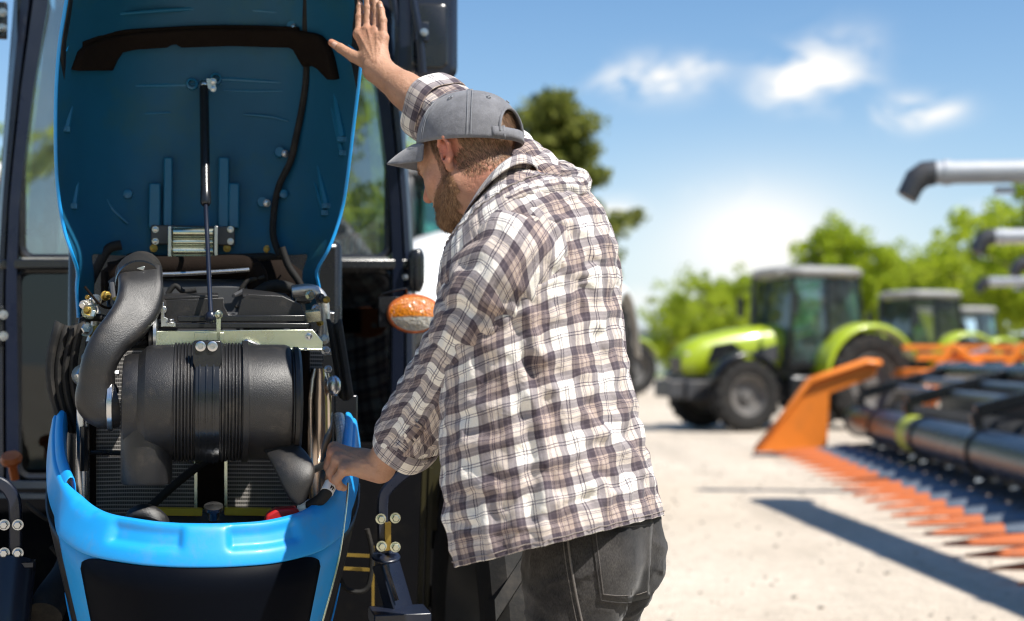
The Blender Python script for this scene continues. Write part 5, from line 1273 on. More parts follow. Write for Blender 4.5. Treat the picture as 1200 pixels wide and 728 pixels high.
def np_obj(name, V, Fc, m, parent, ang=180):
    me = bpy.data.meshes.new(name); me.vertices.add(len(V)); me.vertices.foreach_set('co', V.astype(np.float32).ravel())
    nf = len(Fc); k = Fc.shape[1]; me.loops.add(nf*k); me.loops.foreach_set('vertex_index', Fc.astype(np.int32).ravel())
    me.polygons.add(nf); me.polygons.foreach_set('loop_start', np.arange(0, nf*k, k, dtype=np.int32)); me.polygons.foreach_set('loop_total', np.full(nf, k, dtype=np.int32))
    me.update(calc_edges=True); me.validate(); me.materials.append(m); me.polygons.foreach_set('use_smooth', [True]*nf)
    o = bpy.data.objects.new(name, me); COL.objects.link(o); o.parent = parent; o.matrix_parent_inverse = PWI(parent); return o

# ------------------------------------------------------------------ the man: joints
A_ = lambda v: np.array(v, float)
FWD = Vector((-.88, .47, 0)).normalized(); LFT = Vector((-FWD.y, FWD.x, 0)); UPV = Vector((0,0,1))
MAN = thing('person', 'man in grey cap and checked shirt leaning towards the open engine bay', 'person', (P(700,610,2.80).x, 2.80, 0))
PEL = P(692, 620, 2.80); WAI = P(680, 520, 2.80); CHE = P(640, 350, 2.79); NEB = P(606, 240, 2.79)
SHL = P(606, 300, 2.665); ELL_ = P(522, 430, 2.745); WRL = P(444, 547, 2.920)
SHR = P(674, 258, 2.91); ELR = P(556, 166, 3.05); WRR = P(443, 82, 3.215)
# head frame
HC = P(548, 187, 2.83)
HF = Vector((-.79, .52, -.38)).normalized(); HL = Vector((-.60, -.78, .0)); HL = (HL - HF*HL.dot(HF)).normalized(); HU = HF.cross(HL) * -1
if HU.z < 0: HU = -HU
HR_ = np.array([[-HL.x, HF.x, HU.x], [-HL.y, HF.y, HU.y], [-HL.z, HF.z, HU.z]])     # columns: right, forward, up
HM = Matrix(((-HL.x, HF.x, HU.x, HC.x), (-HL.y, HF.y, HU.y, HC.y), (-HL.z, HF.z, HU.z, HC.z), (0,0,0,1)))
def hp(x, y, z): return HM @ Vector((x, y, z))
def rotx(a): c, s = math.cos(a), math.sin(a); return np.array([[1,0,0],[0,c,-s],[0,s,c]])
def roty(a): c, s = math.cos(a), math.sin(a); return np.array([[c,0,s],[0,1,0],[-s,0,c]])
def rotz(a): c, s = math.cos(a), math.sin(a); return np.array([[c,-s,0],[s,c,0],[0,0,1]])
def HE(c, r, R=None, k=.02, sub=False): return Ell(A_(hp(*c)), r, HR_ @ (np.eye(3) if R is None else R), k, sub)
def HCn(a, b, ra, rb, k=.015): return Cone(A_(hp(*a)), A_(hp(*b)), ra, rb, k)
B_ = []
B_ += [HE((0,-.018,.036), (.076,.096,.082), k=.03), HE((0,.030,-.020), (.062,.070,.092), k=.03),
       HCn((0,.055,.045), (0,.062,.030), .045, .045, .02),               # forehead
       HCn((-.036,.078,.014), (.036,.078,.014), .012, .012, .02),        # brow
       HCn((-.044,.060,-.022), (-.022,.076,-.036), .018, .016, .025), HCn((.044,.060,-.022), (.022,.076,-.036), .018, .016, .025),
       HCn((-.056,.004,-.052), (-.018,.076,-.094), .018, .018, .03), HCn((.056,.004,-.052), (.018,.076,-.094), .018, .018, .03),
       HE((0,.080,-.096), (.022,.018,.018), k=.02),                       # chin
       HCn((0,.092,.010), (0,.116,-.030), .009, .0115, .012), HCn((-.012,.100,-.036), (.012,.100,-.036), .0085, .0085, .008),
       HE((0,.090,-.060), (.024,.012,.008), k=.008), HE((0,.089,-.071), (.020,.011,.008), k=.008),
       HE((-.030,.080,-.004), (.014,.010,.009), k=.01, sub=True), HE((.030,.080,-.004), (.014,.010,.009), k=.01, sub=True),
       HE((-.030,.070,-.004), (.012,.012,.011), k=.004), HE((.030,.070,-.004), (.012,.012,.011), k=.004)]
for sg in (-1, 1):      # ears: rim, lobe, bowl
    cx = .076*sg
    rimp = [(cx, -.004, -.026),(cx+.003*sg, -.014, -.010),(cx+.010*sg, -.022, .010),(cx+.012*sg, -.017, .026),(cx+.008*sg, -.004, .032),(cx+.001*sg, .006, .022),(cx-.001*sg, .006, .006)]
    for a, b in zip(rimp, rimp[1:]): B_.append(HCn(a, b, .0042, .0042, .004))
    B_.append(HE((cx+.002*sg, -.005, .002), (.006, .015, .028), roty(-.25*sg), .006)); B_.append(HE((cx, -.001, -.027), (.006, .009, .010), None, .006))
    B_.append(HE((cx+.010*sg, -.003, .004), (.007, .008, .014), None, .003, True)); B_.append(HE((cx+.010*sg, .000, -.008), (.010, .004, .006), None, .003, True))
neck_t = hp(0, -.030, -.055)
B_ += [Cone(A_(neck_t), A_(NEB + Vector((0,0,.01))), .056, .066, .03), Cone(A_(hp(-.02,.01,-.075)), A_(NEB + FWD*.03 - UPV*.01), .040, .05, .03)]
B_ += [Cone(A_(NEB), A_(SHL + (SHR-SHL)*.12), .05, .055, .05), Cone(A_(NEB), A_(SHR + (SHL-SHR)*.12), .05, .055, .05)]
BR = np.array([[-LFT.x, FWD.x, 0], [-LFT.y, FWD.y, 0], [0, 0, 1]])
B_ += [Ell(A_(CHE), (.165, .10, .17), BR @ rotx(-.3), .05), Ell(A_(WAI), (.15, .095, .15), BR @ rotx(-.15), .05), Ell(A_(PEL), (.155, .105, .12), BR, .05)]
# arms
def arm(S, E, W, r=(.055,.046,.043,.050,.044,.030), side=1):
    m1 = S.lerp(E, .45); B_.append(Cone(A_(S), A_(m1), r[0], r[1]+.004, .03)); B_.append(Cone(A_(m1), A_(E), r[1]+.004, r[2], .02))
    m2 = E.lerp(W, .28); m3 = E.lerp(W, .70)
    B_.append(Cone(A_(E), A_(m2), r[2], r[3], .02)); B_.append(Cone(A_(m2), A_(m3), r[3], .037, .02)); B_.append(Cone(A_(m3), A_(W), .037, r[5]-.002, .02))
arm(SHL, ELL_, WRL, r=(.046,.044,.044,.050,.044,.032)); arm(SHR, ELR, WRR, r=(.050,.05,.058,.067,.058,.034))
def hand(W, arm_from, kn, pip, dip, tip, thumb, g=1.0):
    """kn.. lists little, ring, middle, index"""
    rs = [x*g for x in (.0080, .0090, .0095, .0092)]
    ctr = sum(kn, Vector())/4
    d_ = (W - arm_from).normalized()
    off = (kn[0]-kn[3]).normalized()*.014
    B_.append(Cone(A_(W + off), A_(W.lerp(kn[0], .35)), .0235*g, .0200*g, .012)); B_.append(Cone(A_(W - off), A_(W.lerp(kn[3], .35)), .0235*g, .0200*g, .012))
    for i in range(4):
        s0 = W.lerp(kn[i], .25)
        B_.append(Cone(A_(s0), A_(kn[i]), .0165*g, rs[i]+.0035, .014))
    for i in range(3):   # webbing of the palm
        B_.append(Cone(A_(W.lerp(kn[i], .5).lerp(W.lerp(kn[i+1], .5), .5)), A_(kn[i].lerp(kn[i+1], .5) + (W-ctr).normalized()*.008), .014, .0095, .010))
    for i in range(4):
        B_.append(Ell(A_(kn[i]), (rs[i]+.003,)*3, None, .006))
        B_.append(Cone(A_(kn[i]), A_(pip[i]), rs[i]+.0008, rs[i]-.0002, .0035)); B_.append(Ell(A_(pip[i]), (rs[i]+.0006,)*3, None, .003))
        B_.append(Cone(A_(pip[i]), A_(dip[i]), rs[i]-.0004, rs[i]-.0012, .003)); B_.append(Cone(A_(dip[i]), A_(tip[i]), rs[i]-.0010, rs[i]-.0022, .003))
    for (a, b, ra, rb) in zip(thumb, thumb[1:], (.020, .0135, .0108), (.0135, .0108, .0086)):
        B_.append(Cone(A_(a), A_(b), ra, rb, .010 if ra > .015 else .004))
HANDS = []
# right hand, open on the bonnet's edge (little, ring, middle, index)
kn = [P(449.5,44,3.235), P(441,37,3.255), P(431,35.5,3.270), P(420.5,40,3.280)]
pip = [P(449,24,3.245), P(441.5,13,3.268), P(431.5,10,3.283), P(421.5,20,3.290)]
dip = [P(447,12,3.255), P(439.5,-1,3.278), P(430.5,-6,3.292), P(421.8,9,3.298)]
tip = [P(445,4,3.262), P(437.5,-10,3.286), P(429.5,-15,3.300), P(422,1.5,3.305)]
HANDS.append((WRR, ELR, kn)); hand(WRR, ELR, kn, pip, dip, tip, [P(434,74,3.235), P(414,66,3.262), P(399,56.5,3.282), P(388.5,50,3.292)], 1.06)
NAILS = [(dip[i].lerp(tip[i], .75), (tip[i]-dip[i]).normalized(), rr_) for i, rr_ in enumerate((.0052,.006,.0063,.006))]
NAILS.append((P(391.5,52.0,3.289), (P(388.5,50,3.292)-P(399,56.5,3.282)).normalized(), .0068))
# left hand closed over the nose rim
kn = [P(404,550,2.905), P(396,540,2.935), P(391,532,2.965), P(392,526,2.992)]
pip = [P(394,562,2.922), P(388,554,2.950), P(385.5,547,2.976), P(386,541,3.000)]
dip = [P(398,570,2.938), P(391,564,2.962), P(388.5,558,2.987), P(389,552,3.010)]
tip = [P(403,572,2.952), P(396,569,2.976), P(393.5,564,2.998), P(394,559,3.020)]
HANDS.append((WRL, ELL_, kn)); hand(WRL, ELL_, kn, pip, dip, tip, [P(432,541,2.960), P(418,536,3.000), P(407,541,3.030), P(400,550,3.045)], 1.18)

def skin_mat():
    m, nt, b = newmat('skin'); L = nt.links.new
    tc = node(nt, 'ShaderNodeTexCoord'); at_ = node(nt, 'ShaderNodeAttribute', attribute_name='flush')
    n1 = node(nt, 'ShaderNodeTexNoise', i_Scale=16.0, i_Detail=5.0, i_Roughness=.6); L(tc.outputs['Object'], n1.inputs['Vector'])
    r = node(nt, 'ShaderNodeMix', data_type='RGBA'); r.inputs['A'].default_value = (.37,.19,.115,1); r.inputs['B'].default_value = (.54,.31,.205,1); L(n1.outputs['Fac'], r.inputs['Factor'])
    r2 = node(nt, 'ShaderNodeMix', data_type='RGBA'); r2.inputs['B'].default_value = (.56,.15,.09,1); L(r.outputs['Result'], r2.inputs['A']); L(at_.outputs['Fac'], r2.inputs['Factor'])
    n3 = node(nt, 'ShaderNodeTexNoise', i_Scale=95.0, i_Detail=4.0); L(tc.outputs['Object'], n3.inputs['Vector'])
    mr = node(nt, 'ShaderNodeMapRange'); mr.inputs['From Min'].default_value=.56; mr.inputs['From Max'].default_value=.75; mr.inputs['To Max'].default_value=.35; L(n3.outputs['Fac'], mr.inputs['Value'])
    r3 = node(nt, 'ShaderNodeMix', data_type='RGBA'); r3.inputs['B'].default_value = (.33,.14,.08,1); L(r2.outputs['Result'], r3.inputs['A']); L(mr.outputs['Result'], r3.inputs['Factor'])
    L(r3.outputs['Result'], b.inputs['Base Color']); b.inputs['Roughness'].default_value = .5; b.inputs['Specular IOR Level'].default_value = .4
    b.inputs['Subsurface Weight'].default_value = .12; b.inputs['Subsurface Radius'].default_value = (.012,.004,.002); b.inputs['Subsurface Scale'].default_value = .6
    v = node(nt, 'ShaderNodeTexVoronoi', i_Scale=420.0); L(tc.outputs['Object'], v.inputs['Vector'])
    n4 = node(nt, 'ShaderNodeTexNoise', i_Scale=60.0, i_Detail=6.0, i_Roughness=.65); L(tc.outputs['Object'], n4.inputs['Vector'])
    b1 = node(nt, 'ShaderNodeBump', i_Strength=.12, i_Distance=.001); L(v.outputs['Distance'], b1.inputs['Height'])
    b2 = node(nt, 'ShaderNodeBump', i_Strength=.6, i_Distance=.006); L(n4.outputs['Fac'], b2.inputs['Height']); L(b1.outputs['Normal'], b2.inputs['Normal']); L(b2.outputs['Normal'], b.inputs['Normal'])
    return m
M['skin'] = skin_mat()
VB, FB = sdf_mesh(B_, (-.52, 2.45, .78), (.36, 3.42, 2.12), .0024)
# tendons, veins and knuckle creases: small relief on the hands and forearms
_t = np_obj('relief', VB, FB, M['skin'], MAN); nb_ = np.zeros(len(VB)*3); _t.data.vertices.foreach_get('normal', nb_); nb_ = nb_.reshape(-1, 3); bpy.data.objects.remove(_t)
def relief(a, b, wdt, amp, wob=0.0, seed=0):
    pts = catmull([a, a.lerp(b, .35) + (b-a).cross(Vector((0,1,.3))).normalized()*wob, a.lerp(b, .7) - (b-a).cross(Vector((0,1,.3))).normalized()*wob*.7, b], 8)
    best = np.full(len(VB), 9.0)
    for p0, p1 in zip(pts, pts[1:]):
        A0, ab = A_(p0), A_(p1-p0); t_ = np.clip(((VB-A0)@ab)/(ab@ab), 0, 1); best = np.minimum(best, np.linalg.norm(VB-A0-t_[:, None]*ab, axis=1))
    return best
def surf(p, off):      # nearest skin point on the viewer's side
    q = p + (Vector((0,0,H)) - p).normalized()*off; d = ((VB - A_(q))**2).sum(1); return Vector(VB[int(d.argmin())].tolist())
RL = np.zeros(len(VB))
for (Wp, El, K) in HANDS:
    for k_ in K:
        a, b = surf(Wp.lerp(k_, .15), .03), surf(k_, .02); RL += .0013*np.exp(-(relief(a, b, .003, 1)/.0030)**2)
    for (f0, f1, wb, dx) in ((.1,.9,.006,.0),(.2,.75,-.008,.012)):
        a, b = surf(El.lerp(Wp, .45+dx*8), .05), surf(Wp.lerp(K[1], f1), .03); RL += .0011*np.exp(-(relief(a, b, .003, 1, wb)/.0026)**2)
    for k_ in K: RL += .0012*np.exp(-((VB-A_(surf(k_, .012)))**2).sum(1)/.007**2)
VB = VB + nb_*RL[:, None]
BODY = np_obj('body', VB, FB, M['skin'], MAN)
fl = np.zeros(len(VB))
for c, r, a in [(hp(-.080,-.008,.004), .035, .8), (hp(.080,-.008,.004), .035, .8), (hp(-.055,.045,-.03), .03, .25), (P(391,534,2.96), .03, .30), (P(392,562,2.96), .02, .35), (P(433,38,3.26), .03, .2), (P(388,50,3.292), .015, .4), (hp(-.05,-.05,-.07), .05, .35), (hp(0,.118,-.03), .02, .5)]:
    fl = np.maximum(fl, a*np.exp(-((VB - A_(c))**2).sum(1)/(r*r)))
at_ = BODY.data.attributes.new('flush', 'FLOAT', 'POINT'); at_.data.foreach_set('value', fl.astype(np.float32))
from mathutils.bvhtree import BVHTree
def bvh(V, Fc): return BVHTree.FromPolygons([tuple(v) for v in V.tolist()], [tuple(f) for f in Fc.tolist()])
BB = bvh(VB, FB)
CAMP = Vector((0,0,H))
def cast(tree_, px, py):
    d = ray(px, py).normalized(); h = tree_.ray_cast(CAMP, d); return h[0], h[1]
# eyes and nails
for sg in (-1, 1):
    mb = MB(); mb.ball(hp(.030*sg,.0775,-.004), .0115, 16); obj('eye', mb, mat('eye_white' if sg < 0 else 'eye_white_b', (.7,.68,.64), .15), MAN)
    mb = MB(); mb.ball(hp(.030*sg,.0845,-.005), .0052, 12); obj('iris', mb, M['navy'], MAN)
M['nail'] = mat('nail', (.62,.38,.29), .3, var=.08)
for (c, dr, r) in NAILS[:]:
    loc, nrm, _, _ = BB.find_nearest(c + (CAMP - c).normalized()*.012)
    if loc is None: continue
    x = nrm.cross(dr).normalized(); y = x.cross(nrm); mb = MB(); rows = []
    for i in range(7):
        rows.append([loc + y*(-r*.9 + 1.9*r*i/6) + x*(r*.85*(j/3-1)*(1 - .25*(i/6)**3)) + nrm*(.0007 - .0022*((j/3-1)**2)) for j in range(7)])
    mb.grid(rows); obj('nail', mb, M['nail'], MAN, solid=.0006)

# ------------------------------------------------------------------ hair and beard
def strand_mat(name, a, b_):
    m, nt, b = newmat(name); L = nt.links.new
    g = node(nt, 'ShaderNodeNewGeometry'); r = node(nt, 'ShaderNodeValToRGB'); r.color_ramp.elements[0].color = rgb(a); r.color_ramp.elements[1].color = rgb(b_)
    L(g.outputs['Random Per Island'], r.inputs['Fac']); L(r.outputs['Color'], b.inputs['Base Color']); b.inputs['Roughness'].default_value = .45; b.inputs['Specular IOR Level'].default_value = .35
    return m
def strands(name, mt, region, n, ln, wd, flow, lift=.35, seed=1, jit=.35):
    rng = np.random.default_rng(seed); Vh = (VB - A_(HC)) @ HR_; idx = np.where(region(Vh))[0]
    if len(idx) == 0: return
    # area weighting is near uniform on the distance-field mesh
    pick = rng.choice(idx, n); mb = MB(); me = BODY.data
    nrm = np.zeros(len(VB)*3); me.vertices.foreach_get('normal', nrm); nrm = nrm.reshape(-1, 3)
    Vout, Fo = [], []
    p = VB[pick] + rng.normal(size=(n, 3))*.0012; nn = nrm[pick]; vh = Vh[pick]
    fl_ = flow(vh) @ HR_.T; fl_ = fl_ - nn*(fl_*nn).sum(1)[:, None]; fl_ /= np.linalg.norm(fl_, axis=1)[:, None] + 1e-9
    d = fl_ + nn*lift + rng.normal(size=(n, 3))*jit; d /= np.linalg.norm(d, axis=1)[:, None]
    l_ = ln(vh) * (.6 + .8*rng.random(n)); side = np.cross(d, nn); side /= np.linalg.norm(side, axis=1)[:, None] + 1e-9
    w = wd
    p0 = p - nn*.001; p1 = p0 + d*l_[:, None]*.55; d2 = d + fl_*.5 - nn*lift*.5; d2 /= np.linalg.norm(d2, axis=1)[:, None]; p2 = p1 + d2*l_[:, None]*.45
    arr = np.stack([p0 - side*w, p0 + side*w, p1 + side*w*.8, p1 - side*w*.8, p2], 1).reshape(-1, 3)
    mb.v = [Vector(q) for q in arr.tolist()]
    for i in range(n): k = 5*i; mb.f.append((k, k+1, k+2, k+3)); mb.f.append((k+3, k+2, k+4))
    mb.mi = [0]*len(mb.f); return obj(name, mb, mt, MAN, flat=True)
M['hair'] = strand_mat('hair_brown', (.07,.032,.016), (.40,.24,.14)); M['beard'] = strand_mat('beard_brown', (.10,.045,.02), (.50,.29,.15))
hairreg = lambda v: (v[:,2] > -.062 + .9*np.maximum(v[:,1]+.035, 0)) & (v[:,1] < .030 - .25*np.abs(np.abs(v[:,0])-.07)) & (np.abs(v[:,0]) < .0795) & (v[:,2] < .12) & ~((v[:,1] > -.012) & (v[:,2] < .020)) & ~((v[:,1] > -.036) & (v[:,1] < .010) & (np.abs(v[:,0]) > .068) & (v[:,2] < .036))
strands('hair', M['hair'], hairreg, 26000, lambda v: .006 + .010*np.clip((v[:,2]+.06)/.1, 0, 1), (.00045), lambda v: np.stack([0*v[:,0], -.25+0*v[:,1], -1+0*v[:,2]], 1), .35, 2, .22)
side = lambda v: (v[:,1] > -.004) & (v[:,1] < .028) & (np.abs(v[:,0]) > .055) & (np.abs(v[:,0]) < .082) & (v[:,2] > -.05) & (v[:,2] < .055) & ~((v[:,1] < .006))
strands('sideburn', M['hair'], side, 4200, lambda v: .007 + 0*v[:,0], .0003, lambda v: np.stack([0*v[:,0], .2+0*v[:,1], -1+0*v[:,2]], 1), .3, 3, .2)
beardreg = lambda v: (v[:,2] < -.036 - .5*np.clip(v[:,1]-.03, 0, .05) + .0*v[:,0]) & (v[:,1] > -.002 + .0*v[:,2]) & (v[:,2] > -.125) & ~((np.abs(v[:,0]) < .02) & (v[:,1] > .085) & (v[:,2] > -.080) & (v[:,2] < -.052)) & ~((v[:,2] < -.100) & (v[:,1] < .03)) & ~((v[:,1] < .012) & (v[:,2] < -.078))
strands('beard', M['beard'], beardreg, 26000, lambda v: .006 + .005*np.clip(-(v[:,2]+.04)/.06, 0, 1), .00038, lambda v: np.stack([0*v[:,0], .25+0*v[:,1], -1+0*v[:,2]], 1), .45, 4, .35)
brow = lambda v: (np.abs(v[:,2]-.012) < .005) & (v[:,1] > .07) & (np.abs(np.abs(v[:,0])-.03) < .018)
strands('eyebrow', M['beard'], brow, 700, lambda v: .007+0*v[:,0], .0003, lambda v: np.stack([np.sign(v[:,0]), 0*v[:,1], -.2+0*v[:,2]], 1), .3, 5, .15)
# fine hairs along the right forearm
def arm_hair(a, b, n, seed):
    rng = np.random.default_rng(seed); a, b = A_(a), A_(b); ab = b - a; t = ((VB - a) @ ab)/(ab@ab); dist = np.linalg.norm(VB - a - t[:, None]*ab, axis=1)
    idx = np.where((t > .1) & (t < .92) & (dist < .07))[0]; nrm = np.zeros(len(VB)*3); BODY.data.vertices.foreach_get('normal', nrm); nrm = nrm.reshape(-1, 3)
    pk = rng.choice(idx, n); mb = MB(); u = ab/np.linalg.norm(ab); out = []
    for i in pk:
        p = VB[i]; nn = nrm[i]; d = u*.8 + nn*.5 + rng.normal(size=3)*.35; d /= np.linalg.norm(d); s_ = np.cross(d, nn); s_ /= np.linalg.norm(s_)+1e-9; l = rng.uniform(.005,.011)
        k = len(mb.v); mb.v += [Vector(p - s_*.00013), Vector(p + s_*.00013), Vector(p + d*l)]; mb.f.append((k, k+1, k+2))
    mb.mi = [0]*len(mb.f); obj('arm_hair', mb, strand_mat('arm_hair', (.35,.2,.09), (.6,.42,.24)), MAN, flat=True)
arm_hair(ELR, WRR, 1500, 8); arm_hair(ELL_, WRL, 900, 9)

# ------------------------------------------------------------------ cap
def fabric_mat(name, col, var=.12, weave=900, fuzz=.25, noise_s=40, stitch=False):
    m, nt, b = newmat(name); L = nt.links.new
    tc = node(nt, 'ShaderNodeTexCoord'); n1 = node(nt, 'ShaderNodeTexNoise', i_Scale=noise_s, i_Detail=6.0, i_Roughness=.65); n2 = node(nt, 'ShaderNodeTexNoise', i_Scale=float(weave), i_Detail=2.0)
    L(tc.outputs['Object'], n1.inputs['Vector']); L(tc.outputs['Object'], n2.inputs['Vector'])
    a = node(nt, 'ShaderNodeMath', operation='ADD'); L(n1.outputs['Fac'], a.inputs[0]); L(n2.outputs['Fac'], a.inputs[1])
    mr = node(nt, 'ShaderNodeMapRange'); mr.inputs['From Min'].default_value=.7; mr.inputs['From Max'].default_value=1.3; L(a.outputs[0], mr.inputs['Value'])
    mx = node(nt, 'ShaderNodeMix', data_type='RGBA'); mx.inputs['A'].default_value = rgb([c*(1-var*1.6) for c in col]); mx.inputs['B'].default_value = rgb([min(1,c*(1+var*1.6)) for c in col]); L(mr.outputs['Result'], mx.inputs['Factor'])
    L(mx.outputs['Result'], b.inputs['Base Color']); b.inputs['Roughness'].default_value=.9; b.inputs['Sheen Weight'].default_value=fuzz; b.inputs['Specular IOR Level'].default_value=.15
    bp = node(nt, 'ShaderNodeBump', i_Strength=.5, i_Distance=.0006); L(n2.outputs['Fac'], bp.inputs['Height'])
    b2 = node(nt, 'ShaderNodeBump', i_Strength=.5, i_Distance=.004); L(n1.outputs['Fac'], b2.inputs['Height']); L(bp.outputs['Normal'], b2.inputs['Normal']); L(b2.outputs['Normal'], b.inputs['Normal'])
    return m
M['capcloth'] = fabric_mat('cap_cotton', (.165,.165,.178), .2)
def cap():
    T = HM @ Matrix.Translation((0, -.013, .024)) @ Matrix.Rotation(math.radians(22), 4, 'X')
    ra, rb, rc = .0915, .114, .109
    def pt(th, ph, k=1.0):      # th: azimuth from front (0) to back (pi); ph: 0 rim .. pi/2 top
        w = 1 + .010*math.sin(3*th+1)*math.cos(ph)*.6
        seam = min(abs(((th + PI/6) % (PI/3)) - PI/6), PI/6); kk = k*w*(1 - .006*math.exp(-(seam/.03)**2)*math.cos(ph))
        x = math.sin(th)*math.cos(ph)**.82*ra*kk; y = math.cos(th)*math.cos(ph)**.82*rb*kk; z = math.sin(ph)**.92*rc*k
        return T @ Vector((x, y, z))
    nT, nP = 120, 26; mb = MB(); uv = []
    vsx = {}; mb2 = MB(T)
    for j in range(nP+1):
        ph = (PI/2)*(j/nP)*.995
        for i in range(nT): mb.v.append(pt(2*PI*i/nT, ph))
    for j in range(nP):
        ph = (PI/2)*((j+.5)/nP)
        for i in range(nT):
            th = 2*PI*(i+.5)/nT; dt = abs(th - PI)
            if ph < .62 and j >= 3 and (dt/.46)**2 + ((ph-.12)/.50)**2 < 1: continue      # opening over the strap
            a = j*nT+i; b = j*nT+(i+1) % nT; mb.f.append((a, b, b+nT, a+nT))
    mb.mi = [0]*len(mb.f)
    # smooth opening edge: pull boundary vertices onto the arch
    C = obj('cap', mb, M['capcloth'], MAN, solid=.0022, ang=80, offset=1)
    # arch binding
    b = MB(); ar = [pt(PI + .46*math.cos(a), max(.12 + .50*math.sin(a), .06), 1.006) for a in [PI*k/24 for k in range(25)]]
    b.tube(ar, .0030, 8, 2); obj('binding', b, M['capcloth'], C)
    # strap and sweatband
    b = MB(); rows = []
    for i in range(25):
        th = PI - .62 + 1.24*i/24; rows.append([pt(th, .02, 1.012), pt(th, .09, 1.014), pt(th, .19, 1.010)])
    b.grid(rows); obj('strap', b, M['capcloth'], C, solid=.0016, offset=0)
    b = MB(); b.grid([[pt(PI+.34, .0, 1.026), pt(PI+.34, .21, 1.022)], [pt(PI+.40, .0, 1.027), pt(PI+.40, .21, 1.023)]]); obj('buckle', b, M['capcloth'], C, solid=.004)
    # brim
    b = MB(); rows = []; n = 40
    for i in range(n+1):
        th = -1.12 + 2.24*i/n; base = Vector((math.sin(th)*ra*1.0, math.cos(th)*rb*1.0, .004)); r = []
        ext = .074*max(math.cos(th/1.12*PI/2), 0)**.42
        for k in range(9):
            t = k/8; q = base + Vector((math.sin(th)*.35, 1, 0)).normalized()*ext*t
            q.z += .004 - .020*t - .016*t*t - 1.7*q.x*q.x + .010*(1-t)*0; r.append(T @ q)
        rows.append(r)
    b.grid(rows); obj('brim', b, M['capcloth'], C, solid=.0045, offset=0, sub=1, ang=60)
    for k, s_ in ((.93,.0006),(.84,.0006),(.75,.0006)):
        b = MB(); pts = [rows[i][0].lerp(rows[i][-1], k) + (T.to_3x3() @ Vector((0,0,.0026))) for i in range(2, n-1)]; b.tube(pts, s_, 5, 0); obj('stitching', b, M['capthread'], C)
    b = MB(); b.lathe([(.0085,-.002),(.0085,.002),(.006,.005),(.0,.006)], pt(0, PI/2), T.to_3x3() @ Vector((0,0,1)), 20); obj('button', b, M['capcloth'], C)
    # seams and eyelets
    for s_ in range(6):
        th = s_*PI/3
        if s_ == 3: continue
        for dd in (-.035, .035):
            b = MB(); b.tube([pt(th + dd*(1/max(math.cos(ph), .25)), ph, 1.0235) for ph in [.05+1.35*k/18 for k in range(19)]], .0005, 5); obj('stitching', b, M['capthread'], C)
    for s_ in range(6):
        th = s_*PI/3 + PI/6; o_ = pt(th, .88, 1.022); nrm = (o_ - pt(th, .88, .9)).normalized(); x = nrm.orthogonal().normalized(); y = nrm.cross(x)
        b = MB(); b.tube([o_ + (x*math.cos(a)+y*math.sin(a))*.0036 for a in [2*PI*k/14 for k in range(15)]], .0011, 6); obj('eyelet', b, M['capthread'], C)
M['capthread'] = mat('cap_thread', (.24,.25,.27), .8)
cap()

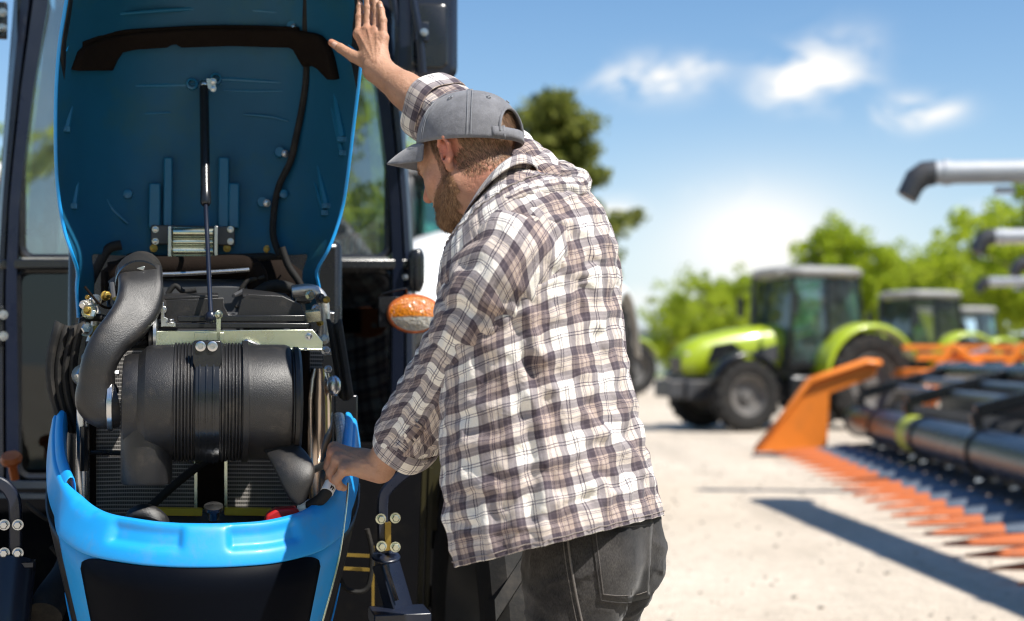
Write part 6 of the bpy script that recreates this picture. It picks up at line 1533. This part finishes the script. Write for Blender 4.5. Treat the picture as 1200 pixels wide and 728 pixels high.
# ------------------------------------------------------------------ checked cloth
def plaid():
    m, nt, b = newmat('checked_cotton'); L = nt.links.new
    tc = node(nt, 'ShaderNodeTexCoord'); sp = node(nt, 'ShaderNodeSeparateXYZ'); L(tc.outputs['UV'], sp.inputs[0])
    nz = node(nt, 'ShaderNodeTexNoise', i_Scale=25.0, i_Detail=3.0); L(tc.outputs['UV'], nz.inputs['Vector'])
    PER = .096
    W_ = (.80,.75,.68); Tp = (.40,.31,.265); D = (.068,.053,.066); D2 = (.12,.095,.11); Dk = (.018,.014,.035); Tl = (.52,.43,.38)
    seq = [(0,W_),(.135,Dk),(.152,W_),(.190,Dk),(.207,W_),(.395,D),(.43,D2),(.46,D),(.56,Tp),(.600,Dk),(.612,Tp),(.632,Dk),(.643,Tp),(.69,Tl),(.71,Tp),(.735,Dk),(.75,Tp),(.835,D),(.91,D2),(.94,D),(.99,W_)]
    def band(o, off):
        a = node(nt, 'ShaderNodeMath', operation='MULTIPLY_ADD'); a.inputs[1].default_value = 1/PER; a.inputs[2].default_value = off; L(o, a.inputs[0])
        f = node(nt, 'ShaderNodeMath', operation='FRACT'); L(a.outputs[0], f.inputs[0]); r = node(nt, 'ShaderNodeValToRGB'); cr = r.color_ramp; cr.interpolation = 'CONSTANT'
        cr.elements[0].position = 0; cr.elements[0].color = rgb(W_); cr.elements[1].position = seq[1][0]; cr.elements[1].color = rgb(seq[1][1])
        for p_, c_ in seq[2:]: e = cr.elements.new(p_); e.color = rgb(c_)
        L(f.outputs[0], r.inputs['Fac']); return r.outputs['Color']
    wu, wv = band(sp.outputs['X'], .3), band(sp.outputs['Y'], .15)
    # twill: warp and weft threads alternate
    s1 = node(nt, 'ShaderNodeMath', operation='ADD'); L(sp.outputs['X'], s1.inputs[0]); L(sp.outputs['Y'], s1.inputs[1])
    s2 = node(nt, 'ShaderNodeMath', operation='MULTIPLY'); s2.inputs[1].default_value = 2*PI/.0022; L(s1.outputs[0], s2.inputs[0])
    s3 = node(nt, 'ShaderNodeMath', operation='SINE'); L(s2.outputs[0], s3.inputs[0])
    mr = node(nt, 'ShaderNodeMapRange'); mr.inputs['From Min'].default_value=-1; mr.inputs['From Max'].default_value=1; mr.inputs['To Min'].default_value=.40; mr.inputs['To Max'].default_value=.60; L(s3.outputs[0], mr.inputs['Value'])
    m0 = node(nt, 'ShaderNodeMix', data_type='RGBA', blend_type='MULTIPLY'); m0.inputs['Factor'].default_value = 1; L(wu, m0.inputs['A']); L(wv, m0.inputs['B'])
    gm = node(nt, 'ShaderNodeGamma'); gm.inputs['Gamma'].default_value = .5; L(m0.outputs['Result'], gm.inputs['Color'])
    ma = node(nt, 'ShaderNodeMix', data_type='RGBA'); L(mr.outputs['Result'], ma.inputs['Factor']); L(wu, ma.inputs['A']); L(wv, ma.inputs['B'])
    mx = node(nt, 'ShaderNodeMix', data_type='RGBA'); mx.inputs['Factor'].default_value = .22; L(gm.outputs['Color'], mx.inputs['A']); L(ma.outputs['Result'], mx.inputs['B'])
    n2 = node(nt, 'ShaderNodeTexNoise', i_Scale=300.0, i_Detail=4.0); L(tc.outputs['UV'], n2.inputs['Vector'])
    mv = node(nt, 'ShaderNodeMapRange'); mv.inputs['To Min'].default_value=.82; mv.inputs['To Max'].default_value=1.18; L(n2.outputs['Fac'], mv.inputs['Value'])
    sc_ = node(nt, 'ShaderNodeVectorMath', operation='SCALE'); L(mx.outputs['Result'], sc_.inputs[0]); L(mv.outputs['Result'], sc_.inputs['Scale'])
    L(sc_.outputs[0], b.inputs['Base Color']); b.inputs['Roughness'].default_value=.85; b.inputs['Specular IOR Level'].default_value=.15; b.inputs['Sheen Weight'].default_value=.15
    # small creases
    mp = node(nt, 'ShaderNodeTexNoise', i_Scale=22.0, i_Detail=5.0, i_Roughness=.5, i_Distortion=1.2); L(tc.outputs['Object'], mp.inputs['Vector'])
    r1 = node(nt, 'ShaderNodeMath', operation='SUBTRACT'); r1.inputs[1].default_value=.5; L(mp.outputs['Fac'], r1.inputs[0]); r2 = node(nt, 'ShaderNodeMath', operation='ABSOLUTE'); L(r1.outputs[0], r2.inputs[0]); 
    b1 = node(nt, 'ShaderNodeBump', i_Strength=.22, i_Distance=.03, invert=True); L(r2.outputs[0], b1.inputs['Height'])
    b2 = node(nt, 'ShaderNodeBump', i_Strength=.25, i_Distance=.0006); L(s3.outputs[0], b2.inputs['Height']); L(b1.outputs['Normal'], b2.inputs['Normal']); L(b2.outputs['Normal'], b.inputs['Normal'])
    return m
M['plaid'] = plaid()
# torso rings: (back px, back py, front px, front py, half width across, left-side drop, v offset)
TR = [(612,199,560,264,.068,.0),(619,199,552,276,.085,.02),(635,201,546,292,.128,.06),(655,208,542,312,.175,.12),(678,226,541,335,.200,.14),(697,262,541,358,.212,.13),(706,304,543,386,.218,.10),
      (708,350,545,425,.220,.07),(715,410,546,470,.221,.05),(726,470,546,522,.228,.03),(740,530,550,577,.238,.02),(751,580,557,622,.246,.01),(758,606,565,653,.251,.0)]
def torso_rings(nv, nu_):
    m = len(TR)-1; base = []
    for i in range(nv):
        x = i/(nv-1)*m; k = min(int(x), m-1); t = x-k
        g = lambda j: TR[max(0, min(m, j))]
        row = []
        for c in range(6):
            p0, p1, p2, p3 = g(k-1)[c], g(k)[c], g(k+1)[c], g(k+2)[c]
            row.append(.5*((2*p1)+(p2-p0)*t+(2*p0-5*p1+4*p2-p3)*t*t+(3*p1-p0-3*p2+p3)*t**3))
        base.append(row)
    rings = []
    for (bx_, by_, fx, fy, a, dz) in base:
        b0 = P(bx_, by_, 2.72); f0 = P(fx, fy, 2.84); C = (b0+f0)/2; ax = (f0-b0)/2
        lat = (LFT + Vector((0,0,-dz*1.0)) ).normalized()*a
        r = []
        for j in range(nu_):
            th = 2*PI*j/nu_; ca, sa = math.cos(th), math.sin(th); e = .86
            r.append(C + ax*math.copysign(abs(ca)**e, ca) + lat*math.copysign(abs(sa)**e, sa))
        rings.append(r)
    return rings
NVT, NUT = 86, 144
TRG = torso_rings(NVT, NUT)
def ring_uv(rings, per, v0=0, u0=0):
    n = len(rings[0]); uv = []; acc = v0; out = []
    # v: mean travel between rings, taken column by column and blended
    vcol = [v0]*n
    for i, r in enumerate(rings):
        if i:
            for j in range(n): vcol[j] += (rings[i][j]-rings[i-1][j]).length
            mean = sum(vcol)/n
        for j in range(n): out.append((u0 + per*j/n, vcol[j] if i else v0))
    return out
def tube_mesh(name, rings, per, mt, parent, u0=0, v0=0, solid=.0018, sub=1, uvf=None, disp=None):
    """open tube with a seam column so that the check pattern stays continuous"""
    n = len(rings[0]); rr_ = [r + [r[0]] for r in rings]; mb = MB(); uv = []
    uvb = ring_uv(rings, per, v0, u0)
    for i, r in enumerate(rr_):
        for j, p in enumerate(r):
            mb.v.append(p)
            if uvf: uv.append(uvf(i, j % n, j == n))
            else:
                u, v = uvb[i*n + (j % n)]; uv.append((u0+per if j == n else u, v))
    m = n+1
    for i in range(len(rr_)-1):
        for j in range(n): a = i*m+j; mb.f.append((a, a+m, a+m+1, a+1))
    mb.mi = [0]*len(mb.f); mb.uv = uv
    o = obj(name, mb, mt, parent, ang=180)
    bpy_w = o.modifiers.new('w', 'WELD'); bpy_w.merge_threshold = .00001
    if sub: s = o.modifiers.new('u', 'SUBSURF'); s.levels = sub; s.render_levels = sub
    if solid: s = o.modifiers.new('s', 'SOLIDIFY'); s.thickness = solid; s.offset = -1
    return o
def sleeve_rings(path, rad, nv, nu_, squash=1.0):
    pts = catmull([P(*q) for q in path], 12); L_ = [0]
    for a, b in zip(pts, pts[1:]): L_.append(L_[-1]+(b-a).length)
    rings = []; x = None; k = 0
    for i in range(nv):
        s = L_[-1]*i/(nv-1)
        while k < len(L_)-2 and L_[k+1] < s: k += 1
        t = (s-L_[k])/max(L_[k+1]-L_[k], 1e-9); p = pts[k].lerp(pts[k+1], min(t,1)); T_ = (pts[min(k+2,len(pts)-1)]-pts[max(k-1,0)]).normalized()
        if x is None: x = T_.cross(Vector((0,0,1))).normalized()
        x = (x - T_*x.dot(T_)).normalized(); y = T_.cross(x); r = interp(rad, nv)[i]
        rings.append([p + (x*math.cos(2*PI*j/nu_) + y*math.sin(2*PI*j/nu_)*squash)*r for j in range(nu_)])
    return rings
SLL = sleeve_rings([(652,292,2.78),(620,284,2.69),(592,318,2.645),(560,382,2.675),(530,438,2.745),(498,487,2.825),(472,524,2.885)], [.060,.082,.094,.093,.088,.082,.077,.074,.068,.060], 60, 64)
SLR = sleeve_rings([(676,270,2.90),(640,232,2.95),(598,196,3.00),(556,160,3.05),(524,138,3.095),(502,123,3.125)], [.07,.075,.076,.078,.080,.078,.072], 44, 56)
J = []
hipL = PEL + LFT*.080 + Vector((0,0,-.06)); hipR = PEL - LFT*.080 + Vector((0,0,-.06))
knL = Vector((hipL.x+.03, hipL.y+.02, .50)) + FWD*.03; anL = Vector((hipL.x+.05, hipL.y+.03, .10))
knR = Vector((hipR.x-.02, hipR.y+.04, .50)) + FWD*.06; anR = Vector((hipR.x-.04, hipR.y+.06, .10)) + FWD*.02
J += [Ell(A_(PEL + Vector((0,0,.02)) - FWD*.0), (.148, .108, .15), BR @ rotx(-.12), .04), Ell(A_(PEL - FWD*.042 + LFT*.075 + Vector((0,0,-.05))), (.072,.078,.105), BR, .05), Ell(A_(PEL - FWD*.042 - LFT*.075 + Vector((0,0,-.05))), (.072,.078,.105), BR, .05)]
for hh, kk_, aa in ((hipL, knL, anL), (hipR, knR, anR)):
    J += [Cone(A_(hh), A_(hh.lerp(kk_, .5)), .096, .088, .04), Cone(A_(hh.lerp(kk_, .5)), A_(kk_), .088, .074, .03), Cone(A_(kk_), A_(aa), .078, .062, .03)]

def drape(rings, eu, ev, pin, goal, steps, grav, prims, seed, amp=.004, bend=.02, its=10, gap=.007, nfreq=9.0, stretch=None):
    """lets a tube of cloth, cut a little larger than the body, settle into folds (position based cloth on its own grid)"""
    X = np.array([[tuple(p) for p in r] for r in rings]); nv, nu_ = X.shape[:2]; G0 = X.copy().reshape(-1, 3)
    id_ = np.arange(nv*nu_).reshape(nv, nu_); links = []
    def add(A_i, B_i, k, e):
        a_, b_ = A_i.ravel(), B_i.ravel(); L_ = np.linalg.norm(G0[a_]-G0[b_], axis=1)*(1+e); links.append((a_, b_, L_, k))
    rl = np.roll(id_, -1, 1)
    for q in (0, 1): add(id_[:, q::2], rl[:, q::2], .9, eu)
    for q in (0, 1): 
        n_ = (nv-1-q+1)//2; add(id_[q:q+2*n_:2][:n_], id_[q+1:q+1+2*n_:2][:n_], .9, ev)
    for q in (0, 1):
        n_ = (nv-1-q+1)//2; A0, B0 = id_[q:q+2*n_:2][:n_], rl[q+1:q+1+2*n_:2][:n_]; add(A0, B0, .35, (eu+ev)/2)
        A0, B0 = rl[q:q+2*n_:2][:n_], id_[q+1:q+1+2*n_:2][:n_]; add(A0, B0, .35, (eu+ev)/2)
    w = np.ones(nv*nu_); t = np.repeat(np.linspace(0, 1, nv), nu_); w[pin(t) >= 1] = 0
    X = X.reshape(-1, 3).copy()
    Xg = X.reshape(nv, nu_, 3); du = np.roll(Xg, -1, 1) - np.roll(Xg, 1, 1); dv = np.gradient(Xg, axis=0); nr = np.cross(dv, du).reshape(-1, 3); nr /= np.linalg.norm(nr, axis=1)[:, None] + 1e-9
    c0_ = np.repeat(Xg.mean(1), nu_, 0); nr *= np.sign(((X-c0_)*nr).sum(1))[:, None]
    nz_ = np.array([noise.noise(Vector((p[0]*nfreq+seed, p[1]*nfreq, p[2]*nfreq))) + .6*noise.noise(Vector((p[0]*nfreq*2.3, p[1]*nfreq*2.3+seed, p[2]*nfreq*2.3))) for p in X.tolist()])
    X += nr*(nz_*amp*w)[:, None]; Pv = X.copy(); goalw = goal(t)[:, None]*w[:, None]
    g = np.array([0, 0, -grav])
    for st in range(steps):
        V_ = (X-Pv)*.90; Pv = X.copy(); X = X + (V_ + g)*w[:, None]; X += goalw*(G0-X)
        for _ in range(its):
            for a_, b_, L_, k in links:
                d = X[a_]-X[b_]; l = np.linalg.norm(d, axis=1); wa, wb = w[a_], w[b_]; ws = wa+wb; ws[ws == 0] = 1
                c_ = (k*(l-L_)/(l+1e-9)/ws)[:, None]*d; X[a_] -= c_*wa[:, None]; X[b_] += c_*wb[:, None]
        Xg = X.reshape(nv, nu_, 3); av = (np.roll(Xg, 1, 1)+np.roll(Xg, -1, 1))/2; lap = av-Xg; lv = np.zeros_like(Xg); lv[1:-1] = (Xg[2:]+Xg[:-2])/2-Xg[1:-1]
        X = (Xg + bend*(lap+lv)*w.reshape(nv, nu_, 1)).reshape(-1, 3)
        if st % 2 == 0 or st > steps-3:
            def sd(q): return np.min(np.stack([pr(q) for pr in prims]), 0)
            d = sd(X); m_ = (d < gap) & (w > 0)
            if m_.any():
                q = X[m_]; h = 1e-4; gr = np.stack([sd(q+np.eye(3)[k]*h)-sd(q-np.eye(3)[k]*h) for k in range(3)], 1); gr /= np.linalg.norm(gr, axis=1)[:, None]+1e-9
                X[m_] = q + gr*(gap-d[m_])[:, None]; Pv[m_] += (X[m_]-Pv[m_])*.5
    return [[Vector(v) for v in row] for row in X.reshape(nv, nu_, 3).tolist()]
_bp = [pr for pr in B_ if not getattr(pr, 'sub', False)]
TORSO_P = [pr for pr in _bp if isinstance(pr, Ell) and pr.r[0] > .14] + _bp[-0:0] + J
TRG2 = drape(TRG, .070, .080, lambda t: (t < .10)*1.0, lambda t: np.where(t < .25, .10, .030 + .03*(t > .9)), 70, .00022, TORSO_P, 3.0, .008, .010)
ARML_P = [Cone(A_(SHL), A_(ELL_), .050, .048), Cone(A_(ELL_), A_(WRL), .052, .040)]
def pxy(p):      # where a point shows in the photo, used to lay real creases where the photo has them
    q = p - Vector((0,0,H)); c_, s_ = math.cos(PITCH), math.sin(PITCH); yy = q.y*c_ + q.z*s_; zz = -q.y*s_ + q.z*c_
    return 600 + F*q.x/yy, 364 - F*zz/yy
def creases(rings, lines, facing=True):
    X = np.array([[tuple(p) for p in r] for r in rings]); du = np.roll(X, -1, 1) - np.roll(X, 1, 1); dv = np.gradient(X, axis=0); nr = np.cross(dv, du); nr /= np.linalg.norm(nr, axis=2)[..., None] + 1e-9
    nr *= np.sign(((X - X.mean(1, keepdims=True))*nr).sum(2))[..., None]; view = X - np.array([0,0,H]); f_ = np.clip(-(nr*view).sum(2)/np.linalg.norm(view, axis=2)*3 + .2, 0, 1)
    c_, s_ = math.cos(PITCH), math.sin(PITCH); yy = view[..., 1]*c_ + view[..., 2]*s_; zz = -view[..., 1]*s_ + view[..., 2]*c_
    U, Vv = 600 + F*view[..., 0]/yy, 364 - F*zz/yy; D_ = np.zeros(U.shape)
    for pts, w, a in lines:
        pts = catmull([Vector((x, y, 0)) for x, y in pts], 6); n_ = len(pts)-1; best = np.full(U.shape, 1e9); tt = np.zeros(U.shape); sg = np.zeros(U.shape)
        for i in range(n_):
            ax_, ay_ = pts[i].x, pts[i].y; bx2, by2 = pts[i+1].x-ax_, pts[i+1].y-ay_; l2 = bx2*bx2+by2*by2+1e-9
            t = np.clip(((U-ax_)*bx2+(Vv-ay_)*by2)/l2, 0, 1); ex, ey = U-ax_-t*bx2, Vv-ay_-t*by2; d = np.hypot(ex, ey); m_ = d < best
            best = np.where(m_, d, best); tt = np.where(m_, (i+t)/n_, tt); sg = np.where(m_, np.sign(ex*by2-ey*bx2), sg)
        env = np.clip(np.sin(np.pi*np.clip(tt, .02, .98))**.6, 0, 1); q = best*sg
        D_ += env*a*(np.exp(-((q-w*.35)/(w*.55))**2) - .75*np.exp(-((q+w*.75)/(w*.8))**2))
    X = X + nr*(D_*f_)[..., None]
    return [[Vector(v) for v in row] for row in X.tolist()]
TRG2 = creases(TRG2, [([(602,330),(618,390),(640,450),(668,505)],12,.013), ([(604,400),(640,425),(690,440),(738,436)],10,.010), ([(700,270),(690,330),(700,390),(722,440)],12,.010),
    ([(606,430),(628,500),(634,570),(628,640)],13,.012), ([(745,470),(700,505),(650,520)],9,.009), ([(768,560),(735,520),(700,495),(676,470)],10,.011), ([(770,585),(740,560),(705,545)],8,.008),
    ([(560,560),(566,610),(572,655)],11,.010), ([(595,560),(603,610),(600,655)],10,.008), ([(690,560),(694,590),(692,622)],12,.008), ([(640,290),(668,320),(712,330)],9,.008), ([(618,270),(650,262),(690,275)],9,.007),
    ([(655,345),(640,380),(610,398)],8,.009), ([(725,350),(690,372),(655,372)],8,.007)])
SLL2 = drape(SLL, .05, .16, lambda t: (t < .06)*1.0 + (t > .975), lambda t: .035 + 0*t, 60, .00012, ARML_P, 7.0, .007, .009, nfreq=15.0)
SLL2 = creases(SLL2, [(pl_, w_, a_*.6) for pl_, w_, a_ in [([(560,285),(598,300),(632,330)],9,.008), ([(530,345),(565,362),(606,362)],9,.008), ([(512,385),(545,402),(590,398)],8,.009), ([(500,405),(530,430),(575,428)],8,.010), ([(575,450),(540,445),(505,425)],7,.009),
    ([(478,455),(510,470),(548,468)],8,.008), ([(465,480),(495,500),(530,500)],7,.007), ([(618,345),(600,390),(575,430)],9,.010), ([(548,300),(560,340),(548,380)],9,.006)]])
SLR2 = drape(SLR, .05, .16, lambda t: (t < .10)*1.0 + (t > .96), lambda t: .05 + 0*t, 40, .0001, [Cone(A_(ELR), A_(WRR), .056, .036)], 11.0, .006, .009, nfreq=15.0)

def uvt(i, j, last):
    u = (NUT if last else j)/NUT; th = 2*PI*u
    p = TRG[i][j]
    return (1.14*u + .02, VROW[i] )
VROW = [0]
for i in range(1, NVT): VROW.append(VROW[-1] + sum((TRG[i][j]-TRG[i-1][j]).length for j in (NUT//2-8, NUT//2+8, NUT//4, NUT//2))/4)
NY = 18      # yoke rings: pattern laid across the shoulders from above
SHIRT = tube_mesh('shirt', TRG2[NY:], 1.14, M['plaid'], MAN, uvf=lambda i, j, last: uvt(i+NY, j, last))
latv, fwv = LFT.normalized(), FWD.normalized()
def uvy(i, j, last):
    p = TRG[i][j] - NEB; return (p.dot(latv) + .31, p.dot(fwv)*.9 - p.z*.75 + .05)
YOKE = tube_mesh('yoke', TRG2[:NY+1], 1, M['plaid'], SHIRT, uvf=uvy)
tube_mesh('sleeve', SLL2, .50, M['plaid'], SHIRT, u0=.03, v0=.012)
tube_mesh('sleeve', SLR2, .46, M['plaid'], SHIRT, u0=.02, v0=.03)
def cuff(rings, grow, wdt, n_out=9, u0=0):
    """rolled-back cuff on the last ring"""
    c = sum(rings[-1], Vector())/len(rings[-1]); c2 = sum(rings[-6], Vector())/len(rings[-6]); t = (c-c2).normalized(); out = []
    rb = rings[-1]; rnd = random.Random(len(rings)); ph = [rnd.uniform(0, 6.28) for _ in range(4)]
    for k in range(n_out+4):
        if k < 4: s = [0.94, .985, 1.02, 1.05][k]; adv = [-.012,.004,.010,.008][k]
        else: q = (k-4)/(n_out-1); s = 1.06 + grow*(.6+.4*math.sin(PI*q)) ; adv = .004 - wdt*q
        out.append([c + (p-c)*(s + .030*math.sin(3*2*PI*j/len(rb)+ph[0]+k*.12) + .018*math.sin(5*2*PI*j/len(rb)+ph[1]-k*.2)) + t*(adv + .003*math.sin(4*2*PI*j/len(rb)+ph[2])) for j, p in enumerate(rb)])
    return tube_mesh('cuff', out, .34, M['plaid'], SHIRT, u0=u0, v0=.055, solid=.003)
cuff(SLL2, .10, .050); cuff(SLR2, .08, .050, u0=.05)
# collar
c = sum(TRG2[0], Vector())/NUT; c3 = sum(TRG2[3], Vector())/NUT; t = (c-c3).normalized(); out = []
for k, (s, adv) in enumerate(((1.0,-.006),(.97,.008),(.95,.020),(.97,.030),(1.03,.031),(1.12,.024),(1.22,.012),(1.32,.0),(1.38,-.010))):
    out.append([c + (p-c)*s + t*adv + Vector((0,0,0)) for p in TRG2[0]])
tube_mesh('collar', out, .48, M['plaid'], SHIRT, u0=.01, v0=.03, solid=.0025)
hp_ = [(560,268,2.67),(580,248,2.645),(606,236,2.65),(636,232,2.70),(660,234,2.78),(662,222,2.89),(638,204,2.96),(610,192,2.97)]
hr = sleeve_rings(hp_, [.014,.030,.044,.056,.060,.056,.044,.020], 56, 48, .45)
HOODR = drape(hr, .07, .07, lambda t: (t < .03)*1.0 + (t > .97), lambda t: .04 + 0*t, 40, .00010, [Cone(A_(NEB), A_(neck_t), .06, .058)], 21.0, .007, .018, nfreq=12.0)
tube_mesh('hood', HOODR, .34, M['plaid'], SHIRT, u0=.05, v0=.02)
M['button'] = mat('shirt_button', (.12,.09,.08), .3)
def sbutton(px, py, tr, r=.0055):
    loc, nrm = cast(tr, px, py)
    if loc is None: return
    if nrm.dot(CAMP-loc) < 0: nrm = -nrm
    mb = MB(); mb.lathe([(r,0),(r,.0015),(r*.85,.003),(r*.6,.0022),(0,.0022)], loc, nrm, 20); obj('button', mb, M['button'], SHIRT)

def ring_line(rings, i, j0, j1, name, m_, r=.0008, lift=.0016, off=0):
    n = len(rings[0]); c = sum(rings[i], Vector())/n; mb = MB(); mb.tube([rings[i][j % n] + (rings[i][j % n]-c).normalized()*lift for j in range(j0, j1+1)], r, 5); return obj(name, mb, m_, SHIRT)
M['shirtthread'] = mat('shirt_thread', (.30,.25,.22), .8)
ring_line(TRG2, NVT-3, 0, NUT, 'hem_stitching', M['shirtthread']); ring_line(TRG2, NY, 0, NUT, 'yoke_seam', M['shirtthread'], .0011)
SB = BVHTree.FromPolygons([tuple(p) for r in SLL2 for p in r], [(i*64+j, i*64+(j+1)%64, (i+1)*64+(j+1)%64, (i+1)*64+j) for i in range(len(SLL2)-1) for j in range(64)])
rows = []
for i in range(9):
    t = i/8; x0, y0 = 492-24*t, 498+28*t; rows.append([cast(SB, x0+dx, y0+dy)[0] for dx, dy in ((-6,-5),(0,0),(6,5))])
if all(w is not None for r in rows for w in r):
    mb = MB(); mb.grid([[w + (CAMP-w).normalized()*.0035 for w in r] for r in rows]); mb.uv = [(.02+.008*k+.5, .05+.007*i) for i in range(9) for k in range(3)]; obj('sleeve_tab', mb, M['plaid'], SHIRT, solid=.002, offset=0)
    sbutton(472, 521, SB, .0065)
# ------------------------------------------------------------------ jeans
VJ, FJ = sdf_mesh(J, (PEL.x-.45, PEL.y-.4, .02), (PEL.x+.4, PEL.y+.4, 1.20), .0062)
# creases: ridged relief
def crease(V, seed, amp, sc, st=(1,1,1)):
    n = np.zeros_like(V); c = V.mean(0); out = np.zeros(len(V))
    for i, p in enumerate(V.tolist()):
        out[i] = noise.noise(Vector((p[0]*sc*st[0], p[1]*sc*st[1], p[2]*sc*st[2]+seed)))
    return out
cr1 = 1 - np.abs(crease(VJ, 3.1, 1, 9, (1,1,1.9)))*3; cr2 = 1-np.abs(crease(VJ, 8.1, 1, 22, (1,1,1.5)))*3
def denim():
    m, nt, b = newmat('washed_black_denim'); L = nt.links.new
    tc = node(nt, 'ShaderNodeTexCoord'); n1 = node(nt, 'ShaderNodeTexNoise', i_Scale=7.0, i_Detail=6.0, i_Roughness=.6); L(tc.outputs['Object'], n1.inputs['Vector'])
    mp = node(nt, 'ShaderNodeMapping'); mp.inputs['Scale'].default_value = (900,900,160); L(tc.outputs['Object'], mp.inputs['Vector']); n2 = node(nt, 'ShaderNodeTexNoise', i_Scale=1.0, i_Detail=2.0); L(mp.outputs['Vector'], n2.inputs['Vector'])
    r = node(nt, 'ShaderNodeValToRGB'); r.color_ramp.elements[0].position=.35; r.color_ramp.elements[0].color=(.012,.0115,.0125,1); r.color_ramp.elements[1].position=.68; r.color_ramp.elements[1].color=(.054,.049,.046,1); L(n1.outputs['Fac'], r.inputs['Fac'])
    mv = node(nt, 'ShaderNodeMapRange'); mv.inputs['From Min'].default_value=.3; mv.inputs['From Max'].default_value=.7; mv.inputs['To Min'].default_value=.45; mv.inputs['To Max'].default_value=1.6; L(n2.outputs['Fac'], mv.inputs['Value'])
    sc_ = node(nt, 'ShaderNodeVectorMath', operation='SCALE'); L(r.outputs['Color'], sc_.inputs[0]); L(mv.outputs['Result'], sc_.inputs['Scale']); L(sc_.outputs[0], b.inputs['Base Color'])
    b.inputs['Roughness'].default_value=.9; b.inputs['Specular IOR Level'].default_value=.2; b.inputs['Sheen Weight'].default_value=.15
    bp = node(nt, 'ShaderNodeBump', i_Strength=.4, i_Distance=.0008); L(n2.outputs['Fac'], bp.inputs['Height'])
    n5 = node(nt, 'ShaderNodeTexNoise', i_Scale=30.0, i_Detail=5.0); L(tc.outputs['Object'], n5.inputs['Vector'])
    b2 = node(nt, 'ShaderNodeBump', i_Strength=.35, i_Distance=.006); L(n5.outputs['Fac'], b2.inputs['Height']); L(bp.outputs['Normal'], b2.inputs['Normal']); L(b2.outputs['Normal'], b.inputs['Normal'])
    return m
M['denim'] = denim(); M['thread'] = mat('dark_thread', (.030,.028,.028), .8); M['threadl'] = mat('worn_seam', (.14,.125,.115), .85, var=.4, vscale=120)
JE = np_obj('jeans', VJ, FJ, M['denim'], MAN)
nj = np.zeros(len(VJ)*3); JE.data.vertices.foreach_get('normal', nj); nj = nj.reshape(-1, 3)
VJ2 = VJ + nj*(np.clip(cr1, 0, 1)**3*.0055 + np.clip(cr2, 0, 1)**3*.0016)[:, None]
JE.data.vertices.foreach_set('co', VJ2.astype(np.float32).ravel()); JE.data.update()
s = JE.modifiers.new('u', 'SUBSURF'); s.levels = 1; s.render_levels = 1
JT = bvh(VJ2, FJ)
def on(tr, px, py, lift):
    loc, nrm = cast(tr, px, py)
    if loc is None: return None
    if nrm.dot(CAMP-loc) < 0: nrm = -nrm
    return loc + nrm*lift
def seam(tr, pts, r, name, mt, par, lift=.001, n=6):
    q = []
    for (x, y) in [(p.x, p.y) for p in catmull([Vector((a, b, 0)) for a, b in pts], n)]:
        w = on(tr, x, y, lift)
        if w is not None: q.append(w)
    if len(q) < 2: return
    mb = MB(); mb.tube(q, r, 6); return obj(name, mb, mt, par)
# back pocket
PK = [(695,614),(776,607),(777,650),(774,690),(764,700),(742,706),(716,703),(708,690)]
rows = []
for i in range(17):
    t = i/16; x0 = 692 + 72*t; r = []
    for k in range(13):
        v = k/12; yb = 703 - 3*t + 4*math.sin(PI*t); x = x0 + (12*(1-t) - 4*t)*v; y = (613 - 6*t) + (yb - (613-6*t))*v
        w = on(JT, x, y, .0022); r.append(w)
    rows.append(r)
if all(w is not None for r in rows for w in r):
    mb = MB(); mb.grid(rows, flip=True); pkt = obj('back_pocket', mb, M['denim'], JE, solid=.0022, offset=0, ang=60)
    e = [rows[i][0] for i in range(17)]; mb = MB()
    mb.tube([r[0]+Vector((0,-.001,0)) for r in rows], .0022, 6); mb.tube(rows[0], .0018, 6); mb.tube([r[-1] for r in rows], .0020, 6); mb.tube(rows[-1], .0018, 6)
    obj('pocket_edge', mb, M['denim'], pkt)
    mb = MB(); mb.tube([r[1]+Vector((0,-.0022,0)) for r in rows], .0007, 5); mb.tube([rows[1][k]+Vector((0,-.0022,0)) for k in range(1,12)], .0007, 5); mb.tube([r[11]+Vector((0,-.0022,0)) for r in rows[1:-1]], .0007, 5)
    obj('stitching', mb, M['threadl'], pkt)
seam(JT, [(664,620),(669,660),(676,700),(682,728),(690,760)], .0022, 'side_seam', M['threadl'], JE)
seam(JT, [(659,625),(664,665),(671,705),(677,735)], .0007, 'stitching', M['threadl'], JE, .0012)
# shoes
for aa in (anL, anR):
    mb = MB(); rings = []
    for (t, w, h0, h1) in ((-.09,.028,.02,.09),(-.06,.040,.0,.11),(0,.042,0,.115),(.06,.045,0,.085),(.13,.050,0,.06),(.18,.042,0,.045),(.205,.022,.006,.03)):
        c = Vector((aa.x, aa.y, 0)) + FWD*t; rings.append([c + LFT*math.cos(a)*w + Vector((0,0,(h0+h1)/2 + math.sin(a)*(h1-h0)/2)) for a in [2*PI*j/20 for j in range(20)]])
    mb.loft(rings); obj('shoe', mb, M['rubber'], MAN, sub=1, ang=80)
